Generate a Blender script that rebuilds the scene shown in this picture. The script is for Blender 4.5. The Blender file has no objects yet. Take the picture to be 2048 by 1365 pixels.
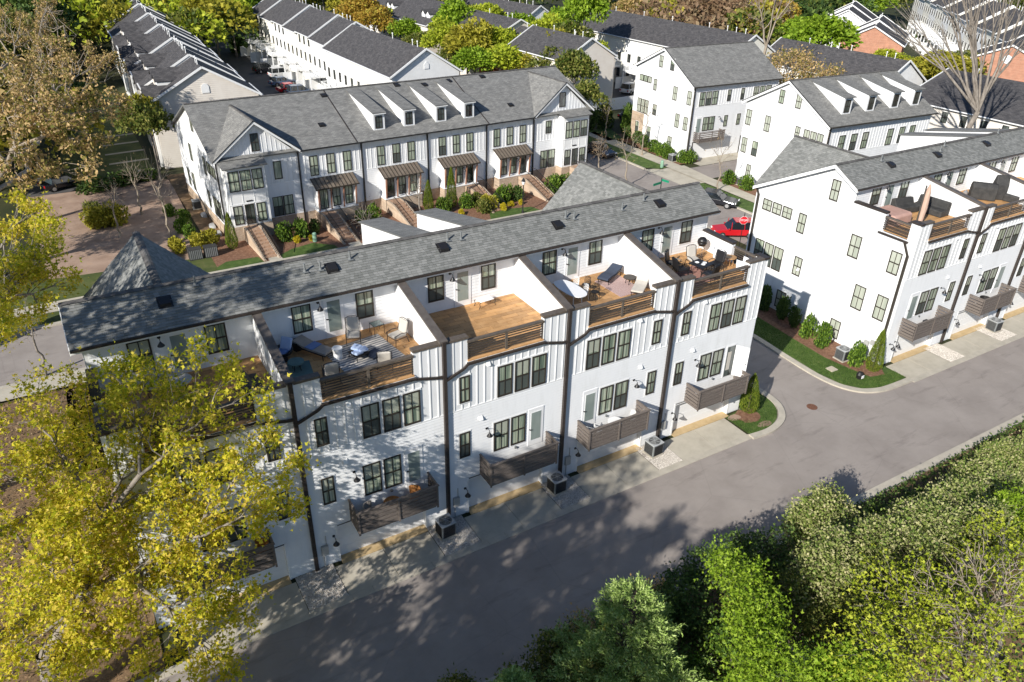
import bpy, math, random
import numpy as np
from mathutils import Vector, Matrix
random.seed(7)
R = math.radians
S = bpy.context.scene
COL = S.collection

# ------------------------------------------------------------------ camera
F_PX, CAM = 1523.68, Vector((-12.530, -26.713, 27.288))
YAW, PITCH, ROLL = 0.5428, 0.5172, 0.0220
fw = Vector((math.sin(YAW)*math.cos(PITCH), math.cos(YAW)*math.cos(PITCH), -math.sin(PITCH)))
r0 = Vector((math.cos(YAW), -math.sin(YAW), 0)); u0 = r0.cross(fw)
rt = r0*math.cos(ROLL) + u0*math.sin(ROLL); up = -r0*math.sin(ROLL) + u0*math.cos(ROLL)
cam = bpy.data.cameras.new('camera'); co = bpy.data.objects.new('camera', cam); COL.objects.link(co)
co.matrix_world = Matrix(((rt.x, up.x, -fw.x, CAM.x), (rt.y, up.y, -fw.y, CAM.y), (rt.z, up.z, -fw.z, CAM.z), (0, 0, 0, 1)))
cam.sensor_width = 36; cam.lens = 36*F_PX/2048; cam.clip_start = .3; cam.clip_end = 3000
S.camera = co
def at(px, py, z):                                   # photograph pixel -> point at height z
    d = fw + rt*((px-1024)/F_PX) - up*((py-682.5)/F_PX)
    return CAM + d*((z-CAM.z)/d.z)

# ------------------------------------------------------------------ light
SUN = Vector((-0.7915, -0.3655, 0.4898)).normalized()
w = bpy.data.worlds.new('World'); S.world = w; w.use_nodes = True
nt = w.node_tree; bg = nt.nodes['Background']; sk = nt.nodes.new('ShaderNodeTexSky'); sk.sky_type = 'NISHITA'
sk.sun_disc = False; sk.ozone_density = 4; sk.dust_density = .3; sk.air_density = 1.0; sk.sun_elevation = R(29.3); sk.sun_rotation = math.atan2(SUN.x, SUN.y)
nt.links.new(sk.outputs[0], bg.inputs[0]); bg.inputs[1].default_value = 0.08
sl = bpy.data.lights.new('sun', 'SUN'); so = bpy.data.objects.new('sun', sl); COL.objects.link(so)
sl.energy = 4.8; sl.angle = R(.53); sl.color = (1, .955, .88)
so.rotation_euler = (-SUN).to_track_quat('-Z', 'Y').to_euler(); so.location = (-40, -20, 60)
S.view_settings.view_transform = 'Standard'; S.view_settings.look = 'None'
S.view_settings.gamma = 1; S.view_settings.exposure = 0.5
S.render.engine = 'CYCLES'

# ------------------------------------------------------------------ materials
def nodes(name):
    m = bpy.data.materials.new(name); m.use_nodes = True
    return m, m.node_tree, m.node_tree.nodes['Principled BSDF']
def N(nt, t, **k):
    n = nt.nodes.new(t)
    for a, b in k.items():
        if a in n.inputs.keys(): n.inputs[a].default_value = b
        else: setattr(n, a, b)
    return n
def ramp(nt, src, stops):
    r = nt.nodes.new('ShaderNodeValToRGB'); nt.links.new(src, r.inputs[0])
    e = r.color_ramp.elements
    while len(e) < len(stops): e.new(.5)
    for k, (p, c) in enumerate(stops): e[k].position = p; e[k].color = (*c, 1)
    return r.outputs[0]
def coords(nt, scale=(1, 1, 1), kind='Object'):
    t = nt.nodes.new('ShaderNodeTexCoord'); mp = nt.nodes.new('ShaderNodeMapping')
    mp.inputs['Scale'].default_value = scale; nt.links.new(t.outputs[kind], mp.inputs[0]); return mp.outputs[0]
def noisy(name, stops, scale=3, stretch=(1, 1, 1), rough=.8, bump=0, detail=6, kind='Object', spec=.3, bscale=None, metal=0):
    m, nt, b = nodes(name); c = coords(nt, stretch, kind)
    n = N(nt, 'ShaderNodeTexNoise', Scale=scale, Detail=detail, Roughness=.65); nt.links.new(c, n.inputs[0])
    nt.links.new(ramp(nt, n.outputs[0], stops), b.inputs['Base Color'])
    b.inputs['Roughness'].default_value = rough; b.inputs['Specular IOR Level'].default_value = spec; b.inputs['Metallic'].default_value = metal
    if bump:
        n2 = N(nt, 'ShaderNodeTexNoise', Scale=bscale or scale*6, Detail=4); nt.links.new(c, n2.inputs[0])
        bp = N(nt, 'ShaderNodeBump', Strength=bump, Distance=.02); nt.links.new(n2.outputs[0], bp.inputs['Height']); nt.links.new(bp.outputs[0], b.inputs['Normal'])
    return m
def two(c, f=.8): return [(.3, tuple(x*f for x in c)), (.7, c)]
def plain(name, c, rough=.6, spec=.3, metal=0, var=.85): return noisy(name, two(c, var), 2.5, rough=rough, spec=spec, metal=metal)
def island(name, stops, rough=.85, trans=0, spec=.2, noise=0):
    """colour differs from piece to piece (leaf, shingle, stone)"""
    m, nt, b = nodes(name); g = nt.nodes.new('ShaderNodeNewGeometry')
    src = g.outputs['Random Per Island']
    if noise:
        n = N(nt, 'ShaderNodeTexNoise', Scale=noise, Detail=3); nt.links.new(coords(nt), n.inputs[0])
        mx = N(nt, 'ShaderNodeMath', operation='ADD'); mu = N(nt, 'ShaderNodeMath', operation='MULTIPLY_ADD')
        nt.links.new(n.outputs[0], mu.inputs[0]); mu.inputs[1].default_value = .7; mu.inputs[2].default_value = -.35
        nt.links.new(src, mx.inputs[0]); nt.links.new(mu.outputs[0], mx.inputs[1]); src = mx.outputs[0]
    col = ramp(nt, src, stops); nt.links.new(col, b.inputs['Base Color'])
    b.inputs['Roughness'].default_value = rough; b.inputs['Specular IOR Level'].default_value = spec
    if trans:
        t = nt.nodes.new('ShaderNodeBsdfTranslucent'); nt.links.new(col, t.inputs[0])
        mix = N(nt, 'ShaderNodeMixShader'); mix.inputs[0].default_value = trans
        o = nt.nodes['Material Output']; nt.links.new(b.outputs[0], mix.inputs[1]); nt.links.new(t.outputs[0], mix.inputs[2]); nt.links.new(mix.outputs[0], o.inputs[0])
    return m
M = {}
M['white'] = noisy('painted_white_siding', [(.2, (.66, .66, .65)), (.5, (.765, .77, .775)), (.8, (.80, .80, .80))], 2.2, (1, 1, .22), rough=.55, detail=12)
M['white_trim'] = plain('white_trim_paint', (.82, .82, .81), .5, var=.95)
M['door_white'] = plain('white_door_paint', (.8, .8, .8), .35, var=.96)
M['cream'] = noisy('cream_vinyl', [(.3, (.66, .60, .53)), (.7, (.74, .69, .62))], .8)
M['cream2'] = noisy('pale_yellow_vinyl', [(.3, (.72, .69, .61)), (.7, (.80, .78, .70))], .8)
M['greyvinyl'] = noisy('pale_grey_vinyl', [(.3, (.70, .70, .69)), (.7, (.79, .79, .78))], .8)
M['brown'] = noisy('brown_metal_trim', [(.3, (.030, .024, .021)), (.75, (.06, .048, .042))], 6, rough=.45, detail=8)
M['black'] = plain('black_metal', (.018, .017, .018), .4, .5)
M['frame'] = plain('dark_window_frame', (.045, .038, .03), .45)
M['cap'] = noisy('taupe_metal_cap', [(.3, (.085, .072, .062)), (.7, (.135, .118, .105))], 3, rough=.5)
M['rail'] = noisy('bronze_rail', [(.3, (.085, .068, .055)), (.7, (.15, .125, .10))], 8, rough=.5)
M['slat'] = noisy('dark_rail_slat', [(.3, (.05, .038, .03)), (.7, (.10, .078, .06))], 8, rough=.5)
M['weather'] = noisy('weathered_plank', [(.25, (.075, .06, .05)), (.5, (.15, .125, .11)), (.75, (.24, .21, .18))], 5, (1, 8, 14), bump=.3)
M['deck'] = noisy('stained_deck_board', [(.2, (.36, .19, .075)), (.5, (.54, .30, .125)), (.8, (.64, .38, .175))], 2.2, (1, 1, 1), rough=.55, bump=.1)
M['asphalt'] = noisy('asphalt', [(.25, (.235, .205, .185)), (.5, (.295, .26, .235)), (.8, (.355, .315, .285))], .35, bump=.4, detail=12, bscale=60, kind='Object')
def decks_():
    m = M['deck']; nt = m.node_tree; b = nt.nodes['Principled BSDF']; l = b.inputs['Base Color'].links[0].from_socket
    g = nt.nodes.new('ShaderNodeNewGeometry'); oi = nt.nodes.new('ShaderNodeObjectInfo'); a = N(nt, 'ShaderNodeMath', operation='ADD'); f = N(nt, 'ShaderNodeMath', operation='FRACT')
    nt.links.new(g.outputs['Random Per Island'], a.inputs[0]); nt.links.new(oi.outputs['Random'], a.inputs[1]); nt.links.new(a.outputs[0], f.inputs[0])
    m1 = N(nt, 'ShaderNodeMix', data_type='RGBA', blend_type='MULTIPLY'); m1.inputs[0].default_value = 1; nt.links.new(l, m1.inputs[6])
    nt.links.new(ramp(nt, f.outputs[0], [(0, (.68, .70, .74)), (.5, (.92, .94, .97)), (1, (1.12, 1.12, 1.12))]), m1.inputs[7]); nt.links.new(m1.outputs[2], b.inputs['Base Color'])
decks_()
def asph():
    m = M['asphalt']; nt = m.node_tree; b = nt.nodes['Principled BSDF']; l = b.inputs['Base Color'].links[0].from_socket
    c = coords(nt, (.35, 1.6, 1)); n = N(nt, 'ShaderNodeTexNoise', Scale=.8, Detail=10, Roughness=.7); nt.links.new(c, n.inputs[0])
    v = N(nt, 'ShaderNodeTexVoronoi', Scale=.22, feature='DISTANCE_TO_EDGE'); n3 = N(nt, 'ShaderNodeTexNoise', Scale=.9, Detail=6); nt.links.new(coords(nt), n3.inputs[0])
    mxv = N(nt, 'ShaderNodeMix', data_type='RGBA'); mxv.inputs[0].default_value = .12; nt.links.new(coords(nt), mxv.inputs[6]); nt.links.new(n3.outputs[1], mxv.inputs[7]); nt.links.new(mxv.outputs[2], v.inputs[0])
    cr = ramp(nt, v.outputs[0], [(.0, (.55, .55, .56)), (.006, (1, 1, 1))]); st = ramp(nt, n.outputs[0], [(.3, (.72, .71, .72)), (.45, (1, 1, 1)), (.62, (1, 1, 1)), (.72, (1.22, 1.2, 1.18))])
    m1 = N(nt, 'ShaderNodeMix', data_type='RGBA', blend_type='MULTIPLY'); m1.inputs[0].default_value = 1; nt.links.new(l, m1.inputs[6]); nt.links.new(st, m1.inputs[7])
    m2 = N(nt, 'ShaderNodeMix', data_type='RGBA', blend_type='MULTIPLY'); m2.inputs[0].default_value = .22; nt.links.new(m1.outputs[2], m2.inputs[6]); nt.links.new(cr, m2.inputs[7]); nt.links.new(m2.outputs[2], b.inputs['Base Color'])
asph()
M['asphalt_shaded'] = noisy('shaded_asphalt', [(.25, (.07, .068, .07)), (.8, (.11, .105, .10))], .5, bump=.2, bscale=60)  # darker copy of the asphalt, shade painted into its colour
M['concrete'] = noisy('concrete', [(.25, (.36, .32, .26)), (.5, (.46, .42, .34)), (.8, (.54, .49, .41))], .9, bump=.15, detail=10)
M['kerb'] = noisy('kerb_concrete', [(.25, (.36, .33, .27)), (.75, (.52, .47, .39))], 1.6, bump=.15, detail=10)
M['slab'] = noisy('garage_threshold', [(.3, (.42, .30, .15)), (.7, (.56, .42, .24))], 2)
M['grass'] = noisy('grass', [(.3, (.035, .065, .012)), (.55, (.075, .125, .025)), (.8, (.16, .18, .06))], 1.7, bump=.8, detail=12, bscale=30)
M['grass_dry'] = noisy('olive_grass', [(.3, (.04, .06, .015)), (.55, (.09, .11, .03)), (.8, (.19, .15, .075))], .6, bump=.8, detail=12, bscale=30)
M['mulch'] = noisy('pine_mulch', [(.25, (.10, .045, .025)), (.5, (.21, .11, .068)), (.8, (.36, .22, .14))], 6, bump=1, detail=12, bscale=30)
M['soil'] = noisy('bare_soil', [(.2, (.15, .095, .07)), (.42, (.30, .205, .15)), (.6, (.40, .285, .215)), (.85, (.46, .29, .17))], .45, bump=1, detail=14, bscale=14)
M['litter'] = noisy('leaf_litter', [(.25, (.07, .05, .025)), (.5, (.17, .11, .06)), (.8, (.32, .20, .11))], 2, bump=1, detail=12, bscale=14)
M['forest'] = noisy('wooded_ground', [(.3, (.02, .03, .01)), (.7, (.06, .06, .025))], .2, bump=1, detail=10)
M['gravel'] = island('pale_gravel', [(0, (.30, .26, .22)), (.5, (.55, .50, .44)), (1, (.75, .71, .65))])
M['bark'] = noisy('grey_bark', [(.25, (.10, .085, .07)), (.5, (.22, .19, .16)), (.8, (.38, .34, .29))], 5, (1, 1, .3), bump=.8)
M['bark_pale'] = noisy('pale_bark', [(.25, (.17, .13, .10)), (.55, (.31, .26, .20)), (.8, (.46, .39, .31))], 4, (1, 1, .3), bump=.6)
M['bark_dark'] = noisy('dark_bark', [(.25, (.04, .03, .025)), (.8, (.13, .10, .08))], 5, (1, 1, .3), bump=.8)
M['shingle'] = island('asphalt_shingle', [(0, (.165, .168, .158)), (.5, (.212, .214, .203)), (1, (.262, .262, .248))], noise=.6)
M['ridge'] = island('ridge_shingle', [(0, (.085, .08, .075)), (1, (.15, .142, .135))])
def brickmat(name, c1, c2, mortar, w_, h_, ms=.01, off=.5, bump=.3, kind='UV', rot=None, spec=.2):
    m, nt, b = nodes(name); c = coords(nt, kind=kind)
    if rot:
        c.node.inputs['Rotation'].default_value = rot
    t = N(nt, 'ShaderNodeTexBrick', Scale=1.0, offset=off); nt.links.new(c, t.inputs[0])
    t.inputs['Color1'].default_value = (*c1, 1); t.inputs['Color2'].default_value = (*c2, 1); t.inputs['Mortar'].default_value = (*mortar, 1)
    t.inputs['Brick Width'].default_value = w_; t.inputs['Row Height'].default_value = h_; t.inputs['Mortar Size'].default_value = ms; t.inputs['Bias'].default_value = 0
    n = N(nt, 'ShaderNodeTexNoise', Scale=1.2, Detail=8); nt.links.new(c, n.inputs[0])
    mx = N(nt, 'ShaderNodeMix', data_type='RGBA', blend_type='MULTIPLY'); mx.inputs[0].default_value = .55
    nt.links.new(t.outputs[0], mx.inputs[6]); nt.links.new(ramp(nt, n.outputs[0], [(.3, (.6, .6, .6)), (.7, (1.15, 1.15, 1.15))]), mx.inputs[7])
    nt.links.new(mx.outputs[2], b.inputs['Base Color']); b.inputs['Roughness'].default_value = .9; b.inputs['Specular IOR Level'].default_value = spec
    bp = N(nt, 'ShaderNodeBump', Strength=bump, Distance=.02, invert=True); nt.links.new(t.outputs[1], bp.inputs['Height']); nt.links.new(bp.outputs[0], b.inputs['Normal'])
    return m
M['roofmid'] = brickmat('grey_shingle_roof', (.18, .178, .17), (.275, .268, .25), (.15, .15, .145), .34, .15, .012)
M['rooffar'] = brickmat('charcoal_shingle_roof', (.062, .06, .064), (.115, .108, .108), (.05, .05, .052), .4, .18, .015)
M['brick'] = brickmat('painted_tan_brick', (.40, .29, .20), (.54, .42, .31), (.50, .43, .35), .24, .08, .009, kind='Object', rot=(math.pi/2, 0, 0))
M['brick_r'] = brickmat('tan_brick_side', (.40, .29, .20), (.54, .42, .31), (.50, .43, .35), .24, .08, .009, kind='Object', rot=(math.pi/2, 0, math.pi/2))
M['redbrick'] = brickmat('red_brick', (.40, .13, .07), (.50, .19, .11), (.45, .28, .2), .24, .08, .009, kind='Object', rot=(math.pi/2, 0, 0))
M['step'] = noisy('brick_step', [(.25, (.22, .12, .07)), (.5, (.42, .27, .18)), (.8, (.55, .40, .29))], 9, (1, 1, 1), bump=.4)
M['copper'] = noisy('brown_standing_seam', [(.3, (.135, .105, .08)), (.7, (.20, .165, .13))], 2, rough=.4)
M['cedar'] = plain('cedar_post', (.34, .17, .11), .7)
def pane(name, stops, fold=9.0, dark=None, rough=.08):
    m, nt, b = nodes(name); t = nt.nodes.new('ShaderNodeTexCoord'); oi = nt.nodes.new('ShaderNodeObjectInfo')
    mp = nt.nodes.new('ShaderNodeMapping'); mp.inputs['Scale'].default_value = (fold, 1, .25); nt.links.new(t.outputs['Object'], mp.inputs[0])
    ad = N(nt, 'ShaderNodeVectorMath', operation='ADD'); nt.links.new(mp.outputs[0], ad.inputs[0])
    ml = N(nt, 'ShaderNodeVectorMath', operation='SCALE'); ml.inputs[0].default_value = (31, 7, 3); nt.links.new(oi.outputs['Random'], ml.inputs['Scale']); nt.links.new(ml.outputs[0], ad.inputs[1])
    n = N(nt, 'ShaderNodeTexNoise', Scale=1.0, Detail=2); nt.links.new(ad.outputs[0], n.inputs[0])
    nt.links.new(ramp(nt, n.outputs[0], stops), b.inputs['Base Color'])
    b.inputs['Roughness'].default_value = rough; b.inputs['Specular IOR Level'].default_value = .8; b.inputs['Coat Weight'].default_value = .3
    return m
M['pane'] = pane('curtained_glass', [(.30, (.075, .11, .085)), (.44, (.22, .27, .20)), (.6, (.46, .50, .38))])
M['pane_lit'] = pane('glass_with_sunlit_blind', [(.3, (.34, .37, .30)), (.7, (.48, .50, .42))], 3)  # blinds behind glass, sunlight on them painted in as a paler colour
M['pane_dark'] = pane('dark_glass', [(.35, (.012, .016, .016)), (.7, (.10, .12, .11))], 2)
M['pane_door'] = pane('frosted_door_glass', [(.3, (.19, .235, .215)), (.7, (.30, .345, .32))], 1.5)
M['screen'] = plain('insect_screen_mesh', (.085, .10, .09), .35, .5)
M['blind'] = plain('slatted_blind', (.40, .42, .34), .5)
M['cushion'] = plain('beige_cushion', (.56, .52, .46), .9)
M['taupe'] = plain('taupe_fabric', (.35, .31, .27), .9)
M['navy'] = plain('navy_fabric', (.05, .065, .10), .85)
M['blue'] = plain('blue_cushion', (.16, .24, .45), .9)
M['paleblue'] = plain('pale_blue_cushion', (.42, .52, .72), .9)
M['teal'] = plain('teal_mat', (.12, .20, .19), .9)
M['wicker'] = noisy('orange_wicker', [(.3, (.28, .11, .03)), (.7, (.48, .23, .08))], 12, bump=.6)
M['oakwood'] = plain('oak_table_wood', (.48, .28, .13), .5)
M['cover'] = noisy('black_furniture_cover', [(.3, (.025, .025, .025)), (.7, (.06, .058, .055))], 2.5, rough=.7, bump=.5, bscale=4)
M['pink'] = noisy('dusty_pink_cover', [(.3, (.42, .25, .20)), (.7, (.52, .33, .27))], 2, rough=.85, bump=.5, bscale=4)
M['tancloth'] = noisy('tan_umbrella_cloth', [(.3, (.42, .28, .21)), (.7, (.54, .38, .30))], 6, (1, 1, .2), rough=.9)
M['acgrey'] = plain('painted_condenser_metal', (.20, .21, .21), .5)
M['aclight'] = plain('condenser_top', (.45, .46, .46), .45)
M['meter'] = plain('grey_meter_box', (.42, .42, .40), .5)
M['green_box'] = plain('pale_green_utility_box', (.25, .42, .30), .6)
M['red'] = plain('red_car_paint', (.50, .012, .018), .18, .6, var=.97)
M['carblack'] = plain('black_car_paint', (.012, .013, .018), .15, .6)
M['carwhite'] = plain('white_car_paint', (.7, .7, .7), .2, .6)
M['carblue'] = plain('slate_blue_car_paint', (.09, .13, .21), .2, .6)
M['rubber'] = plain('tyre_rubber', (.02, .02, .02), .8)
M['glassdark'] = plain('tinted_glass', (.012, .015, .018), .05, .8)
M['lamp_red'] = plain('red_lens', (.45, .01, .01), .2)
M['steel'] = plain('brushed_steel', (.5, .5, .5), .35, metal=.6)
M['signred'] = plain('stop_sign_red', (.62, .02, .03), .4, var=.98)
M['signwhite'] = plain('sign_white', (.85, .85, .85), .4, var=.99)
M['signgreen'] = plain('street_sign_green', (.01, .22, .12), .4, var=.98)
M['rust'] = noisy('rusty_iron', [(.3, (.10, .045, .03)), (.7, (.22, .10, .06))], 8)
M['dirt_lid'] = plain('concrete_lid', (.52, .46, .36), .8)
def rugmat(name, c1, c2, kind):
    m, nt, b = nodes(name); c = coords(nt)
    if kind == 'stripe':
        t = N(nt, 'ShaderNodeTexWave', Scale=1.7, Distortion=.6, wave_type='BANDS', bands_direction='Y')
        nt.links.new(c, t.inputs[0]); s = t.outputs[1]
    else:
        t1 = N(nt, 'ShaderNodeTexWave', Scale=1.1, wave_type='BANDS', bands_direction='X'); t2 = N(nt, 'ShaderNodeTexWave', Scale=1.1, wave_type='BANDS', bands_direction='Y')
        t1.wave_profile = t2.wave_profile = 'TRI'
        nt.links.new(c, t1.inputs[0]); nt.links.new(c, t2.inputs[0]); mx = N(nt, 'ShaderNodeMath', operation='SUBTRACT'); nt.links.new(t1.outputs[1], mx.inputs[0]); nt.links.new(t2.outputs[1], mx.inputs[1])
        ab = N(nt, 'ShaderNodeMath', operation='ABSOLUTE'); nt.links.new(mx.outputs[0], ab.inputs[0])
        mm = N(nt, 'ShaderNodeMath', operation='PINGPONG'); nt.links.new(ab.outputs[0], mm.inputs[0]); mm.inputs[1].default_value = .16
        m3 = N(nt, 'ShaderNodeMath', operation='MULTIPLY'); nt.links.new(mm.outputs[0], m3.inputs[0]); m3.inputs[1].default_value = 6; s = m3.outputs[0]
    nt.links.new(ramp(nt, s, [(.42, c1), (.58, c2)]), b.inputs['Base Color']); b.inputs['Roughness'].default_value = .95
    return m
M['rug_stripe'] = rugmat('striped_rug_weave', (.20, .20, .21), (.60, .56, .50), 'stripe')
M['rug_maze'] = rugmat('lattice_rug_weave', (.30, .13, .12), (.62, .52, .48), 'maze')
M['rug_red'] = rugmat('rust_rug_weave', (.26, .10, .08), (.42, .25, .2), 'maze')
def leafm(name, cols, tr=.35, noise=0): return island(name, [(k/(len(cols)-1), c) for k, c in enumerate(cols)], rough=.6, trans=tr, spec=.25, noise=noise)
M['l_yellow'] = leafm('yellow_green_leaf', [(.27, .32, .015), (.54, .52, .03), (.72, .63, .05), (.80, .62, .13)], .5, .35)
M['l_tan'] = leafm('tan_spring_leaf', [(.16, .17, .03), (.34, .27, .08), (.54, .37, .16), (.70, .50, .26)], .4, .35)
M['l_green'] = leafm('fresh_green_leaf', [(.11, .19, .012), (.22, .34, .018), (.36, .48, .05)])
M['l_lime'] = leafm('lime_leaf', [(.22, .29, .015), (.38, .44, .03), (.52, .54, .06)])
M['l_olive'] = leafm('olive_leaf', [(.06, .10, .012), (.09, .12, .02), (.19, .21, .04), (.32, .30, .08)])
M['l_gold'] = leafm('golden_olive_leaf', [(.19, .19, .02), (.36, .33, .03), (.48, .42, .06)])
M['l_rust'] = leafm('rusty_orange_leaf', [(.34, .20, .03), (.46, .30, .05), (.44, .40, .06)])
M['l_brown'] = leafm('reddish_bud', [(.17, .10, .055), (.29, .19, .11), (.36, .27, .15)])
M['l_dark'] = leafm('dark_evergreen_leaf', [(.010, .022, .008), (.025, .05, .015), (.05, .085, .025)], .15)
M['l_deep'] = leafm('deep_green_leaf', [(.03, .06, .015), (.07, .12, .025), (.13, .19, .04)], .2)
M['l_silver'] = leafm('silvery_olive_leaf', [(.10, .17, .025), (.22, .28, .06), (.36, .37, .14), (.52, .48, .26)], .25, .8)
M['l_holly'] = leafm('glossy_shrub_leaf', [(.035, .075, .012), (.05, .10, .012), (.12, .21, .02), (.22, .32, .04)], .2)
M['l_arb'] = leafm('arborvitae_spray', [(.05, .09, .008), (.12, .17, .015), (.24, .28, .03)], .15)
M['l_fir'] = leafm('conifer_spray', [(.14, .22, .04), (.30, .42, .10), (.48, .58, .22)], .15)
M['l_blade'] = leafm('grass_blade', [(.03, .08, .012), (.08, .16, .025), (.17, .22, .06)], .3)
M['l_bloom'] = leafm('white_blossom', [(.5, .48, .4), (.7, .68, .6)], .3)
M['l_yflower'] = leafm('yellow_flower_shrub', [(.45, .38, .02), (.62, .50, .03)], .3)

# ------------------------------------------------------------------ mesh helpers
def link(name, data, parent=None):
    o = bpy.data.objects.new(name, data); COL.objects.link(o)
    if parent is not None: o.parent = parent
    return o
def tag(o, label=None, cat=None, group=None, kind=None):
    if label: o['label'] = label
    if cat: o['category'] = cat
    if group: o['group'] = group
    if kind: o['kind'] = kind
    return o
def thing(name, label, cat, loc=(0, 0, 0), rz=0, group=None):
    o = link(name, None); o.location = loc; o.rotation_euler = (0, 0, rz); o.empty_display_size = .2
    return tag(o, label, cat, group)
def copy_tree(o, parent=None):
    c = o.copy(); COL.objects.link(c); c.parent = parent
    for ch in list(o.children): copy_tree(ch, c)
    return c
def place(proto, used, loc, rz=0, label=None, scale=None):
    o = proto if not used else copy_tree(proto)
    o.location = loc; o.rotation_euler = (0, 0, rz)
    if scale: o.scale = scale if hasattr(scale, '__len__') else (scale,)*3
    if label: o['label'] = label
    return o
class MB:
    def __init__(s): s.v = []; s.f = []; s.uv = []; s.hasuv = False
    def quad(s, a, b, c, d, uv=None):
        n = len(s.v); s.v += [tuple(a), tuple(b), tuple(c), tuple(d)]; s.f.append((n, n+1, n+2, n+3)); s.uv.append(uv or [(0, 0)]*4)
        if uv: s.hasuv = True
    def poly(s, pts, uv=None):
        n = len(s.v); s.v += [tuple(p) for p in pts]; s.f.append(tuple(range(n, n+len(pts)))); s.uv.append(uv or [(0, 0)]*len(pts))
        if uv: s.hasuv = True
    def box(s, x0, x1, y0, y1, z0, z1):
        n = len(s.v); s.v += [(x0, y0, z0), (x1, y0, z0), (x1, y1, z0), (x0, y1, z0), (x0, y0, z1), (x1, y0, z1), (x1, y1, z1), (x0, y1, z1)]
        for q in ((0, 3, 2, 1), (4, 5, 6, 7), (0, 1, 5, 4), (1, 2, 6, 5), (2, 3, 7, 6), (3, 0, 4, 7)):
            s.f.append(tuple(n+i for i in q)); s.uv.append([(0, 0)]*4)
        return s
    def beam(s, a, b, w_, h_, upv=(0, 0, 1)):
        a = Vector(a); b = Vector(b); d = (b-a).normalized(); u = Vector(upv)
        if abs(d.dot(u)) > .99: u = Vector((0, 1, 0))
        x = d.cross(u).normalized()*w_/2; y = x.cross(d).normalized()*h_/2; n = len(s.v)
        for p in (a, b): s.v += [tuple(p-x-y), tuple(p+x-y), tuple(p+x+y), tuple(p-x+y)]
        for q in ((3, 2, 1, 0), (4, 5, 6, 7), (0, 1, 5, 4), (1, 2, 6, 5), (2, 3, 7, 6), (3, 0, 4, 7)):
            s.f.append(tuple(n+i for i in q)); s.uv.append([(0, 0)]*4)
        return s
    def extr(s, pts, vec):
        """polygon pushed along vec, closed"""
        vec = Vector(vec); P = [Vector(p) for p in pts]; k = len(P); n = len(s.v)
        s.v += [tuple(p) for p in P]+[tuple(p+vec) for p in P]
        s.f.append(tuple(n+i for i in reversed(range(k)))); s.f.append(tuple(n+k+i for i in range(k))); s.uv += [[(0, 0)]*k]*2
        for i in range(k):
            j = (i+1) % k; s.f.append((n+i, n+j, n+k+j, n+k+i)); s.uv.append([(0, 0)]*4)
        return s
    def tube(s, a, b, ra, rb=None, n=8, cap=True):
        rb = ra if rb is None else rb
        a = Vector(a); b = Vector(b); d = (b-a).normalized(); u = Vector((0, 0, 1)) if abs(d.z) < .95 else Vector((1, 0, 0))
        x = d.cross(u).normalized(); y = d.cross(x); m = len(s.v)
        for p, r in ((a, ra), (b, rb)):
            for i in range(n):
                t = 2*math.pi*i/n; s.v.append(tuple(p+x*(r*math.cos(t))+y*(r*math.sin(t))))
        for i in range(n):
            j = (i+1) % n; s.f.append((m+i, m+j, m+n+j, m+n+i)); s.uv.append([(0, 0)]*4)
        if cap:
            s.f.append(tuple(m+i for i in reversed(range(n)))); s.f.append(tuple(m+n+i for i in range(n))); s.uv += [[(0, 0)]*n]*2
        return s
    def path(s, pts, r, n=6):
        for a, b in zip(pts[:-1], pts[1:]): s.tube(a, b, r, r, n)
        return s
    def lathe(s, prof, n=16, c=(0, 0, 0)):
        m = len(s.v)
        for r, z in prof:
            for i in range(n):
                t = 2*math.pi*i/n; s.v.append((c[0]+r*math.cos(t), c[1]+r*math.sin(t), c[2]+z))
        for k in range(len(prof)-1):
            for i in range(n):
                j = (i+1) % n; s.f.append((m+k*n+i, m+k*n+j, m+(k+1)*n+j, m+(k+1)*n+i)); s.uv.append([(0, 0)]*4)
        s.f.append(tuple(m+i for i in reversed(range(n)))); s.f.append(tuple(m+(len(prof)-1)*n+i for i in range(n))); s.uv += [[(0, 0)]*n]*2
        return s
    def mesh(s, name, mat, smooth=False, bev=0):
        me = bpy.data.meshes.new(name); me.from_pydata(s.v, [], s.f)
        if s.hasuv:
            l = me.uv_layers.new(name='UVMap'); l.data.foreach_set('uv', [c for f in s.uv for uv in f for c in uv])
        me.materials.append(mat)
        if smooth: me.polygons.foreach_set('use_smooth', [True]*len(me.polygons))
        me.update(); return me
    def build(s, name, mat, parent=None, smooth=False, kind=None, bev=0):
        o = link(name, s.mesh(name, mat, smooth), parent)
        if kind: o['kind'] = kind
        if bev:
            b = o.modifiers.new('b', 'BEVEL'); b.width = bev; b.segments = 2; b.limit_method = 'ANGLE'
        return o
def bx(name, mat, parent, x0, x1, y0, y1, z0, z1, **k): return MB().box(x0, x1, y0, y1, z0, z1).build(name, mat, parent, **k)

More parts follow.
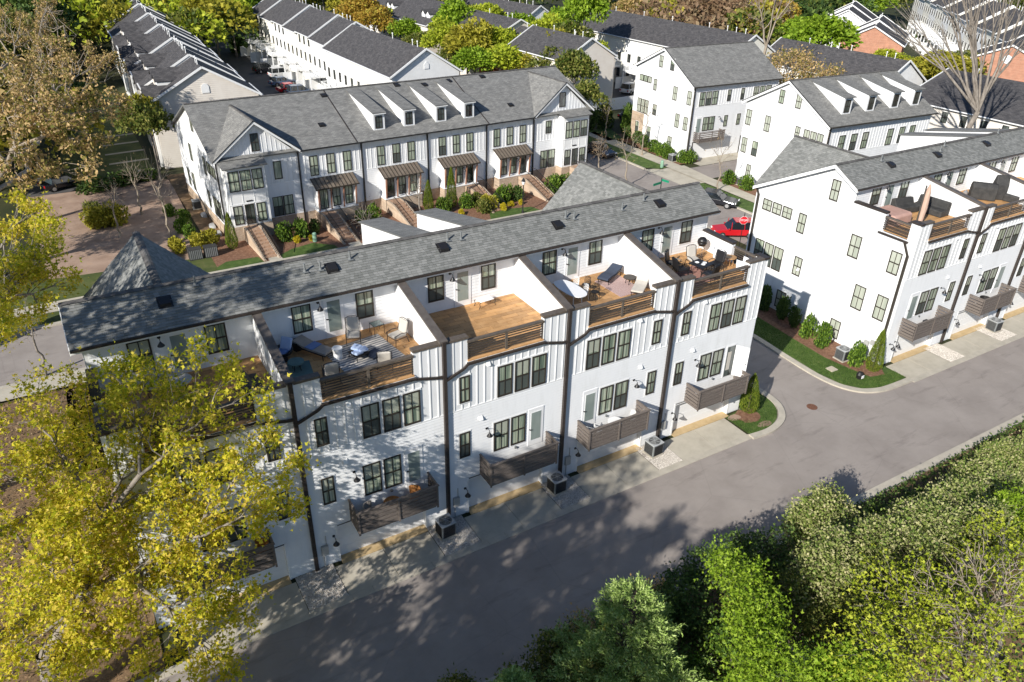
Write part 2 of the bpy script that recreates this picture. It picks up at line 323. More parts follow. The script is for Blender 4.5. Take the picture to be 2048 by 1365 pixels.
# ------------------------------------------------------------------ windows (face -y, origin bottom left)
WC = {}
def win_meshes(w_, h_, cols, hung, casing):
    k = (round(w_, 2), round(h_, 2), cols, hung, casing)
    if k in WC: return WC[k]
    f = MB(); t = .065
    f.box(0, w_, -.07, 0, 0, t*1.3); f.box(0, w_, -.07, 0, h_-t, h_); f.box(0, t, -.07, 0, t*1.3, h_-t); f.box(w_-t, w_, -.07, 0, t*1.3, h_-t)
    if hung: f.box(t, w_-t, -.062, 0, h_*.5-.035, h_*.5+.035)
    for c in range(1, cols):
        x = w_*c/cols; f.box(x-.019, x+.019, -.055, 0, t, h_*.5-.03 if hung else h_-t)
        if hung: f.box(x-.019, x+.019, -.055, 0, h_*.5+.03, h_-t)
    p = MB(); p.quad((t, -.03, t), (w_-t, -.03, t), (w_-t, -.03, h_-t), (t, -.03, h_-t))
    c = None
    if casing:
        c = MB(); g = casing
        c.box(-g, 0, -.035, 0, -g, h_+g); c.box(w_, w_+g, -.035, 0, -g, h_+g); c.box(0, w_, -.035, 0, h_, h_+g); c.box(-g*.0, w_, -.045, 0, -g, 0)
        c = c.mesh('casing', M['white_trim'])
    WC[k] = (f.mesh('window', M['frame']), p, c, {}); return WC[k]
def win(par, x, y, z, w_, h_, rz=0, cols=2, hung=True, mat='pane', casing=.07):
    fm, p, c, cache = win_meshes(w_, h_, cols, hung, casing)
    if mat not in cache: cache[mat] = p.mesh('pane', M[mat])
    o = link('window', fm, par); o.location = (x, y, z); o.rotation_euler = (0, 0, rz)
    link('pane', cache[mat], o)
    if c: link('casing', c, o)
    if hung and mat != 'pane_dark' and random.random() < (.3 if mat == 'pane_lit' else .45):
        if 'scr' not in cache:
            q = MB(); q.quad((.06, -.034, .07), (w_-.06, -.034, .07), (w_-.06, -.034, h_*.5-.03), (.06, -.034, h_*.5-.03)); cache['scr'] = q.mesh('insect_screen', M['screen'])
        if mat == 'pane': link('insect_screen', cache['scr'], o)
    if hung and mat == 'pane' and random.random() < .35:
        if 'bl' not in cache:
            q = MB(); n_ = 7
            for j in range(n_): zz_ = h_-.07-(h_*.4)*(j+1)/n_; q.quad((.075, -.033, zz_), (w_-.075, -.033, zz_), (w_-.075, -.031, zz_+h_*.4/n_-.006), (.075, -.031, zz_+h_*.4/n_-.006))
            cache['bl'] = q.mesh('blind', M['blind'])
        link('blind', cache['bl'], o)
    return o
def glass_door(par, x, y, z, w_, h_, mat='pane_door'):
    d = MB(); d.box(-.16, w_+.16, -.05, 0, -.05, h_+.14); o = d.build('door', M['door_white'], par); o.location = (x, y, z)
    p = MB(); p.box(0, w_, -.065, -.05, .3, h_-.1); p.build('pane', M[mat], o)
    f = MB(); t = .03; f.box(-t, w_+t, -.06, -.05, .27, .3); f.box(-t, w_+t, -.06, -.05, h_-.1, h_-.07); f.box(-t, 0, -.06, -.05, .3, h_-.1); f.box(w_, w_+t, -.06, -.05, .3, h_-.1)
    f.build('glazing_bead', M['white_trim'], o)
    MB().tube((-.08, -.1, 1.0), (-.08, -.05, 1.0), .03).box(-.10, -.0, -.13, -.10, .98, 1.02).build('handle', M['black'], o)
    return o
LAMPM = None
def wall_lamp(par, x, y, z, rz=0):
    global LAMPM
    if LAMPM is None:
        a = MB().tube((0, 0, .12), (0, -.04, .12), .07, .07, 10).path([(0, -.04, .12), (0, -.2, .2), (0, -.32, .16), (0, -.34, .04)], .016)
        b = MB().lathe([(.035, .06), (.05, .02), (.15, -.12), (.155, -.14)], 14, (0, -.34, 0))
        LAMPM = (a.mesh('wall_lamp', M['black']), b.mesh('lamp_shade', M['black'], True))
    o = link('wall_lamp', LAMPM[0], par); o.location = (x, y, z); o.rotation_euler = (0, 0, rz); link('lamp_shade', LAMPM[1], o); return o
VENTM = None
def vent_hood(par, x, y, z, rz=0):
    global VENTM
    if VENTM is None:
        VENTM = MB().extr([(-.1, 0, -.1), (-.1, -.14, -.1), (-.1, -.03, .1), (-.1, 0, .1)], (.2, 0, 0)).mesh('vent_hood', M['white_trim'])
    o = link('vent_hood', VENTM, par); o.location = (x, y, z); o.rotation_euler = (0, 0, rz)

# ------------------------------------------------------------------ siding, roofs
def lap(mb, o, u, n, zr, xr, step=.17, proud=.03):
    """slanted clapboards: o origin, u along wall, n outward; xr(z) gives [ (u0,u1), ... ]"""
    o = Vector(o); u = Vector(u); n = Vector(n); z = zr[0]
    while z < zr[1]-.02:
        z1 = min(z+step, zr[1])
        for a, b in xr((z+z1)/2):
            A = o+u*a; B = o+u*b; h0 = Vector((0, 0, z)); h1 = Vector((0, 0, z1))
            mb.quad(A+n*proud+h0, B+n*proud+h0, B+n*.003+h1, A+n*.003+h1)
            mb.quad(A+h0, B+h0, B+n*proud+h0, A+n*proud+h0)
        z = z1
def battens(mb, o, u, n, us, zr, w_=.055, proud=.03, skip=()):
    o = Vector(o); u = Vector(u); n = Vector(n)
    for x in us:
        z0, z1 = zr(x) if callable(zr) else zr
        segs = [(z0, z1)]
        for (a, b, c, d) in skip:
            if a-.09 < x < b+.09:
                ns = []
                for s0, s1 in segs:
                    if c > s0: ns.append((s0, min(s1, c)))
                    if d < s1: ns.append((max(s0, d), s1))
                segs = ns
        for s0, s1 in segs:
            if s1-s0 > .03: mb.beam(o+u*x+n*(proud/2)+Vector((0, 0, s0)), o+u*x+n*(proud/2)+Vector((0, 0, s1)), w_, proud, tuple(n))
def inside(p, poly):
    x, y = p; c = False; k = len(poly)
    for i in range(k):
        x1, y1 = poly[i]; x2, y2 = poly[(i+1) % k]
        if (y1 > y) != (y2 > y) and x < (x2-x1)*(y-y1)/(y2-y1)+x1: c = not c
    return c
def shingles(mb, pts, tw=.24, th=.145, rnd=random.Random(3)):
    """real shingle tabs over a planar polygon; first edge is the eave"""
    P = [Vector(p) for p in pts]; o = P[0]; u = (P[1]-P[0]).normalized(); nn = u.cross(P[2]-P[0]).normalized()
    if nn.z < 0: nn = -nn
    v = nn.cross(u).normalized()
    if v.z < 0: v = -v
    poly = [((p-o).dot(u), (p-o).dot(v)) for p in P]
    umin = min(p[0] for p in poly); umax = max(p[0] for p in poly); vmax = max(p[1] for p in poly)
    r = 0
    while r*th < vmax:
        y = r*th; x = umin-rnd.random()*tw
        while x < umax:
            ww = tw*(.75+.5*rnd.random())
            if inside((x+ww/2, y+th*.5), poly) and inside((x+.02, y+th*.5), poly) and inside((x+ww-.02, y+th*.5), poly):
                h = .022+.016*rnd.random(); a = o+u*x+v*(y-.004); b = o+u*(x+ww-.006)+v*(y-.004); y2 = v*(th+.006)
                mb.quad(a+nn*h, b+nn*h, b+y2+nn*.006, a+y2+nn*.006); n = len(mb.v)
                mb.v += [tuple(a), tuple(b)]; mb.f.append((n, n+1, n-3, n-4)); mb.uv.append([(0, 0)]*4)
            x += ww
        r += 1
def slab(mb, pts, t=.14, uvs=True):
    """roof slab: top face with metric uv (u along first edge), thickness t downwards"""
    P = [Vector(p) for p in pts]; u = (P[1]-P[0]).normalized(); nn = u.cross(P[2]-P[0]).normalized()
    if nn.z < 0: nn = -nn
    v = nn.cross(u)
    mb.poly(P, [((p-P[0]).dot(u), (p-P[0]).dot(v)) for p in P])
    Q = [p-nn*t for p in P]; k = len(P); mb.poly(list(reversed(Q)))
    for i in range(k):
        j = (i+1) % k; mb.quad(P[i], Q[i], Q[j], P[j])
def ridge_cap(mb, a, b, w_=.3):
    a = Vector(a); b = Vector(b); n = max(1, int((b-a).length/.28)); d = (b-a)/n
    s = d.cross(Vector((0, 0, 1))).normalized()*w_/2
    for i in range(n):
        p = a+d*i; q = a+d*(i+1.15); h = Vector((0, 0, .045)); l = Vector((0, 0, -.03))
        mb.quad(p+s+l, q+s+l*.6, q+h*.6, p+h); k = len(mb.v); mb.v += [tuple(q-s+l*.6), tuple(p-s+l)]; mb.f.append((k-1, k-2, k, k+1)); mb.uv.append([(0, 0)]*4)
RV = {}
def roof_vent(par, x, y, z, slope=28, kind='box'):
    if kind not in RV:
        if kind == 'box': RV[kind] = MB().extr([(-.22, -.25, 0), (-.22, .3, 0), (-.22, .2, .12), (-.22, -.2, .17)], (.44, 0, 0)).box(-.3, .3, -.3, .36, -.01, .015).mesh('roof_vent', M['black'])
        else: RV[kind] = MB().tube((0, 0, 0), (0, 0, .42), .045, .045, 8).box(-.14, .14, -.16, .16, 0, .02).tube((0, 0, 0), (0, 0, .12), .09, .06, 8).mesh('vent_pipe', M['acgrey'])
    o = link('roof_vent' if kind == 'box' else 'vent_pipe', RV[kind], par); o.location = (x, y, z); o.rotation_euler = (R(slope) if kind == 'box' else 0, 0, 0)

# ------------------------------------------------------------------ the two near rows with roof decks
ZD = 9.2                                             # deck level
def near_row(label, ox, oy, bounds, mirror, eave, ridge, rear, ends, tiles_of, sheds, door_open=None, cats='townhouse row'):
    T = thing('townhouse_row', label, cats, (ox, oy, 0)); X0, X1 = bounds[0], bounds[-1]
    ey, ez = eave; ry, rz_ = ridge; by, bz = rear
    yb = by-.1; zrear = bz+.02
    # bodies
    b = MB()
    prof = [(0, 2.2), (0, 9.1), (5, 9.1), (5, ez-.05), (ry, rz_-.16), (yb, zrear), (yb, 0), (.4, 0), (.4, 2.2)]
    b.extr([(X0, y, z) for y, z in prof], (X1-X0, 0, 0))
    sid = MB(); bat = MB(); skipall = []
    lap_up = []
    piers = []
    for i in range(len(bounds)-1):
        x0, x1 = bounds[i], bounds[i+1]; W = x1-x0; m = mirror[i]
        mx = (lambda a, c, x0=x0, x1=x1: (x1-c, x1-a)) if m else (lambda a, c, x0=x0, x1=x1: (x0+a, x0+c))
        k = W/6.85
        # piers and garage
        g0, g1 = x0+1.2, x0+5.65
        b.box(x0, g0, 0, .4, 0, 2.2); b.box(g1, x1, 0, .4, 0, 2.2); piers += [(x0, g0), (g1, x1)]
        gd = MB().box(g0, g1, .27, .33, 0.02, 2.2)
        for q in range(1, 4): gd.box(g0, g1, .262, .27, 2.2*q/4-.012, 2.2*q/4+.012)
        go = gd.build('garage_door', M['door_white'], T)
        bx('casing', M['white_trim'], go, g0-.1, g0, -.03, 0, 0, 2.28); bx('casing', M['white_trim'], go, g1, g1+.1, -.03, 0, 0, 2.28); bx('casing', M['frame'], go, g0, g1, -.035, 0, 2.2, 2.24)
        bx('threshold', M['slab'], T, g0, g1, -.28, .27, 0, .035)
        # windows level 3 (bedroom) and 2
        def W_(a, c, z0, z1, cols=2, **kw):
            p, q = mx(a*k, c*k); win(T, p, -.001, z0, q-p, z1-z0, cols=cols, **kw); skipall.append((p-.07, q+.07, z0-.12, z1+.07))
        for s in range(3): W_(2.83+.98*s, 2.83+.98*s+.83, 6.62, 8.36)
        W_(.76, 1.32, 6.93, 8.38); W_(.72, 1.3, 3.68, 5.17)
        for s in range(2): W_(2.65+1.0*s, 3.51+1.0*s, 3.4, 5.15, mat='pane')
        p, q = mx(4.86*k, 5.44*k)
        if door_open == i:
            d = MB().box(p-.08, q+.12, -.04, .0, 3.0, 5.2).build('door', M['door_white'], T)
            MB().box(p, q+.06, -.05, -.04, 3.05, 5.1).build('doorway', M['pane_dark'], d)
            bx('curtain', M['cushion'], d, p+.08, p+.34, -.065, -.052, 3.5, 4.75)
            lf = MB().box(0, .80, -.04, 0, 0, 2.03).box(.12, .68, -.048, -.04, .9, 1.85).box(.12, .68, -.048, -.04, .15, .75).build('door_leaf', M['door_white'], d)
            lf.location = (q+.09, -.06, 3.06); lf.rotation_euler = (0, 0, R(-58)); MB().tube((.72, -.1, .95), (.72, 0, .95), .03).tube((.72, -.1, 1.08), (.72, 0, 1.08), .025).build('handle', M['black'], d).matrix_local = lf.matrix_basis
        else: glass_door(T, p, -.001, 3.02, q-p, 2.1)
        skipall.append((p-.2, q+.2, 2.9, 5.3))
        lx = mx(2.25*k, 2.25*k)[0]; wall_lamp(T, lx, 0, 4.85); wall_lamp(T, x0+.98, 0, 1.55)
        vent_hood(T, mx(1.9*k, 1.9*k)[0], -.01, 5.75); vent_hood(T, mx(2.3*k, 2.3*k)[0], -.01, 8.72)
        e = MB().lathe([(.07, 0), (.07, .1)], 10); eo = e.build('outlet_cover', M['acgrey'], T); eo.rotation_euler = (R(90), 0, 0); eo.location = (mx(3.95*k, 3.95*k)[0], 0, 3.2)
        # parapet, railing, gutter
        pa, pb = x0+1.24*k, x0+5.4*k
        b.box(x0, pa, 0, .24, 9.1, 10.32); b.box(pb, x1, 0, .24, 9.1, 10.32)
        rl = MB().box(pa-.02, pb+.02, -.05, .14, 10.1, 10.2).build('deck_railing', M['rail'], T)
        for s in range(6):
            z = 9.30+s*.132; bx('slat', M['slat'], rl, pa, pb, .03, .06, z, z+.05)
        xm = (pa+pb)/2; bx('post', M['rail'], rl, xm-.06, xm+.06, -.03, .03, 9.16, 10.1)
        for xx in (pa+.03, pb-.09): bx('post', M['slat'], rl, xx, xx+.06, .0, .02, 9.16, 10.1)
        bx('deck_edge', M['deck'], T, pa, pb, -.06, .22, 9.12, 9.2)
        gt = MB().box(pa-.08, pb+.05, -.2, -.065, 9.0, 9.1)
        for s in range(6): gt.box(pa+.3+s*.7, pa+.33+s*.7, -.24, -.06, 9.095, 9.115)
        gt.build('gutter', M['brown'], T); bx('gutter_lip', M['white_trim'], T, pa-.08, pb+.05, -.0645, -.02, 9.0, 9.118)
        bx('parapet_cap', M['rail'], T, x0+.15, pa+.03, -.06, .3, 10.32, 10.44); bx('parapet_cap', M['rail'], T, pb-.03, x1-.15, -.06, .3, 10.32, 10.44)
        # balcony
        B0, B1 = mx(1.85*k, 5.85*k); D = 1.12
        bal = MB().box(B0, B1, -D, -.002, 2.28, 2.4).box(B0+.1, B1-.1, -D+.05, -.002, 2.18, 2.28).build('balcony', M['weather'], T)
        for s in range(5):
            z = 2.44+s*.215
            for (a, c) in ((B0+.06, (B0+B1)/2-.05), ((B0+B1)/2+.05, B1-.06)): bx('plank', M['weather'], bal, a, c, -D-.012, -D+.018, z, z+.165)
            for xx in (B0, B1-.03): bx('plank', M['weather'], bal, xx, xx+.03, -D+.03, -.01, z, z+.165)
        for xx in (B0, (B0+B1)/2-.045, B1-.09): bx('post', M['weather'], bal, xx, xx+.09, -D-.055, -D-.013, 2.2, 3.48)
        bx('handrail', M['weather'], bal, B0-.04, B1+.04, -D-.08, -D+.06, 3.5, 3.55)
        for xx in (B0-.03, B1-.06): bx('handrail', M['weather'], bal, xx, xx+.09, -D+.06, -.01, 3.5, 3.55)
        # rear wall of the deck
        for a, c in ((1.6, 2.5), (4.67, 5.55)):
            win(T, x0+a*k, 4.999, 9.82, (c-a)*k, 1.42)
        glass_door(T, x0+3.27*k, 4.999, ZD+.02, .62, 2.0)
        wall_lamp(T, x0+2.87*k, 5, 11.05)
        lap(sid, (0, 5, 0), (1, 0, 0), (0, -1, 0), (9.2, ez-.1), lambda z: [(x0+.15, x1-.15)])
        # deck floor
        fx0, fx1 = x0+.15, x1-.15; ts = []
        yy = .24; row = 0
        while yy < 4.95:
            y2 = min(yy+.3, 4.99); xx = fx0-(.45 if row % 2 else 0)
            while xx < fx1:
                a, c = max(xx, fx0), min(xx+.9, fx1)
                if c-a > .05: ts.append((a+.009, c-.009, yy+.009, y2-.009))
                xx += .9
            yy = y2; row += 1
        if i == tiles_of:
            for a, c, d, e in ts: bx('deck_board', M['deck'], T, a, c, d, e, 9.14, ZD+random.uniform(-.003, .003))
        else:
            mb = MB()
            for a, c, d, e in ts: mb.box(a, c, d, e, 9.14, ZD+random.uniform(-.003, .003))
            mb.build('deck_boards', M['deck'], T, kind='stuff')
        bx('deck_base', M['brown'], T, fx0, fx1, .22, 5, 9.10, 9.145)
    # party walls
    for i, x in enumerate(bounds):
        if 0 < i < len(bounds)-1:
            pw = MB().extr([(x-.15, .02, 9.1), (x-.15, .02, 10.42), (x-.15, 5, ez-.12), (x-.15, 5, 9.1)], (.3, 0, 0)).build('party_wall', M['white'], T)
            cpb = MB().extr([(x-.2, -.1, 10.42), (x-.2, 5.05, ez-.12+.02), (x-.2, 5.05, ez+.0), (x-.2, -.1, 10.54)], (.4, 0, 0)).build('wall_cap', M['cap'], pw)
    # downspouts on the front
    for i, x in enumerate(bounds):
        if 0 < i < len(bounds)-1:
            d = MB().box(x-.085, x+.085, -.18, -.02, .06, 10.5).build('downspout', M['brown'], T)
            j = MB(); xl = bounds[i-1]+5.4*(x-bounds[i-1])/6.85; j.beam((xl, -.13, 9.02), (x-.35, -.13, 8.75), .09, .11).beam((x-.35, -.13, 8.75), (x, -.13, 8.72), .09, .11)
            xr_ = x+1.24*(bounds[i+1]-x)/6.85; j.beam((xr_-.05, -.13, 9.02), (xr_-.25, -.13, 8.85), .09, .11).beam((xr_-.25, -.13, 8.85), (x, -.13, 8.45), .09, .11)
            j.build('elbow_pipe', M['brown'], d)
    b.build('wall', M['white'], T)
    # front siding: lap below 6.52, vertical board above
    def xr(z):
        if z < 2.2: return piers
        return [(X0, X1)]
    lap(sid, (0, 0, 0), (1, 0, 0), (0, -1, 0), (.1, 6.5), xr)
    sid.build('lap_siding', M['white'], T, kind='stuff')
    xs = [X0+.12+.405*i for i in range(int((X1-X0)/.405)+1)]
    def zr(x):
        for i in range(len(bounds)-1):
            if bounds[i] <= x < bounds[i+1]:
                k = (bounds[i+1]-bounds[i])/6.85
                if bounds[i]+1.24*k < x < bounds[i]+5.4*k: return (6.55, 8.98)
        return (6.55, 10.3)
    battens(bat, (0, 0, 0), (1, 0, 0), (0, -1, 0), xs, zr, skip=skipall)
    bat.box(X0, X1, -.03, 0, 6.5, 6.56)
    # ends
    es = MB()
    for side in ends:
        x = X0 if side == 'L' else X1; sx = -1 if side == 'L' else 1
        n = (sx, 0, 0); rz = R(-90) if side == 'L' else R(90)
        lap(es, (x, 0, 0), (0, 1, 0), n, (.1, 6.45), lambda z: [(0, yb)])
        prz = lambda y: (10.3 if y < 5 else (ez+(y-ey)*(rz_-ez)/(ry-ey) if y < ry else rz_+(y-ry)*(bz-rz_)/(by-ry)))-.15
        def zz(y): return (6.5, (9.0 if .65 < y < 2.5 else 10.3) if y < 4.95 else prz(y))
        battens(es, (x, 0, 0), (0, 1, 0), n, [.15+.405*i for i in range(int(yb/.405))], zz, proud=.012, w_=.05)
        es.box(min(x, x+sx*.02), max(x, x+sx*.02), 0, yb, 6.44, 6.5); es.box(min(x, x+sx*.016), max(x, x+sx*.016), 0, yb, 9.03, 9.07)
        xa, xb = (x, x+.24) if side == 'L' else (x-.24, x)
        bx('side_parapet', M['white'], T, xa, xb, .24, .65, 9.1, 10.32); bx('side_parapet', M['white'], T, xa, xb, 2.5, 5, 9.1, 10.32)
        bx('parapet_cap', M['brown'], T, x-.3 if sx > 0 else x-.08, x+.08 if sx > 0 else x+.3, -.1, .68, 10.323, 10.45); bx('parapet_cap', M['brown'], T, x-.3 if sx > 0 else x-.08, x+.08 if sx > 0 else x+.3, 2.47, 5.0, 10.323, 10.45)
        rl = MB().box(x-.12, x+.08, .68, 2.47, 10.1, 10.2).build('deck_railing', M['rail'], T)
        for s in range(6): bx('slat', M['slat'], rl, x-.03, x+.03, .65, 2.5, 9.30+s*.132, 9.35+s*.132)
        bx('gutter', M['brown'], T, min(x+sx*.02, x+sx*.16), max(x+sx*.02, x+sx*.16), .5, 2.7, 8.98, 9.08)
        bx('corner_board', M['white_trim'], T, min(x, x+sx*.035), max(x, x+sx*.035), 0, .12, 0, 10.3)
    es.build('end_siding', M['white'], T, kind='stuff'); bat.build('battens', M['white_trim'], T, kind='stuff')
    # roof
    ov = .38; a, c = X0-(ov if 'L' in ends else .0), X1+(ov if 'R' in ends else .0)
    slb = MB(); sh = MB()
    fr = [(a, ey, ez), (c, ey, ez), (c, ry, rz_), (a, ry, rz_)]; rr = [(c, by, bz), (a, by, bz), (a, ry, rz_), (c, ry, rz_)]
    slab(slb, fr, .12); slab(slb, rr, .12)
    shingles(sh, fr); shingles(sh, rr)
    cg = MB()
    zg = bz
    for gx0, gx1 in ((X0, bounds[1]), (bounds[-2], X1)) if 'R' in ends and 'L' in ends else ((X0, bounds[1]),):
        xc = (gx0+gx1)/2; za = rz_-.08; hw = (gx1-gx0)/2+.15; yg = by+.15
        l = [(xc-hw, yg, zg), (xc-hw, by-.3, zg), (xc, ry+.1, za), (xc, yg, za)]
        rgt = [(xc+hw, by-.3, zg), (xc+hw, yg, zg), (xc, yg, za), (xc, ry+.1, za)]
        for q in (l, rgt):
            slab(slb, q, .12, False)
            shingles(sh, [q[0], q[1], q[2], q[3]])
        ridge_cap(cg, (xc, yg, za+.02), (xc, ry+.1, za+.02), .36)
        b2 = MB().extr([(xc-hw+.2, by-.05, zg), (xc+hw-.2, by-.05, zg), (xc, by-.05, za-.2)], (0, -.1, 0)); b2.build('gable_wall', M['white'], T)
    ridge_cap(cg, (a, ry, rz_+.025), (c, ry, rz_+.025), .34)
    cg.build('ridge_cap', M['ridge'], T, kind='stuff')
    ro = slb.build('roof', M['roofmid'], T); sh.build('shingles', M['shingle'], ro, kind='stuff')
    bx('fascia', M['brown'], T, a, c, ey-.11, ey-.01, ez-.10, ez-.0)
    bx('fascia', M['white_trim'], T, a, c, ey-.009, ey+.09, ez-.22, ez-.075)
    for side in ends:
        x = a if side == 'L' else c; s = -1 if side == 'L' else 1
        rk = MB(); 
        for (y0, z0), (y1, z1) in (((ey, ez), (ry, rz_)), ((ry, rz_), (by, bz))):
            rk.extr([(x, y0, z0-.02), (x, y1, z1-.02), (x, y1, z1-.26), (x, y0, z0-.26)], (s*.03, 0, 0))
        rk.build('rake_board', M['white_trim'], T)
    # shed dormers on the rear slope
    for (s0, s1) in sheds:
        yq = by-.35; zq = rz_-.21*(yq-ry)
        sd = MB().extr([(s0, ry-.0, rz_-.05), (s0, yq, bz-.1), (s0, yq, zq-.08)], (s1-s0, 0, 0)).build('shed_dormer', M['white'], T)
        q = MB(); sp = [(s1+.12, yq+.15, zq), (s0-.12, yq+.15, zq), (s0-.12, ry-.05, rz_+.04), (s1+.12, ry-.05, rz_+.04)]
        slab(q, sp, .07); q.build('dormer_roof', M['roofmid'], sd)
    return T

A_B = [-13.8, -6.88, 0, 6.77, 13.66, 20.33]
rowA = near_row('long white townhouse row in the middle with five roof decks and brown downspouts', 0, 0, A_B, [1, 0, 0, 1, 0],
                (4.5, 11.68), (6.6, 12.8), (13.7, 9.25), 'LR', 2, [(1.3, 2.6), (4.8, 6.0)], door_open=4)
B_B = [0, 6.9, 13.8, 20.7, 27.6]
rowB = near_row('white townhouse row at the right edge with a big windowed end wall', 33, -.9, B_B, [1, 0, 0, 1],
                (4.75, 11.35), (6.85, 12.5), (13.6, 9.05), 'L', -1, [(16.2, 17.6), (19.6, 21.)])
for y0, y1, z0, z1, hung in ((5.4, 6.1, 9.95, 11.43, 1), (10.85, 11.72, 7.45, 8.33, 0), (9.88, 10.75, 7.45, 8.33, 0), (8.9, 9.77, 7.45, 8.33, 0), (7.55, 8.23, 6.8, 8.29, 1),
                             (2.8, 3.65, 6.62, 8.25, 1), (-.3, .52, 6.62, 8.2, 1), (1.52, 2.4, 3.17, 4.96, 1), (-.25, .6, 3.15, 4.95, 1), (10.85, 11.72, 3.2, 5.08, 1), (9.88, 10.75, 3.2, 5.08, 1), (8.92, 9.79, 3.2, 5.08, 1),
                             (7.08, 7.8, 3.55, 5.02, 1), (7.85, 8.75, .4, 1.84, 1), (2.72, 3.6, .3, 1.72, 1)):
    # end wall faces -x
    win(rowB, -.025, y1+.9, z0, y1-y0, z1-z0, rz=R(-90), hung=bool(hung), mat='pane_lit' if not (8.8 < y0 < 12 and z0 < 4) else 'pane', casing=.05)
    if not hung: bx('muntin', M['frame'], rowB, -.07, -.03, y0+.93, y1+.87, (z0+z1)/2-.022, (z0+z1)/2+.022)
d = MB().beam((-.12, .7, 8.98), (-.12, .25, 8.2), .1, .12).box(-.18, -.05, .17, .32, .1, 8.2).build('downspout', M['frame'], rowB)
d = MB().box(-.18, -.05, 13.1, 13.24, .3, 8.5).beam((-.12, 13.5, 9.0), (-.12, 13.17, 8.45), .1, .12).build('downspout', M['frame'], rowB)
wall_lamp(rowB, .45, 0, 1.5)
for x, y, z in ((-.03, 3.5, 5.45), (-.03, 6.9, 7.7), (-.03, 8.2, 4.1), (-.03, 1.8, 1.2)): vent_hood(rowB, x, y, z, R(-90))
for y, z, s in ((.75, 1.25, .3), (1.15, .95, .36), (.5, .75, .26)): bx('meter_box', M['meter'], rowB, -.16, -.03, y, y+s, z, z+s*1.2)
# roof vents: (pixel on the near slope) -> on the slope plane of each row
def on_slope(px, py, ey, ez, ry, rz_):
    s = (rz_-ez)/(ry-ey); n = Vector((0, -s, 1)); p0 = Vector((0, ey, ez)); d = at(px, py, 0)-CAM
    return CAM+d*((p0-CAM).dot(n)/d.dot(n))
for px, py, k in ((330, 606, 0), (664, 538, 0), (641, 541, 1), (610, 545, 1), (886, 497, 0), (895, 482, 1), (922, 480, 1), (700, 520, 1), (1116, 452, 0), (1148, 439, 1), (1131, 437, 1), (1320, 409, 0), (1287, 402, 1), (391, 571, 1), (1244, 421, 1)):
    p = on_slope(px, py, 4.5, 11.68, 6.6, 12.8); roof_vent(rowA, p.x, p.y, p.z+.02, 28, 'box' if k == 0 else 'pipe')
for px, py, k in ((1782, 331, 0), (1762, 323, 1), (1875, 311, 0), (1880, 304, 1), (1973, 289, 0), (1995, 268, 1), (1888, 293, 1)):
    p = on_slope(px, py, 4.75-.9, 11.35, 6.85-.9, 12.5); roof_vent(rowB, p.x-33, p.y+.9, p.z+.02, 28, 'box' if k == 0 else 'pipe')

# ------------------------------------------------------------------ garden-side row with dormers (behind)
def steps(par, x0, x1, ytop, ybot, ztop, n=9):
    sd = MB(); dy = (ytop-ybot)/n; dz = ztop/n
    for xx in (x0-.22, x1):
        sd.extr([(xx, ytop+1.3, 0), (xx, ytop+1.3, ztop+.05), (xx, ytop, ztop+.05), (xx, ybot, .12), (xx, ybot, 0)], (.22, 0, 0))
    sdo = sd.build('stair_wall', M['brick_r'], par)
    bx('landing', M['step'], par, x0, x1, ytop, ytop+1.4, 0, ztop)
    for i in range(n):
        bx('step', M['step'], par, x0, x1, ytop-(i+1)*dy, ytop-i*dy+.05, 0, ztop-(i+.6)*dz)
    for xx in (x0-.1, x1+.1):
        r = MB(); r.beam((xx, ytop, ztop+.95), (xx, ybot, .98), .045, .045).beam((xx, ytop+1.2, ztop+.95), (xx, ytop, ztop+.95), .045, .045).beam((xx, ytop, ztop+.2), (xx, ybot, .25), .025, .025)
        for i in range(n*2+1):
            t = i/(n*2); y = ytop+(ybot-ytop)*t; z = ztop*(1-t)+.03; r.beam((xx, y, z), (xx, y, z+.95), .018, .018)
        r.build('handrail', M['black'], par)
    r = MB()
    return sdo
D = thing('townhouse_row', 'white townhouse row with four roof dormers, gabled ends and brick front stairs', 'townhouse row', (-1.2, 43.5, 0), R(3))
DL, DD = 42.2, 15.0; DU = [0, 7.45, 13.8, 21.05, 28.15, 34.3, 42.2]
EZ, RZ, RY = 7.35, 10.85, 7.5
w_ = MB().extr([(0, 0, 1.25), (0, 0, 7.3), (0, RY, 10.7), (0, DD, 7.4), (0, DD, 1.25)], (DL, 0, 0)); 
for gx0, gx1, za in ((0, 7.45, 10.45), (34.4, 42.2, 10.6)):
    w_.extr([(gx0+.02, -.003, 7.1), (gx1-.02, -.003, 7.1), ((gx0+gx1)/2, -.003, za-.15)], (0, 3, 0))
w_.build('wall', M['white'], D)
bx('brick_base', M['brick'], D, -.04, DL+.04, -.05, DD-.4, -.3, 1.25); bx('brick_base_side', M['brick_r'], D, -.055, -.041, -.04, DD-.45, -.3, 1.25)
skD = []
def dwin(x, z, w1, h1, y=-.002, **k):
    win(D, x, y, z, w1, h1, **k)
    if y > -.5: skD.append((x-.07, x+w1+.07, z-.1, z+h1+.07))
for xs_ in ((8.48, 10.17, 11.85), (15.4, 17.09, 18.76), (22.34, 24.01, 25.66), (29.05, 30.74, 32.45)):
    for x in xs_: dwin(x, 4.65, .84, 1.93)
dwin(3.32, 7.72, .74, 1.62, mat='pane_dark'); dwin(5.04, 4.87, .76, 1.7, hung=False, cols=1); dwin(4.55, 1.33, .95, 1.9); dwin(5.57, 1.33, .95, 1.9)
dwin(37.72, 7.95, .86, 1.6, mat='pane_dark', hung=False, cols=1); dwin(35.97, 5.23, .8, 1.42); dwin(35.38, 1.3, .96, 2.05); dwin(36.44, 1.3, .96, 2.05)
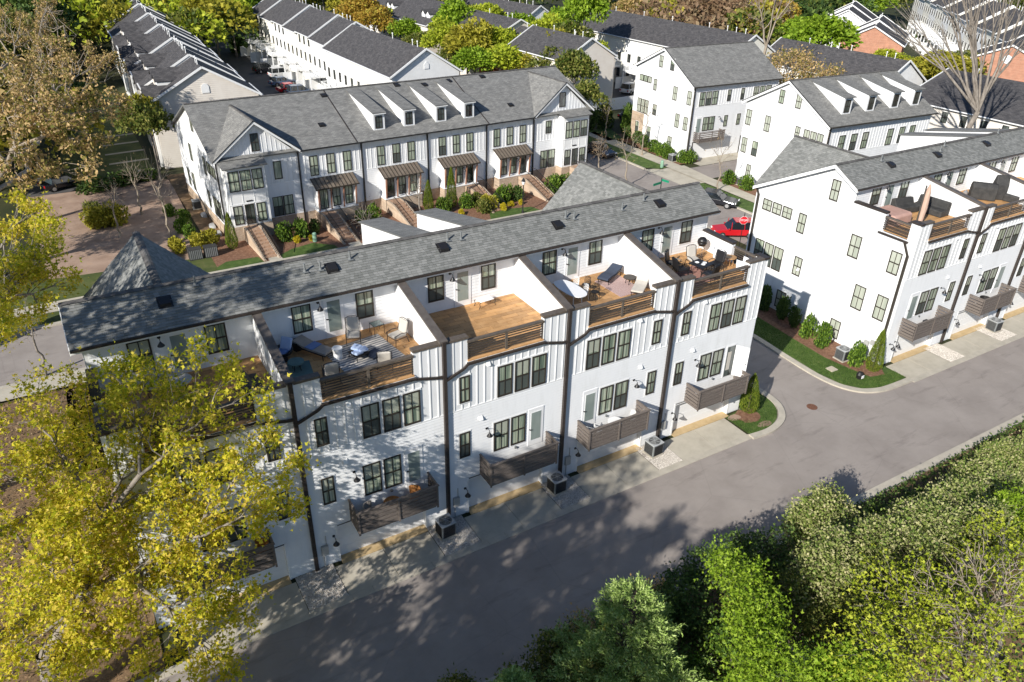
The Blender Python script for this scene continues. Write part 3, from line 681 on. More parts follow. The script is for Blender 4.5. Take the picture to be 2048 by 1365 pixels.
ds = MB(); lap(ds, (0, 0, 0), (1, 0, 0), (0, -1, 0), (1.25, 4.45), lambda z: [(0, DL)], step=.2)
lap(ds, (0, 0, 0), (0, 1, 0), (-1, 0, 0), (1.25, 4.45), lambda z: [(0, DD)], step=.2); ds.build('lap_siding', M['white'], D, kind='stuff')
db = MB()
def dz(x):
    for gx0, gx1, za in ((0, 7.45, 10.45), (34.4, 42.2, 10.6)):
        if gx0 < x < gx1: c_ = (gx0+gx1)/2; return (4.5, za-.3-abs(x-c_)*(za-7.2)/((gx1-gx0)/2))
    return (4.5, 7.25)
battens(db, (0, 0, 0), (1, 0, 0), (0, -1, 0), [.1+.42*i for i in range(100)], dz, skip=skD)
db.box(0, DL, -.035, 0, 4.43, 4.5); db.box(0, .14, -.04, 0, 1.25, 7.2); db.box(DL-.14, DL, -.04, 0, 1.25, 7.2); db.build('battens', M['white_trim'], D, kind='stuff')
# roof
ov = .35; sl_ = MB(); slab(sl_, [(-ov, -.4, EZ), (DL+ov, -.4, EZ), (DL+ov, RY, RZ), (-ov, RY, RZ)], .15); slab(sl_, [(DL+ov, DD+.4, EZ+.05), (-ov, DD+.4, EZ+.05), (-ov, RY, RZ), (DL+ov, RY, RZ)], .15)
for gx0, gx1, za in ((0, 7.45, 10.5), (34.4, 42.2, 10.64)):
    c_ = (gx0+gx1)/2; hw = (gx1-gx0)/2+.28; sl2 = (za-EZ)/hw
    ym = -.4+(za-EZ)/((RZ-EZ)/(RY+.4))
    slab(sl_, [(c_-hw, -.42, EZ), (c_-hw, -.39, EZ), (c_, ym, za), (c_, -.42, za)], .02)
    slab(sl_, [(c_+hw, -.39, EZ), (c_+hw, -.42, EZ), (c_, -.42, za), (c_, ym, za)], .02)
    rb = MB()
    for s in (-1, 1):
        rb.extr([(c_, -.43, za-.03), (c_+s*hw, -.43, EZ-.03), (c_+s*hw, -.43, EZ-.25), (c_, -.43, za-.27)], (0, -.035, 0))
    rb.build('rake_board', M['white_trim'], D)
    rb = MB()
    for s in (-1, 1): rb.beam((c_, -.47, za+.01), (c_+s*(hw+.02), -.47, EZ+.01), .06, .07)
    rb.build('drip_edge', M['black'], D)
    rc = MB(); ridge_cap(rc, (c_, -.42, za+.02), (c_, ym, za+.02), .3); rc.build('ridge_cap', M['ridge'], D)
ro = sl_.build('roof', M['roofmid'], D)
rc = MB(); ridge_cap(rc, (-ov, RY, RZ+.03), (DL+ov, RY, RZ+.03), .36); rc.build('ridge_cap', M['ridge'], D)
bx('gutter', M['black'], D, 7.6, 34.2, -.52, -.4, EZ-.12, EZ+.0)
for x in (13.3, 28.25): MB().beam((x, -.4, EZ+.03), (x, RY, RZ+.03), .07, .05).build('roof_seam', M['brown'], D)
for x0 in (15.65, 18.95, 22.6, 25.95):
    yb0, zb, zt, x1 = .9, 7.88, 9.62, x0+1.2
    dm = MB().extr([(x0, yb0, zb-.1), (x0, yb0, zt-.08), (x0, 6.9, 10.58)], (x1-x0, 0, 0)).build('dormer', M['white'], D)
    q = MB(); slab(q, [(x0-.12, yb0-.3, zt), (x1+.12, yb0-.3, zt), (x1+.12, 7.1, 10.72), (x0-.12, 7.1, 10.72)], .08); q.build('dormer_roof', M['roofmid'], dm)
    MB().box(x0-.02, x0+.16, yb0-.04, yb0-.002, zb-.1, zt-.1).box(x1-.16, x1+.02, yb0-.04, yb0-.002, zb-.1, zt-.1).box(x0+.16, x1-.16, yb0-.04, yb0-.002, zb-.12, zb+.1).box(x0-.1, x1+.1, yb0-.3, yb0-.27, zt-.16, zt-.085).build('dormer_trim', M['white_trim'], dm)
    win(D, x0+.24, yb0-.003, zb+.18, .72, 1.2, mat='pane_dark', casing=0)
for x in DU[1:-1]: MB().box(x-.07, x+.07, -.16, -.04, 0, 7.2).beam((x, -.45, EZ-.1), (x, -.1, 7.1), .1, .1).build('downspout', M['black'], D)
for x in (-.02, DL-.05): MB().box(x-.06, x+.06, -.16, -.042, .0, 7.1).build('downspout', M['black'], D)
# porches
for k, px0 in enumerate((8.4, 15.45, 22.2, 29.05)):
    px1 = px0+4.3; pr = MB().extr([(px0+.15, 0, 4.35), (px0+.15, -1.15, 3.75), (px0+.15, -1.15, 3.55), (px0+.15, 0, 3.55)], (px1-px0-.3, 0, 0))
    pr.box(px0+.15, px0+.33, -1.1, -.01, 1.4, 3.55); pr.box(px1-.33, px1-.15, -1.1, -.01, 1.4, 3.55)
    doorleft = k in (0, 1)
    xs_ = [px0+.45+1.28*i for i in range(3)]
    pr.box(px0+.33, px1-.33, -.75, -.7, 1.45, 3.55).build('porch', M['white_trim'], D)
    for i, x in enumerate(xs_):
        isdoor = i == (0 if doorleft else 2)
        win(D, x+.03, -.76, 1.5 if isdoor else 1.62, .82, 1.95 if isdoor else 1.8, mat='pane_dark' if (isdoor and k != 0) else 'pane', hung=not isdoor, cols=2)
    bx('porch_base', M['brick'], D, px0+.1, px1-.1, -1.16, -.06, 0, 1.4); bx('sill', M['white_trim'], D, px0+.05, px1-.05, -1.2, -.06, 1.4, 1.47)
    for x in [px0+.25]+[xs_[0]+1.04, xs_[1]+1.04]+[px1-.25]:
        MB().beam((x, -1.05, 1.47), (x, -1.3, 3.62), .12, .12).build('post', M['cedar'], D)
    q = MB(); slab(q, [(px0-.05, -1.45, 3.72), (px1+.05, -1.45, 3.72), (px1+.05, -.003, 4.42), (px0-.05, -.003, 4.42)], .06); pr_ = q.build('porch_roof', M['copper'], D)
    q = MB()
    for i in range(12):
        x = px0+.0+i*4.3/11; q.beam((x, -1.45, 3.745), (x, -.01, 4.445), .03, .05)
    q.box(px0-.07, px1+.07, -1.5, -1.46, 3.62, 3.74); q.build('standing_seam', M['frame'], pr_)
    sx = px0+.35 if doorleft else px1-1.55
    steps(D, sx, sx+1.15, -2.6, -6.9, 1.32)
    wall_lamp(D, sx+(1.25 if doorleft else -.1), -.76, 3.1)
# end bays with hood roofs
for bx0, bx1, zt in ((.2, 4.05, 6.95), (37.55, 41.35, 7.15)):
    b = MB().box(bx0+.12, bx1-.12, -1.15, -.01, 1.4, zt-.1).build('bay', M['white_trim'], D)
    q = MB(); slab(q, [(bx0-.08, -1.55, zt-.03), (bx1+.08, -1.55, zt-.03), (bx1+.08, -.01, zt+.42), (bx0-.08, -.01, zt+.42)], .1); q.build('bay_roof', M['roofmid'], b)
    q = MB()
    for i in range(4): x = bx0+.35+i*(bx1-bx0-.7)/3; q.box(x-.03, x+.03, -1.175, -1.15, 3.55, 4.55)
    q.box(bx0+.12, bx1-.12, -1.18, -1.15, 4.5, 4.58); q.box(bx0+.12, bx1-.12, -1.18, -1.15, 3.45, 3.52); q.build('panel_strips', M['white_trim'], b)
    for i in range(3): x = bx0+.38+i*1.06; win(D, x, -1.152, 4.68, .95, 1.85, casing=.05)
    for i in range(3): x = bx0+.38+i*1.06; win(D, x, -1.152, 1.62 if i != 1 else 1.5, .84, 1.75 if i != 1 else 1.9, casing=.05, mat='pane_dark' if i == 1 else 'pane', hung=i != 1)
    bx('bay_base', M['brick'], D, bx0+.08, bx1-.08, -1.2, -.06, 0, 1.4)
    steps(D, (bx0+bx1)/2-.75 if bx0 < 5 else bx0+1.4, (bx0+bx1)/2+.35 if bx0 < 5 else bx0+2.5, -2.6, -6.9, 1.32)
# left end wall windows (facing -x)
for y1, w1, z, h1 in ((7.2, .85, 8.45, 1.2), (9.9, .85, 5.0, 1.7), (4.55, .85, 5.0, 1.7), (3.2, .9, 5.5, 1.05), (2.2, .9, 5.5, 1.05), (1.2, .9, 5.5, 1.05), (10.9, .9, 1.7, 1.8), (5.0, .8, 1.75, 1.65), (3.1, .85, 1.5, 1.85), (2.15, .85, 1.5, 1.85), (1.2, .85, 1.5, 1.85), (12.9, .85, 1.7, 1.8)):
    win(D, -.022, y1, z, w1, h1, rz=R(-90), casing=.06, hung=h1 > 1.3)
for px, py in ((604, 190), (643, 252), (735, 176), (854, 162), (953, 152), (994, 207), (828+0, 178)):
    pass
for x, y in ((13.0, 6.6), (16.2, 1.9), (21.3, 7.0), (27.5, 6.8), (24.4, 6.6), (31.9, 6.9), (32.5, 1.9), (11.0, 2.5)):
    roof_vent(D, x, y, EZ+(y+.4)*(RZ-EZ)/(RY+.4)+.02, 24)
# door numbers are cut off by the porch shade; only the plates show
for x, z in ((2.15, 3.62), (39.3, 3.7)): bx('number_plate', M['black'], D, x-.28, x+.28, -1.2, -1.18, z, z+.12)

# ------------------------------------------------------------------ two white blocks to the right, one with dormers
def block(label, ox, oy, deg, L, Dp, ez0, ry, rz_, ez1, endw, frontw, seam, roofmat='roofmid', basey=0):
    T = thing('townhouse_block', label, 'townhouse block', (ox, oy, 0), R(deg))
    MB().extr([(0, 0, 0), (0, 0, ez0-.1), (0, ry, rz_-.15), (0, Dp, ez1-.1), (0, Dp, 0)], (L, 0, 0)).build('wall', M['white'], T)
    s = MB(); lap(s, (0, 0, 0), (0, 1, 0), (-1, 0, 0), (.1, seam), lambda z: [(0, Dp)], step=.2); lap(s, (0, 0, 0), (1, 0, 0), (0, -1, 0), (.1, seam), lambda z: [(0, L)], step=.2)
    s.build('lap_siding', M['white'], T, kind='stuff')
    sk = []
    for w4 in endw:
        y1, w1, z, h1 = w4[:4]; win(T, -.022, y1, z, w1, h1, rz=R(-90), casing=.05, hung=h1 > 1.15, mat='pane_lit' if random.random() < .6 else 'pane')
    for x, w1, z, h1 in frontw: win(T, x, -.002, z, w1, h1, casing=.06); sk.append((x-.06, x+w1+.06, z-.1, z+h1+.06))
    b = MB(); battens(b, (0, 0, 0), (1, 0, 0), (0, -1, 0), [.1+.42*i for i in range(int(L/.42))], (seam+.1, ez0-.15), skip=sk); b.box(0, L, -.035, 0, seam, seam+.08)
    battens(b, (0, 0, 0), (0, 1, 0), (-1, 0, 0), [.1+.42*i for i in range(int(Dp/.42))], lambda y: (seam+.1, (ez0+(rz_-ez0)*y/ry if y < ry else rz_+(ez1-rz_)*(y-ry)/(Dp-ry))-.3), proud=.012)
    b.box(-.03, 0, 0, .12, 0, ez0-.1).build('battens', M['white_trim'], T, kind='stuff')
    ov = .35; m0 = (rz_-ez0)/ry; r = MB()
    slab(r, [(-ov, -.4, ez0), (L+ov, -.4, ez0), (L+ov, ry, rz_), (-ov, ry, rz_)], .15); slab(r, [(L+ov, Dp+.4, ez1), (-ov, Dp+.4, ez1), (-ov, ry, rz_), (L+ov, ry, rz_)], .15); r.build('roof', M[roofmat], T)
    k = MB()
    for (y0, z0), (y1, z1) in (((-.4, ez0), (ry, rz_)), ((ry, rz_), (Dp+.4, ez1))): k.extr([(-ov, y0, z0-.03), (-ov, y1, z1-.03), (-ov, y1, z1-.28), (-ov, y0, z0-.28)], (-.03, 0, 0))
    k.build('rake_board', M['white_trim'], T)
    k = MB()
    for (y0, z0), (y1, z1) in (((-.4, ez0), (ry, rz_)), ((ry, rz_), (Dp+.4, ez1))): k.beam((-ov-.02, y0, z0+.01), (-ov-.02, y1, z1+.01), .06, .07)
    k.build('drip_edge', M['black'], T)
    bx('gutter', M['frame'], T, -ov, L+ov, -.52, -.4, ez0-.13, ez0-.01)
    rc = MB(); ridge_cap(rc, (-ov, ry, rz_+.02), (L+ov, ry, rz_+.02), .3); rc.build('ridge_cap', M['ridge'], T)
    MB().box(.05, .2, -.16, -.04, .1, ez0-.15).build('downspout', M['frame'], T)
    return T
Cb = block('tall white block with a plain gable roof and one wooden rear balcony', 54.6, 43.5, -2, 14.0, 11.6, 9.05, 5.9, 12.6, 9.6,
    [(6.98, .75, 10.2, 1.4), (4.75, .75, 10.15, 1.4), (10.6, .8, 7.95, .8), (9.75, .8, 7.95, .8), (8.9, .8, 7.95, .8), (7.63, .65, 7.25, 1.4), (3.68, .8, 6.8, 1.65), (.95, .8, 6.75, 1.65), (10.6, .75, 3.95, 1.8), (9.8, .75, 3.95, 1.8), (9.0, .75, 3.95, 1.8), (7.28, .75, 4.2, 1.35), (2.69, .8, 3.65, 1.7), (1.08, .8, 3.63, 1.65), (10.6, .7, 1.3, 1.4), (7.99, .7, 1.15, 1.4), (3.66, .8, .95, 1.35)],
    [(1.05, .88, 6.6, 1.68), (2.05, .88, 6.6, 1.68), (3.05, .88, 6.6, 1.68), (5.5, .56, 6.87, 1.38), (7.7, .56, 6.87, 1.38), (9.8, .88, 6.6, 1.68), (10.85, .88, 6.6, 1.68), (11.9, .88, 6.6, 1.68), (2.07, .9, 3.5, 1.7), (3.05, .9, 3.5, 1.7), (5.5, .58, 3.73, 1.4), (7.65, .58, 3.73, 1.4)], 6.45)
bx('brick_panel', M['brick_r'], Cb, -.05, -.03, 9.0, 11.55, .05, 3.9)
glass_door(Cb, 1.1, -.002, 3.1, .6, 2.1)
D_ = 1.1; bal = MB().box(.85, 4.95, -D_, -.002, 2.4, 2.52).build('balcony', M['weather'], Cb)
for s in range(5):
    z = 2.58+s*.215
    bx('plank', M['weather'], bal, .9, 4.9, -D_-.012, -D_+.018, z, z+.12)
    for xx in (.85, 4.92): bx('plank', M['weather'], bal, xx, xx+.03, -D_+.03, -.01, z, z+.12)
bx('handrail', M['weather'], bal, .8, 5.0, -D_-.06, -D_+.06, 3.62, 3.68)
for xx in (.85, 2.85, 4.83): bx('post', M['weather'], bal, xx, xx+.1, -D_-.055, -D_-.013, 2.3, 3.62)
for g0, g1 in ((.95, 5.3), (8.9, 13.2)):
    go = MB().box(g0, g1, -.05, 0, .02, 2.15).build('garage_door', M['door_white'], Cb); bx('casing', M['frame'], go, g0-.12, g0, -.07, 0, 0, 2.25); bx('casing', M['frame'], go, g0, g1, -.07, 0, 2.15, 2.25)
wall_lamp(Cb, .5, 0, 1.7); wall_lamp(Cb, 4.65, 0, 4.9)
Eb = block('white block with four shed dormers in a line on its roof', 54.45, 23.45, -3, 15.6, 11.9, 8.8, 6.0, 12.2, 8.85,
    [(7.25, .72, 9.65, 1.42), (4.85, .75, 9.62, 1.42), (11.6, .82, 6.42, 1.7), (8.66, .82, 6.35, 1.7), (4.2, .65, 6.6, 1.3), (3.0, .8, 7.0, .85), (2.1, .8, 7.0, .85), (1.2, .8, 7.0, .85), (11.6, .82, 3.3, 1.7), (9.9, .85, 3.3, 1.65), (10.2, .7, .8, 1.4)],
    [(1.75, .88, 5.95, 1.72), (3.5, .88, 5.95, 1.72), (5.2, .88, 5.95, 1.72), (9.0, .9, 5.9, 1.75), (10.85, .88, 5.95, 1.72), (12.5, .88, 5.95, 1.72)], 6.1-.3)
for i, x0 in enumerate((2.5, 6.0, 9.75, 13.05)):
    x1 = x0+1.2; yb0 = 1.0; zb = 8.8+(yb0+.4)*.53-.05; zt = zb+1.75
    dm = MB().extr([(x0, yb0, zb-.1), (x0, yb0, zt-.08), (x0, 5.9, 12.1)], (x1-x0, 0, 0)).build('dormer', M['white'], Eb)
    q = MB(); slab(q, [(x0-.14, yb0-.35, zt), (x1+.14, yb0-.35, zt), (x1+.14, 6.0, 12.18), (x0-.14, 6.0, 12.18)], .08); q.build('dormer_roof', M['roofmid'], dm)
    MB().box(x0-.02, x0+.16, yb0-.04, yb0-.002, zb-.1, zt-.1).box(x1-.16, x1+.02, yb0-.04, yb0-.002, zb-.1, zt-.1).box(x0+.16, x1-.16, yb0-.04, yb0-.002, zb-.12, zb+.1).build('dormer_trim', M['white_trim'], dm)
    win(Eb, x0+.24, yb0-.003, zb+.18, .72, 1.25, mat='pane_dark', casing=0)

# ------------------------------------------------------------------ older rows further off
def old_row(label, ox, oy, deg, segs, Dp, h, rh, wall, roof='rooffar', name='old_townhouse_row', winside='', dormers=(), vents=True, gab=None, stoff=0, pipes=True, endwin=True):
    """row along local +x with ridge along x; segs = lengths, alternately stepped; front faces -y, back +y"""
    T = thing(name, label, 'townhouse row', (ox, oy, 0), R(deg)); x = 0
    for i, L in enumerate(segs):
        st = stoff*(i % 2); hh = h+(st*.35 if stoff else 0); y0, y1 = (st*.6, Dp-.0)
        rm = (y0+y1)/2
        wm = M[wall[i % len(wall)]]
        MB().extr([(x, y0, 0), (x, y0, hh-.1), (x, rm, hh+rh-.12), (x, y1, hh-.1), (x, y1, 0)], (L-.01, 0, 0)).build('wall', wm, T)
        r = MB(); o0 = .3 if i == 0 else 0.0; o1 = .3 if i == len(segs)-1 else 0.0
        slab(r, [(x-o0, y0-.35, hh-.1), (x+L+o1-.01, y0-.35, hh-.1), (x+L+o1-.01, rm, hh+rh), (x-o0, rm, hh+rh)], .12)
        slab(r, [(x+L+o1-.01, y1+.35, hh-.1), (x-o0, y1+.35, hh-.1), (x-o0, rm, hh+rh), (x+L+o1-.01, rm, hh+rh)], .12); ro = r.build('roof', M[roof], T)
        MB().beam((x-o0, y0-.42, hh-.15), (x+L, y0-.42, hh-.15), .14, .12).beam((x-o0, y1+.42, hh-.15), (x+L, y1+.42, hh-.15), .14, .12).build('gutter', M['white_trim'], T)
        e = MB()
        if stoff or i == 0:
            for a, b in (((y0-.35, hh-.1), (rm, hh+rh)), ((rm, hh+rh), (y1+.35, hh-.1))): e.beam((x-o0-.03, a[0], a[1]), (x-o0-.03, b[0], b[1]), .1, .22)
        if i == len(segs)-1:
            for a, b in (((y0-.35, hh-.1), (rm, hh+rh)), ((rm, hh+rh), (y1+.35, hh-.1))): e.beam((x+L+o1, a[0], a[1]), (x+L+o1, b[0], b[1]), .1, .22)
        if e.v: e.build('rake_board', M['white_trim'], T)
        if vents:
            for q in range(3):
                vx = x+L*(.2+.3*q); MB().box(vx-.12, vx+.12, rm*.3, rm*.3+.25, 0, .2).build('roof_vent', M['black'], T).location = (0, y0 if st else 0, hh-.1+(rh+.1)*.3)
        if pipes:
            for q in range(random.choice((1, 2, 2, 3))):
                vx = x+L*(.2+.25*q+random.uniform(0, .1)); MB().tube((vx, rm+.1, hh+rh-.1), (vx, rm+.1, hh+rh+.65), .05, .05, 7).tube((vx, rm+.1, hh+rh+.55), (vx, rm+.1, hh+rh+.7), .1, .1, 7).build('flue_pipe', M['white_trim'], T)
        for side in winside:
            yy = y0 if side == 'f' else y1; rzz = 0 if side == 'f' else math.pi; s = 1 if side == 'f' else -1
            for fl in (1.2, 3.9, 6.5):
                if fl+1.5 > hh-.2: continue
                k = max(2, int(L/2.1))
                for q in range(k):
                    cx = x+L*(q+.5)/k; win(T, cx-.42*s, yy-.003*s, fl, .84, 1.4, rz=rzz, casing=.08, mat='pane_dark')
        x += L
    return T, x
Fx = Vector((-2.5, 68.3)); 
# row F : gable end towards us, ridge running away; local x = away from us (world +y), so deg=90 and local y = world -x
rowF, _ = old_row('beige old row at upper left with stepped dark roofs and cream gable end', 9.0, 68.3, 88.0, [7.2, 7.2, 7.2, 7.2, 7.2, 7.2, 7.2, 7.2, 7.2, 7.2], 11.7, 7.6, 3.4, ['cream', 'greyvinyl'], stoff=.7, winside='b')
lv = MB().extr([(-.03, 5.4, 8.15), (-.03, 6.25, 8.15), (-.03, 6.25, 8.85), (-.03, 6.1, 9.1), (-.03, 5.83, 9.2), (-.03, 5.55, 9.1), (-.03, 5.4, 8.85)], (-.06, 0, 0)).build('gable_louvre', M['white_trim'], rowF)
lp = MB(); lap(lp, (0, 0, 0), (0, 1, 0), (-1, 0, 0), (.1, 10.3), lambda z: [(max(0, (z-7.5)*1.74), 11.7-max(0, (z-7.5)*1.74))], step=.22); lp.build('lap_siding', M['cream'], rowF, kind='stuff')
# front dormers & cross gables on F's left side (local y+)
for i, x in enumerate((2.2, 5.3, 12.6, 15.8, 23.5, 27, 34.0, 37.5, 45, 48.5)):
    z0 = 8.1; y0 = 11.7-1.1
    dm = MB().extr([(x, y0-.0, z0-.4), (x, y0, z0+1.3), (x+1.0, y0, z0+1.95), (x+2.0, y0, z0+1.3), (x+2.0, y0, z0-.4)], (0, -2.6, 0)).build('dormer', M['cream'] if i % 2 else M['greyvinyl'], rowF)
    q = MB(); slab(q, [(x-.15, y0+.25, z0+1.25), (x-.15, y0-3.2, z0+1.25), (x+1, y0-3.2, z0+2.05), (x+1, y0+.25, z0+2.05)], .08, False); slab(q, [(x+2.15, y0-3.2, z0+1.25), (x+2.15, y0+.25, z0+1.25), (x+1, y0+.25, z0+2.05), (x+1, y0-3.2, z0+2.05)], .08, False); q.build('dormer_roof', M['rooffar'], dm)
for i, x in enumerate((.6, 10.5, 20.6, 31.0, 41.5)):
    z0 = 7.2; y0 = 11.7+.35
    dm = MB().extr([(x, y0, z0-7.1), (x, y0, z0), (x+1.7, y0, z0+1.7), (x+3.4, y0, z0), (x+3.4, y0, z0-7.1)], (0, -1.5, 0)).build('front_bay', M['cream' if i % 2 else 'greyvinyl'], rowF)
    q = MB(); slab(q, [(x-.2, y0+.3, z0-.1), (x-.2, y0-3.4, z0-.1), (x+1.7, y0-3.4, z0+1.8), (x+1.7, y0+.3, z0+1.8)], .08, False); slab(q, [(x+3.6, y0-3.4, z0-.1), (x+3.6, y0+.3, z0-.1), (x+1.7, y0+.3, z0+1.8), (x+1.7, y0-3.4, z0+1.8)], .08, False); q.build('bay_roof', M['rooffar'], dm)
# small white porch house attached at the foot of F
# row G : two groups with rear decks facing left
def decks(T, spots, hz, dep=2.6, w_=4.2, side=1, yb=0):
    for x in spots:
        o = MB().box(x, x+w_, yb, yb+dep*side, hz-.2, hz) if side > 0 else MB().box(x, x+w_, yb-dep, yb, hz-.2, hz)
        o = o.build('rear_deck', M['white_trim'], T); ys = yb+dep if side > 0 else yb-dep
        rl = MB().box(x, x+w_, min(ys, ys-.06*side), max(ys, ys-.06*side), hz+.9, hz+.98).box(x, x+w_, min(ys, ys-.06*side), max(ys, ys-.06*side), hz+.06, hz+.12)
        for q in range(int(w_/.22)): rl.box(x+q*.22, x+q*.22+.05, min(ys, ys-.03*side), max(ys, ys-.03*side), hz+.12, hz+.9)
        for xx in (x, x+w_-.06):
            rl.box(xx, xx+.06, min(yb, ys), max(yb, ys), hz+.9, hz+.98)
            for q in range(int(dep/.25)): yy = min(yb, ys)+q*.25; rl.box(xx, xx+.05, yy, yy+.05, hz, hz+.9)
        rl.build('railing', M['white_trim'], o)
        for xx in (x+.1, x+w_-.3): bx('post', M['white_trim'], o, xx, xx+.2, min(ys, ys-.2*side), max(ys, ys-.2*side), 0, hz-.2)
        bx('privacy_wall', M['white_trim'], T, x+w_+.05, x+w_+.13, min(yb, ys+1.2*side), max(yb, ys+1.2*side), 0, 1.9)
G1, _ = old_row('white old row with dark roof and a plain white gable, behind the dormered row', 36.2, 69.5, 91.0, [8, 8, 9.5], 9.8, 8.0, 3.1, ['greyvinyl', 'cream2', 'greyvinyl'], winside='b', stoff=.0)
MB().extr([(-.02, 4.5, 8.6), (-.02, 5.2, 8.6), (-.02, 5.2, 9.2), (-.02, 4.85, 9.55), (-.02, 4.5, 9.2)], (-.06, 0, 0)).build('gable_louvre', M['white_trim'], G1)
decks(G1, (1.5, 9, 17.0), 3.0, side=1, yb=9.8)
G2, _ = old_row('cream and white old row with many white rear decks along the back lane', 37.4, 97.6, 90.0, [7.5, 7.5, 7.5, 7.5, 8, 8], 10.4, 8.0, 3.1, ['greyvinyl', 'cream2', 'cream2'], winside='b', stoff=.7)
decks(G2, (1.2, 8.7, 16.2, 23.7, 31.5, 39.5), 3.0, side=1, yb=10.4)
# rows beyond the middle trees
I1, _ = old_row('white row with a pale gable end and twin dormers at top centre', 64.5, 114.0, 92, [8, 8, 8, 8], 12.5, 7.8, 3.3, ['cream', 'greyvinyl'], winside='b')
I2, _ = old_row('low dark roofed row half hidden by the yellow green trees', 66.0, 93.0, 92, [8, 8], 12.5, 7.6, 3.2, ['cream', 'redbrick'], winside='b')
K1, _ = old_row('white row with flat cornice at the top, left of the tall green tree', 78.0, 108, -84+180, [8, 8, 8], 10, 8, 3.0, ['greyvinyl'], winside='b')
for T_, xs_ in ((I1, (2, 18)),):
    for x in xs_:
        for dx in (0, 2.0):
            dm = MB().extr([(x+dx, 10.9, 8.0), (x+dx, 10.9, 9.4), (x+dx+.7, 10.9, 10.0), (x+dx+1.4, 10.9, 9.4), (x+dx+1.4, 10.9, 8.0)], (0, -2.4, 0)).build('dormer', M['white_trim'], T_)
            q = MB(); slab(q, [(x+dx-.12, 11.1, 9.35), (x+dx-.12, 8.2, 9.35), (x+dx+.7, 8.2, 10.08), (x+dx+.7, 11.1, 10.08)], .07, False); slab(q, [(x+dx+1.52, 8.2, 9.35), (x+dx+1.52, 11.1, 9.35), (x+dx+.7, 11.1, 10.08), (x+dx+.7, 8.2, 10.08)], .07, False); q.build('dormer_roof', M['rooffar'], dm)
Lr, _ = old_row('dark roofed row with two pairs of white dormers behind the green trees', 68.5, 77.0, 97, [10, 10, 10], 13, 6.2, 3.6, ['cream', 'redbrick', 'cream'], winside='')
for x in (4, 16.5, 24):
    for dx in (0, 2.6):
        dm = MB().extr([(x+dx, 11.3, 6.4), (x+dx, 11.3, 8.4), (x+dx+.8, 11.3, 9.2), (x+dx+1.6, 11.3, 8.4), (x+dx+1.6, 11.3, 6.4)], (0, -3.2, 0)).build('dormer', M['white_trim'], Lr)
        q = MB(); slab(q, [(x+dx-.15, 11.5, 8.35), (x+dx-.15, 7.6, 8.35), (x+dx+.8, 7.6, 9.3), (x+dx+.8, 11.5, 9.3)], .07, False); slab(q, [(x+dx+1.75, 7.6, 8.35), (x+dx+1.75, 11.5, 8.35), (x+dx+.8, 11.5, 9.3), (x+dx+.8, 7.6, 9.3)], .07, False); q.build('dormer_roof', M['rooffar'], dm)
        win(Lr, x+dx+1.05, 11.302, 7.0, .55, 1.1, rz=math.pi, mat='pane_dark', casing=.05)
J1, _ = old_row('cream row with white raised decks behind the tall white block', 88.5, 62.0, 91.5, [8, 8, 8, 8, 8, 8], 10.6, 8.0, 3.0, ['cream2', 'cream2', 'greyvinyl'], winside='b')
decks(J1, (1.5, 9, 17, 25), 3.0, side=1, yb=10.6)
Jw, _ = old_row('grey shaded end unit behind the olive trees at the lane mouth', 63.2, 70.5, -88+180, [7.5, 7.5], 9.5, 8.0, 2.8, ['cream'], winside='')
bx('garden_fence', M['white_trim'], Jw, -.6, -.5, -6.5, 9.0, 0, 1.8)
M1, _ = old_row('dark roofed row with a speckled white gable behind the dormered block', 95.6, 40.6, 90, [7.5, 7.5, 7.5], 9.3, 7.0, 3.0, ['greyvinyl', 'cream2'])
N1, _ = old_row('low beige row with charcoal roof under the big bare tree', 105.0, 14.0, 90, [8, 8, 7.5], 17.5, 5.9, 3.1, ['cream'], winside='b')
O1, _ = old_row('red brick gable house with a round white louvre at the right edge', 119.4, 34.4, 20, [9, 9], 14.0, 7.2, 3.2, ['redbrick'], pipes=False)
MB().tube((-.02, 7.2, 8.3), (-.1, 7.2, 8.3), .62, .62, 14).build('gable_louvre', M['white_trim'], O1)
Q1, _ = old_row('red brick gabled row with a blue-black roof beyond the olive trees', 127.5, 66.3, 31, [8, 8.5], 11, 6.2, 3.0, ['redbrick', 'greyvinyl'], stoff=.8)
Q2, _ = old_row('small white gabled row behind the red brick gable', 143, 84, 33, [9, 9], 12, 6.2, 3.4, ['greyvinyl', 'greyvinyl'], stoff=.8)
S1, _ = old_row('long white stepped row with party walls at the top right corner', 139, 41.5, 44, [7.5]*12, 11, 9, 3.4, ['greyvinyl', 'cream2'], stoff=1.1, winside='b')
decks(S1, [1+7.5*i for i in range(10)], 3.2, side=1, yb=11, dep=3.2)

# ------------------------------------------------------------------ ground
def sheet(name, mat, pts, z, kind='structure', parent=None):
    m = MB(); m.poly([(x, y, z) for x, y in pts]); o = m.build(name, mat, parent)
    if kind: o['kind'] = kind
    return o
sheet('ground', M['forest'], [(-300, -200), (800, -200), (800, 900), (-300, 900)], -.06)
sheet('alley', M['asphalt'], [(-60, -9.2), (90, -9.2), (90, -2.5), (33.1, -2.3), (33.1, 22.9), (20.4, 22.9), (20.4, -2.3), (-60, -2.5)], 0.0)
sheet('street', M['asphalt'], [(-80, 24.6), (41.0, 24.6), (41.0, 14), (47.6, 14), (47.6, 90), (41.0, 90), (41.0, 32.3), (-80, 32.3)], 0.008)
sheet('courtyard_lane', M['asphalt'], [(47.6, 36.5), (75, 36.5), (75, 40.8), (53.4, 40.8), (47.6, 42.8)], 0.004)
sheet('back_lane', M['asphalt_shaded'], [(13.5, 70), (24.5, 70), (24.5, 175), (13.5, 175)], 0.0)
sheet('parking_lane', M['asphalt_shaded'], [(66, 60), (84, 60), (84, 150), (66, 150)], 0.0)
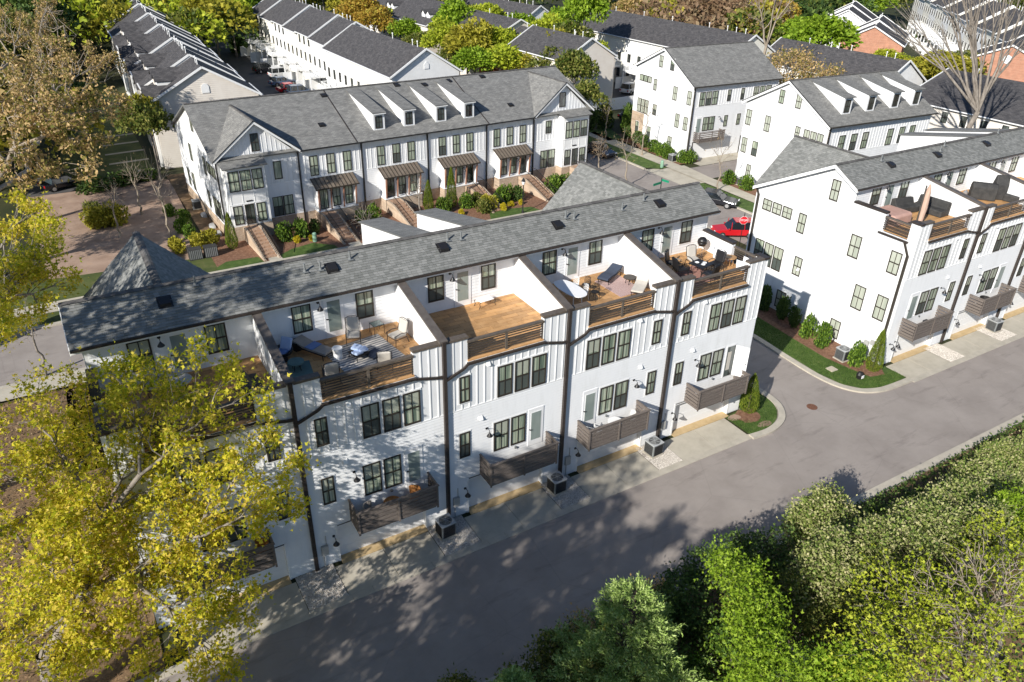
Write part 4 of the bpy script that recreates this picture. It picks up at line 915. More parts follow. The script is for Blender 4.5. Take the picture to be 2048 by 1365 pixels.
sheet('lawn_behind_row', M['grass'], [(-16, 13), (23, 13), (23, 22.7), (-16, 22.7)], 0.012)
sheet('planting_bed', M['litter'], [(-60, -2.5), (-13.9, -2.5), (-13.9, 22.7), (-60, 22.7)], 0.012)
sheet('woodland_bank', M['litter'], [(-60, -60), (120, -60), (120, -9.75), (-60, -9.75)], 0.02)
sheet('sidewalk', M['concrete'], [(-80, 22.8), (41, 22.8), (41, 24.6), (-80, 24.6)], .10)
sheet('verge', M['grass_dry'], [(-80, 32.7), (41, 32.7), (41, 34.6), (-80, 34.6)], .09)
sheet('sidewalk_far', M['concrete'], [(-80, 34.6), (41, 34.6), (41, 36.5), (-80, 36.5)], .10)
sheet('vacant_lot', M['soil'], [(-16, 40), (-3.6, 39.2), (-3.0, 64.5), (-17, 64.5)], .05)
sheet('lot_verge', M['grass_dry'], [(-80, 36.5), (-3.4, 36.5), (-3.4, 40.0), (-16, 41.2), (-80, 42)], .06)
sheet('side_path', M['litter'], [(-3.1, 38), (-.9, 38), (-.9, 66), (-3.1, 66)], .05)
sheet('garden_bed', M['mulch'], [(-3.5, 36.5), (40.8, 36.5), (40.8, 46.5), (-3.5, 44.5)], .07)
for P in ([(-3.6, 36.5), (.3, 36.55), (.1, 37.9), (-2.6, 38.1), (-3.6, 37.2)], [(1.7, 36.5), (7.0, 36.5), (6.9, 37.4), (5.3, 38.8), (3.2, 38.3), (1.8, 37.3)], [(9.6, 36.5), (14, 36.5), (14, 38), (11, 38.6), (9.6, 37.5)], [(22.8, 36.5), (28.7, 36.5), (28.4, 37.8), (26.3, 38.3), (23.6, 38.2)], [(32.5, 36.5), (40.6, 36.5), (40.6, 40.5), (33.5, 40.3)], [(16.5, 36.5), (22, 36.5), (21, 38), (17.5, 38)]):
    sheet('lawn', M['grass'], P, .085)
sheet('side_lawn', M['grass_dry'], [(-14, 66.5), (-4.0, 66.5), (-3.4, 125), (-9.5, 125)], .05)
sheet('gravel_drive', M['asphalt_shaded'], [(-17, 64.5), (-8.6, 64.8), (-8.6, 72), (-16, 72)], .04)
for i in range(5):
    y = 68.6+i*4.4; sheet('stepping_walk', M['concrete'], [(-8.2, y), (-3.8, y+.4), (-3.8, y+1.0), (-8.2, y+.6)], .06)
for i in range(2): sheet('front_walk', M['concrete'], [((.75, 8.1)[i], 36.5), ((1.9, 9.2)[i], 36.5), ((1.9, 9.2)[i], 37.2), ((.75, 8.1)[i], 37.2)], .10)
# right-hand pavement, verge and aprons
sheet('sidewalk_right', M['concrete'], [(50.35, 23), (52.1, 23), (52.6, 41.6), (52.6, 60), (50.6, 60), (50.6, 42)], .10)
sheet('side_verge', M['grass'], [(47.9, 22), (50.35, 22), (50.3, 35.5), (47.9, 35.5)], .09)
sheet('side_verge', M['grass'], [(47.9, 43.2), (49.6, 41.9), (50.6, 42.2), (50.6, 60), (47.9, 60)], .09)
sheet('crossing_apron', M['concrete'], [(47.6, 35.6), (52.5, 35.6), (53.2, 42.0), (50.6, 42.2), (47.6, 42.9)], .02)
sheet('mulch_strip', M['mulch'], [(52.6, 42.3), (56, 42.3), (56.5, 57.5), (53.3, 57.5)], .09)
sheet('mulch_strip', M['mulch'], [(52.1, 22), (55.2, 22), (55.2, 35.6), (52.4, 35.6)], .09)
sheet('driveway', M['concrete'], [(54.8, 40.85), (68, 40.85), (68, 43.6), (54.8, 43.6)], .03)
sheet('corner_lawn', M['grass'], [(51.5, 55.3), (54, 55.3), (55.8, 61), (51.9, 61)], .1)
# raised kerbs
def kerb(pts, w_=.42, h=.11, name='kerb', closed=False, mat='kerb'):
    P = [Vector((*p, 0)) for p in pts]; L = []; Rr = []
    for i, p in enumerate(P):
        a = P[max(0, i-1)]; b = P[min(len(P)-1, i+1)]; d = (b-a).normalized(); n = Vector((-d.y, d.x, 0)); L.append(p+n*w_/2); Rr.append(p-n*w_/2)
    m = MB(); H = Vector((0, 0, h)); B = Vector((0, 0, -.05))
    for i in range(len(P)-1):
        m.quad(Rr[i]+H, Rr[i+1]+H, L[i+1]+H, L[i]+H); m.quad(Rr[i]+B, Rr[i+1]+B, Rr[i+1]+H, Rr[i]+H); m.quad(L[i]+H, L[i+1]+H, L[i+1]+B, L[i]+B)
    m.quad(Rr[0]+B, Rr[0]+H, L[0]+H, L[0]+B); m.quad(L[-1]+B, L[-1]+H, Rr[-1]+H, Rr[-1]+B)
    return tag(m.build(name, M[mat]), kind='structure')
def fine(pts, n=6):
    out = []
    for i in range(len(pts)-1):
        p0 = pts[max(0, i-1)]; p1 = pts[i]; p2 = pts[i+1]; p3 = pts[min(len(pts)-1, i+2)]
        for k in range(n):
            t = k/n; out.append(tuple(.5*((2*p1[j])+(-p0[j]+p2[j])*t+(2*p0[j]-5*p1[j]+4*p2[j]-p3[j])*t*t+(-p0[j]+3*p1[j]-3*p2[j]+p3[j])*t**3) for j in (0, 1)))
    return out+[pts[-1]]
kA = fine([(18.9, -2.55), (20.4, -2.62), (21.8, -2.2), (22.7, -1.35), (23.1, -.3), (23.15, 1.5), (23.1, 6), (23.1, 13), (23.1, 22.6)])
kB = fine([(28.3, 22.6), (28.3, 12), (28.3, 6.3), (28.1, 3.2), (28.0, .5), (28.3, -1.3), (29.1, -2.45), (30.4, -3.0), (32, -3.12), (33.2, -3.15)])
kerb(kA); kerb(kB)
for x0 in range(-60, 88, 3): kerb([(x0+.006, -9.45), (x0+2.994, -9.45)], .5, .10)
for i in range(-28, 19):                             # flush gutter strip in slabs along the near row
    x = i*1.0
    if x < 18.7: kerb([(x+.004, -2.44), (x+.996, -2.44)], .42, .03, 'gutter_slab')
for i in range(33, 62): kerb([(i+.2+.004, -3.27), (i+1.196, -3.27)], .42, .03, 'gutter_slab')
kerb([(-80, 24.6), (41, 24.6)], .3, .12); kerb([(-80, 32.5), (41, 32.5)], .4, .12); kerb([(47.75, 22), (47.75, 35.6)], .3, .12); kerb([(47.75, 42.9), (47.75, 60)], .3, .12); kerb([(40.9, 33), (40.9, 60)], .3, .12)
# lawns at the row ends
lawnA = [(18.95, -.35), (19.0, -2.3)]+[(x-.2, y+.2) for x, y in kA if y < -.2 and x > 19.2]+[(22.9, 13), (20.45, 13), (20.45, -.1)]
sheet('corner_lawn', M['grass'], lawnA, .06)
lawnB = [(x+.2, y+.05) for x, y in kB if y > -1 and y < 12.5][::-1]
lawnB = [(33.2, -.9), (33.2, -2.85), (31.6, -2.85), (30.4, -2.75), (29.35, -2.3), (28.6, -1.3), (28.3, .4), (28.4, 3.2), (28.55, 6.3), (28.55, 13), (33, 13)]
sheet('corner_lawn', M['grass'], lawnB, .06)
def blob(cx, cy, rx, ry, n=18, s=1): 
    rd = random.Random(s); return [(cx+rx*math.cos(2*math.pi*i/n)*(1+rd.uniform(-.12, .12)), cy+ry*math.sin(2*math.pi*i/n)*(1+rd.uniform(-.12, .12))) for i in range(n)]
sheet('mulch_ring', M['mulch'], blob(20.35, -.85, .85, .75), .066)
sheet('mulch_bed', M['mulch'], [(30.5, 13), (33, 13), (33, -.9), (32.2, -1.9), (31.1, -1.6), (30.75, -.2), (30.45, 1.7), (30.6, 4.5), (30.9, 8.6)], .066)
sheet('bare_patch', M['soil'], blob(20.6, -2.0, .55, .25, s=3), .068); sheet('bare_patch', M['soil'], blob(19.45, -.6, .45, .3, s=4), .0685)
# driveways in slabs, gravel beds
def drive(x0, x1, yw, yk):
    n = max(2, round((x1-x0)/2.4)); 
    for i in range(n):
        a = x0+(x1-x0)*i/n+.012; b = x0+(x1-x0)*(i+1)/n-.012; m = MB().box(a, b, yk, yw-.3, -.05, .02); tag(m.build('driveway_slab', M['concrete']), kind='structure')
DR = [(-12.9, -7.95), (-6.1, -1.25), (.75, 5.5), (7.35, 12.05), (13.85, 18.9)]
for a, b in DR: drive(a, b, 0, -2.22)
for a, b in ((33.3, 37.9), (39.6, 44.1), (46.2, 51), (52.6, 58)): drive(a, b, -.9, -3.05)
rg = np.random.default_rng(5)
def stones(name, poly, n, s, mat, z=.03):
    xs = [p[0] for p in poly]; ys = [p[1] for p in poly]; m = MB()
    k = 0
    while k < n:
        x = rg.uniform(min(xs), max(xs)); y = rg.uniform(min(ys), max(ys))
        if not inside((x, y), poly): continue
        k += 1; r = s*rg.uniform(.6, 1.5); a = rg.uniform(0, 6.28); h = r*rg.uniform(.5, .9); q = []
        for j in range(4): q.append((x+r*math.cos(a+j*1.57)*rg.uniform(.7, 1.1), y+r*math.sin(a+j*1.57)*rg.uniform(.7, 1.1), z))
        b = len(m.v); m.v += q+[(x+r*.2, y, z+h)]
        for j in range(4): m.f.append((b+j, b+(j+1) % 4, b+4)); m.uv.append([(0, 0)]*3)
    return tag(m.build(name, M[mat]), kind='stuff')
for a, b, y0, y1 in ((-7.93, -6.12, -2.22, -.03), (-1.23, .73, -2.22, -.03), (5.52, 7.33, -2.22, -.03), (12.07, 13.83, -2.22, -.03), (37.92, 39.58, -3.05, -.93), (44.12, 46.18, -3.05, -.93)):
    P = [(a, y0), (b, y0), (b, y1), (a, y1)]; sheet('gravel_base', M['gravel'], P, .012); stones('gravel', P, 3400, .024, 'gravel')
# manhole, lids
t = tag(MB().lathe([(.34, 0), (.34, .012)], 20, (24.75, -2.1, 0)).build('manhole_cover', M['rust']), 'round rusty manhole cover in the asphalt between the two white rows', 'manhole cover')
t = tag(bx('access_cover', M['dirt_lid'], None, 29.25, 29.85, .05, .6, .06, .12), 'flat concrete utility lid set in the corner lawn by the windowed end wall', 'utility lid')
bxb = thing('pet_waste_station', 'squat black box with a pale label on the corner lawn beside the cone-shaped evergreen', 'utility box', (30.25, -1.35, .06)); MB().lathe([(.2, 0), (.24, .3), (.16, .48), (.05, .52)], 10).build('box_body', M['black'], bxb); bx('label_plate', M['signwhite'], bxb, -.13, .1, -.26, -.235, .12, .34)
for (x, y, l) in ((49.95, 42.4, 'pale green utility pillar on the verge beside the wide concrete apron'), (5.6, 39.0, 'pale green utility pillar on the lawn between the two left brick stairs')):
    t = thing('utility_pillar', l, 'utility box', (x, y, .09), 0, 'pale green utility pillars'); MB().lathe([(.2, 0), (.2, .75), (.15, .85)], 10).build('cabinet', M['green_box'], t)

# ------------------------------------------------------------------ condensers
def condenser(first=[None]):
    if first[0] is None:
        t = thing('condenser_unit', 'x', 'air conditioner', group='outdoor condenser units')
        MB().box(-.44, .44, -.44, .44, .06, .95).build('cabinet', M['acgrey'], t, bev=.06)
        g = MB()
        for i in range(14): g.box(-.36, .36, -.462, -.445, .14+i*.055, .165+i*.055).box(-.462, -.445, -.36, .36, .14+i*.055, .165+i*.055).box(.445, .462, -.36, .36, .14+i*.055, .165+i*.055)
        g.build('louvre', M['black'], t)
        MB().box(-.47, .47, -.47, .47, .95, 1.0).build('lid', M['aclight'], t, bev=.05)
        f = MB().lathe([(.38, 1.0), (.38, 1.015)], 24); f.build('fan_well', M['black'], t)
        r = MB()
        for q in range(5):
            rr_ = .08+.07*q
            for i in range(20): a = i*math.pi/10; b = (i+1)*math.pi/10; r.beam((rr_*math.cos(a), rr_*math.sin(a), 1.035), (rr_*math.cos(b), rr_*math.sin(b), 1.035), .012, .012)
        for i in range(6): a = i*math.pi/3; r.beam((0, 0, 1.04), (.38*math.cos(a), .38*math.sin(a), 1.04), .014, .014)
        r.build('fan_grille', M['aclight'], t); bx('pad', M['kerb'], t, -.5, .5, -.5, .5, 0, .06)
        first[0] = t; return t
    return copy_tree(first[0])
for x, y, z, l in ((-.55, -.85, .03, 'condenser at the foot of the brown pipe between second and third garage doors'), (6.1, -.8, .03, 'condenser on gravel between the middle pair of driveways'), (12.75, -.85, .03, 'condenser beside the driveway of the unit with the open balcony door'),
                   (31.35, .95, .07, 'condenser in the mulch bed between two shrubs at the windowed end wall'), (45.3, -1.7, .03, 'condenser on pale gravel at the far right under the second balcony'),
                   (52.9, 43.9, .09, 'condenser among clipped shrubs at the corner of the tall plain block'), (53.7, 32.9, .09, 'condenser beside a shrub at the corner of the dormered block'), (-2.1, 53.2, .06, 'condenser in the side strip left of the garden-side row')):
    t = condenser(); t.location = (x, y, z); t['label'] = l; t.rotation_euler = (0, 0, random.uniform(-.08, .08)); t.scale = (.88, .88, .86)
mb = None
for x in (-6.4, .45, 7.25, 13.98): 
    p = MB().box(x-.16, x+.16, -.16, -.03, .8, 1.35).build('meter_box', M['meter'], rowA); MB().tube((x-.08, -.08, .05), (x-.08, -.08, .8), .025).tube((x+.1, -.08, 1.35), (x+.1, -.08, 1.9), .02).build('conduit', M['meter'], p)

# ------------------------------------------------------------------ street things
def car(label, x, y, rz, paint, cat='car', suv=True, z=.01):
    t = thing('parked_car', label, cat, (x, y, z), rz)
    L, Wd = 4.6, 1.85; h1, h2 = (.95, 1.7) if suv else (.85, 1.42)
    def section(prof, y0, y1, mat, name, inset=0):
        m = MB(); m.extr([(px, y0, pz) for px, pz in prof], (0, y1-y0, 0)); return m.build(name, M[mat], t, bev=.05)
    section([(-L/2, .35), (-L/2, h1-.12), (-L/2+.1, h1), (L/2-1.25, h1), (L/2-.15, h1-.14), (L/2, h1-.35), (L/2, .35)], -Wd/2, Wd/2, paint, 'body')
    rb = -L/2+(.12 if suv else .7)
    cab = [(rb, h1-.01), (rb+.25, h2-.06), (rb+.5, h2), (L/2-2.2, h2), (L/2-1.35, h1-.01)]
    m = MB(); n = len(cab); lo = [(px, -(Wd/2-.05-(.16 if pz > h1 else 0)), pz) for px, pz in cab]; hi = [(px, (Wd/2-.05-(.16 if pz > h1 else 0)), pz) for px, pz in cab]
    m.poly(lo); m.poly(hi[::-1])
    for i in range(n): j = (i+1) % n; m.quad(lo[j], lo[i], hi[i], hi[j])
    m.build('cabin_glass', M['glassdark'], t)
    r = MB().box(rb+.35, L/2-2.15, -Wd/2+.2, Wd/2-.2, h2-.01, h2+.035)
    for s in (-1, 1):
        for px in (rb+.15, (rb+L/2-2)/2+.1, L/2-1.75): r.beam((px, s*(Wd/2-.055), h1), (px*.96, s*(Wd/2-.2), h2-.02), .07, .05)
    r.build('roof', M[paint], t, bev=.02)
    for s in (-1, 1):
        for px in (-L/2+.85, L/2-.85):
            wl = MB().tube((px, s*(Wd/2-.2), .34), (px, s*(Wd/2+.01), .34), .34, .34, 18).build('wheel', M['rubber'], t); MB().tube((px, s*(Wd/2-.0), .34), (px, s*(Wd/2+.02), .34), .2, .2, 14).build('rim', M['steel'], wl)
        bx('headlight', M['signwhite'], t, L/2-.06, L/2+.015, min(s*.55, s*.85), max(s*.55, s*.85), .62, .76); bx('tail_light', M['lamp_red'], t, -L/2-.015, -L/2+.03, min(s*.6, s*.88), max(s*.6, s*.88), .6, .82)
        bx('side_mirror', M[paint], t, L/2-1.55, L/2-1.4, min(s*.9, s*1.08), max(s*.9, s*1.08), h1-.0, h1+.14)
    return t
car('red four-wheel-drive car with a black top on the street behind the stop sign', 41.6, 21.9, R(150), 'red').scale = (.9, .9, .95)
car('black car parked at the kerb in the shade right of the garden-side row', 46.6, 50.5, R(-88), 'carblack', suv=False)
car('black car by the hedges in the back lane', 23.3, 122.5, R(10), 'carblack', z=.01)
car('white van like car between white walls in the back lane', 24.6, 116.8, R(5), 'carwhite')
car('slate blue car nose out beside a privacy wall in the back lane', 22.8, 109.8, R(8), 'carblue', suv=False)
car('small red car at the nearest privacy wall of the back lane', 22.5, 104.0, R(5), 'red', suv=False)
car('dark blue car half hidden by the grey roof in the back lane', 23.2, 100.6, R(5), 'carblue')
car('dark car on the shaded lane beyond the white garden fence', 62.5, 64.5, R(20), 'carblack', suv=False)
car('pale blue car under the hedge below the white decks', 74, 79, R(20), 'carwhite')
cp = at(1432, 400, .5); car('dark grey car whose roof shows just past the right end of the middle roof', cp.x, cp.y, R(-60), 'carblack', suv=False)
car('dark car under the dark trees at the left', -13.2, 66.5, R(20), 'carblack', suv=False)
t = thing('stop_sign', 'red octagonal stop sign on a post in front of the red car', 'stop sign', tuple(at(1477, 500, 0)), R(-32))
MB().tube((0, 0, 0), (0, 0, 3.6), .035, .035, 8).build('post', M['black'], t)
oc = [(.38*math.cos(R(22.5+45*i)), .38*math.sin(R(22.5+45*i))) for i in range(8)]
MB().extr([(x*1.06, -.03, 2.9+z*1.06) for x, z in oc], (0, .012, 0)).build('sign_border', M['signwhite'], t); MB().extr([(x, -.034, 2.9+z) for x, z in oc], (0, .003, 0)).build('sign_face', M['signred'], t)
def text(s, par, size, loc, rot, mat):
    c = bpy.data.curves.new('lettering', 'FONT'); c.body = s; c.size = size; c.align_x = 'CENTER'; c.align_y = 'CENTER'; c.extrude = .002; c.materials.append(M[mat])
    o = link('lettering', c, par); dg = bpy.context.evaluated_depsgraph_get(); me = bpy.data.meshes.new_from_object(o.evaluated_get(dg)); bpy.data.objects.remove(o); bpy.data.curves.remove(c)
    o = link('lettering', me, par); o.location = loc; o.rotation_euler = rot; return o
text('STOP', t, .27, (0, -.04, 2.9), (R(90), 0, 0), 'signwhite')
t = thing('street_name_sign', 'green street name sign on a black post behind the grey roof ridge', 'street sign', tuple(at(1315, 430, 0)), R(12))
MB().tube((0, 0, 0), (0, 0, 3.9), .045, .045, 8).build('post', M['black'], t); bx('sign_blade', M['signgreen'], t, -1.3, -.05, -.02, .0, 3.3, 3.55); bx('sign_blade', M['signgreen'], t, -.02, .0, -.9, -.05, 3.6, 3.82)
t = thing('lamp_post', 'black lantern lamp post on the lawn in front of the right brick stairs', 'street lamp', (26.6, 36.6, .08), 0)
MB().lathe([(.14, 0), (.1, .25), (.06, .4), (.05, 3.0)], 10).build('pole', M['black'], t); MB().lathe([(.1, 3.0), (.2, 3.3), (.2, 3.35)], 8).build('lantern', M['signwhite'], t); MB().lathe([(.24, 3.35), (.12, 3.55), (.02, 3.72)], 8).build('lantern_cap', M['black'], t)
t = thing('wheelie_bin', 'dark bin half hidden under the yellow tree at the lower left', 'bin', (-13.0, -1.6, .02), .3); MB().lathe([(.26, 0), (.33, 1.0)], 4).build('bin_body', M['cover'], t); MB().lathe([(.36, 1.0), (.34, 1.08), (.1, 1.14)], 4).build('lid', M['cover'], t)

# ------------------------------------------------------------------ furniture on decks and balconies
def group_labels(objs, g):
    for o in objs: o['group'] = g
def table_round(label, x, y, z, r, h, top='oakwood', leg='oakwood', cat='table', pedestal=False):
    t = thing('round_table', label, cat, (x, y, z)); MB().lathe([(r, h-.04), (r, h)], 24).build('table_top', M[top], t)
    if pedestal: MB().lathe([(.2, 0), (.05, .08), (.04, h-.04)], 10).build('leg', M[leg], t)
    else:
        for i in range(4): a = R(45+90*i); MB().tube((r*.6*math.cos(a), r*.6*math.sin(a), 0), (r*.45*math.cos(a), r*.45*math.sin(a), h-.04), .02, .02, 6).build('leg', M[leg], t)
    return t
def patio_chair(label, x, y, z, rz, cush='cushion', fr='black', low=True, group=None):
    t = thing('patio_armchair', label, 'chair', (x, y, z), rz, group); h = .34 if low else .44
    f = MB()
    for s in (-.33, .33):
        f.path([(s, -.36, 0), (s, -.33, h+.22), (s, -.05, h+.27), (s, .32, h+.2), (s*.98, .45, h+.72)], .018, 6); f.path([(s, .42, 0), (s, .3, h), (s, -.33, h)], .018, 6)
        f.path([(s, -.33, h+.24), (s, -.42, h+.2), (s, -.4, h+.12), (s, -.34, h+.14)], .014, 6)
    f.path([(-.33, -.33, h), (.33, -.33, h)], .016).path([(-.33, .3, h), (.33, .3, h)], .016).path([(-.32, .45, h+.72), (-.15, .47, h+.8), (.15, .47, h+.8), (.32, .45, h+.72)], .018)
    for i in range(5): q = -.26+.13*i; f.path([(q, .33, h+.05), (q, .46, h+.76)], .009, 5)
    f.build('frame', M[fr], t)
    if cush: MB().box(-.3, .3, -.34, .3, h+.02, h+.14).build('seat_cushion', M[cush], t, bev=.05); b = MB().box(-.29, .29, -.06, .06, 0, .66).build('back_cushion', M[cush], t, bev=.05); b.location = (0, .31, h+.1); b.rotation_euler = (R(-12), 0, 0)
    return t
def lounger(label, x, y, z, rz, pad='taupe', fr='black', back=35, curve=False, towel=None):
    t = thing('chaise_lounge', label, 'sun lounger', (x, y, z), rz); f = MB()
    f.box(-.34, .34, -1.0, -.94, .26, .30).box(-.34, -.30, -1.0, .9, .26, .30).box(.30, .34, -1.0, .9, .26, .30).box(-.34, .34, .86, .9, .26, .3)
    f.build('frame', M[fr], t)
    for xx in (-.31, .31):
        for yy in (-.85, .75): MB().tube((xx, yy, 0), (xx, yy, .28), .02, .02, 6).build('leg', M[fr], t)
    prof = [(-1.0, .32), (-.5, .36 if curve else .32), (.0, .30), (.35, .34), (.95, .34+.6*math.sin(R(back))*1.1)]
    m = MB()
    for (a, b), (c, d) in zip(prof[:-1], prof[1:]): m.extr([(-.32, a, b), (-.32, c, d), (-.32, c, d+.09), (-.32, a, b+.09)], (.64, 0, 0))
    m.build('mattress', M[pad], t)
    if towel: MB().extr([(-.33, -.25, .40 if curve else .405), (-.33, .2, .405), (-.33, .2, .44), (-.33, -.25, .43)], (.66, 0, 0)).build('towel', M[towel], t)
    return t
def rug(label, x, y, z, w_, d_, rz, mat):
    t = thing('rug', label, 'rug', (x, y, z), rz); MB().box(-w_/2, w_/2, -d_/2, d_/2, 0, .014).build('weave', M[mat], t); return t
def lace_chair(label, x, y, z, rz, mat='white_trim', group=None):
    t = thing('cast_iron_chair', label, 'chair', (x, y, z), rz, group); 
    for s in (-1, 1):
        for q in (-1, 1): MB().tube((s*.2, q*.2, 0), (s*.17, q*.17, .43), .014, .014, 6).build('leg', M[mat], t)
    MB().lathe([(.22, .43), (.23, .45)], 14).build('seat', M[mat], t); b = MB()
    for i in range(-4, 5): a = R(90+i*15); p = (.21*math.cos(a), .21*math.sin(a)); b.tube((*p, .45), (p[0]*1.15, p[1]*1.15, .86-.012*i*i), .009, .009, 5)
    for zz in (.55, .66, .77, .84):
        for i in range(-4, 4): a = R(90+i*15); c = R(105+i*15); b.tube((.225*math.cos(a), .225*math.sin(a), zz), (.225*math.cos(c), .225*math.sin(c), zz+(.03 if i % 2 else -.03)), .01, .01, 5)
    b.build('back', M[mat], t); return t
Z = ZD+.004
# second deck from the left (full of furniture)
rug('wavy striped grey and cream rug on the crowded second deck', -2.75, 2.75, Z, 2.9, 2.6, R(8), 'rug_stripe')
rug('dark teal mat in the shade at the left of the crowded deck', -6.0, 2.2, Z, 1.4, 2.6, R(-8), 'teal')
patio_chair('beige cushioned scroll armchair against the deck wall near the small side table', -2.75, 4.05, Z, R(-20))
patio_chair('beige cushioned scroll armchair at the right party wall of the crowded deck', -.95, 3.0, Z, R(-75))
patio_chair('beige armchair turned towards the railing at the front of the crowded deck', -2.35, 1.15, Z, R(160))
patio_chair('dark armchair with a pale cushion behind the railing, left of the drum table', -4.75, 1.35, Z, R(170))
lounger('long grey-beige chaise with a folded blue towel on the crowded deck', -4.75, 3.9, Z, R(30), 'taupe', towel='blue', back=12)
t = thing('papasan_chair', 'round black wicker chair with pale blue and navy pillows by the left party wall', 'chair', (-6.15, 3.9, Z), R(-50)); MB().lathe([(.22, 0), (.2, .25), (.45, .45), (.5, .6), (.46, .6), (.2, .32)], 18).build('bowl', M['black'], t); b = MB().box(-.28, .28, -.06, .08, 0, .6).build('back_pillow', M['paleblue'], t, bev=.05); b.location = (0, .22, .45); b.rotation_euler = (R(-25), 0, 0); bx('seat_pillow', M['blue'], t, -.27, .27, -.45, .15, .45, .56, bev=.04)
table_round('low grey green round table in front of the black wicker chair', -5.85, 2.85, Z, .36, .45, 'teal', 'black')
t = thing('drum_table', 'white drum shaped side table at the foot of the chaise', 'table', (-3.9, 3.0, Z)); MB().lathe([(.24, 0), (.2, .25), (.24, .5), (.24, .52)], 18).build('drum', M['white_trim'], t, smooth=False)
t = thing('planter', 'round black planter tub against the deck wall beside the chaise', 'planter', (-5.3, 4.6, Z)); MB().lathe([(.2, 0), (.3, .4), (.31, .46), (.27, .46), (.25, .4)], 18).build('tub', M['black'], t)
t = thing('ottoman', 'low ottoman piled with pale blue pillows on the striped rug', 'ottoman', (-3.05, 2.55, Z), R(15)); bx('seat_frame', M['black'], t, -.36, .36, -.36, .36, .26, .31)
for a, b in ((-.32, -.32), (.32, -.32), (-.32, .32), (.32, .32)): MB().tube((a, b, 0), (a, b, .28), .018, .018, 6).build('leg', M['black'], t)
for i, (a, b, r_) in enumerate(((-.15, -.12, 8), (.16, -.1, -12), (0, .16, 30))): q = bx('pillow', M['paleblue'], t, -.22, .22, -.2, .2, 0, .13, bev=.05); q.location = (a, b, .31+.05*i); q.rotation_euler = (R(5*i-4), R(6-4*i), R(r_))
t = thing('floor_cushion', 'navy floor cushion on the striped rug', 'cushion', (-2.35, 2.4, Z+.014), R(20)); bx('cushion', M['navy'], t, -.33, .33, -.33, .33, 0, .14, bev=.06)
t = thing('side_table', 'small glass topped side table between the two scroll armchairs by the wall', 'table', (-1.45, 4.35, Z), R(5)); bx('table_top', M['pane_door'], t, -.26, .26, -.26, .26, .5, .515); r = MB().path([(-.27, -.27, .5), (.27, -.27, .5), (.27, .27, .5), (-.27, .27, .5), (-.27, -.27, .5)], .014)
r.build('rim', M['black'], t)
for a in (-.26, .26):
    for b in (-.26, .26): MB().tube((a, b, 0), (a, b, .5), .012, .012, 6).build('leg', M['black'], t)
# middle deck
t = thing('side_table', 'small white table with curled dark legs alone on the empty middle deck', 'table', (4.55, 4.45, Z), R(5)); MB().box(-.42, .42, -.28, .28, .36, .40).build('table_top', M['signwhite'], t, bev=.02)
for a in (-.38, .42):
    for b in (-.24, .24): MB().path([(a, b, .36), (a*1.25, b*1.1, .28), (a*1.1, b, .12), (a*1.3, b, 0)], .018).build('leg', M['frame'], t)
# fourth deck
rug('pink and cream lattice rug under the loungers', 12.25, 3.0, Z, 1.7, 2.3, R(2), 'rug_maze')
lounger('curved slate blue lounger on the lattice rug', 12.35, 4.0, Z, R(-62), 'navy', curve=True, back=10)
lounger('lounger with a raised pale beige backrest near the railing', 12.9, 2.0, Z, R(-50), 'cushion', back=50)
table_round('low dark round table between the slate and the beige lounger', 12.9, 2.95, Z, .36, .42, 'frame', 'black')
t = thing('dining_table', 'long oval white dining table cut by the party wall shadow', 'table', (8.75, 2.75, Z), R(92)); m = MB(); pts = [(1.15*math.copysign(abs(math.cos(2*math.pi*i/32))**.75, math.cos(2*math.pi*i/32)), .54*math.copysign(abs(math.sin(2*math.pi*i/32))**.75, math.sin(2*math.pi*i/32)), .72) for i in range(32)]; m.extr(pts, (0, 0, .03)).build('table_top', M['signwhite'], t)
for a in (-.7, .7):
    for b in (-.28, .28): MB().tube((a, b, 0), (a*.9, b*.9, .72), .022, .022, 6).build('leg', M['white_trim'], t)
lace_chair('white cast lace chair at the far right side of the oval table', 9.6, 3.55, Z, R(-80)); lace_chair('white cast lace chair at the near right side of the oval table', 9.5, 2.55, Z, R(-95))
lace_chair('black cast lace chair right of the oval table, nearer the door', 10.15, 3.25, Z, R(-70), 'black'); lace_chair('black cast lace chair right of the oval table, nearer the railing', 10.05, 2.3, Z, R(-70), 'black')
# fifth deck
t = thing('kettle_grill', 'black kettle grill on a tripod stand in the rear corner of the fifth deck', 'grill', (19.35, 4.2, Z)); MB().lathe([(.04, .52), (.2, .58), (.29, .75), (.3, .82)], 20).build('bowl', M['black'], t, True); MB().lathe([(.3, .825), (.28, .95), (.18, 1.08), (.04, 1.13)], 20).build('lid', M['black'], t, True)
for a in (0, 120, 240): MB().tube((.3*math.cos(R(a)), .3*math.sin(R(a)), 0), (.14*math.cos(R(a)), .14*math.sin(R(a)), .6), .016, .016, 6).build('leg', M['steel'], t)
rug('rust red rug under the black dining set on the fifth deck', 16.9, 2.0, Z, 2.2, 2.0, R(10), 'rug_red')
t = thing('dining_table', 'black square dining table with white dishes on the fifth deck', 'table', (17.15, 1.95, Z), R(12)); bx('table_top', M['black'], t, -.5, .5, -.5, .5, .7, .735)
for a in (-.45, .45):
    for b in (-.45, .45): MB().tube((a, b, 0), (a, b, .7), .02, .02, 6).build('leg', M['black'], t)
for i, (a, b) in enumerate(((17.0, 2.1), (17.35, 1.85), (17.1, 1.7))):
    d = thing('serving_dish', ('white dish at the back of the black dining table', 'white dish at the right of the black dining table', 'small white dish nearest the railing on the black table')[i], 'dish', (a, b, Z+.736)); MB().lathe([(.05, 0), (.13, .05), (.12, .055), (.04, .01)], 14).build('bowl', M['signwhite'], d)
patio_chair('black chair with high sling back facing the black dining table', 17.6, 2.95, Z, R(-10), 'cushion', low=False)
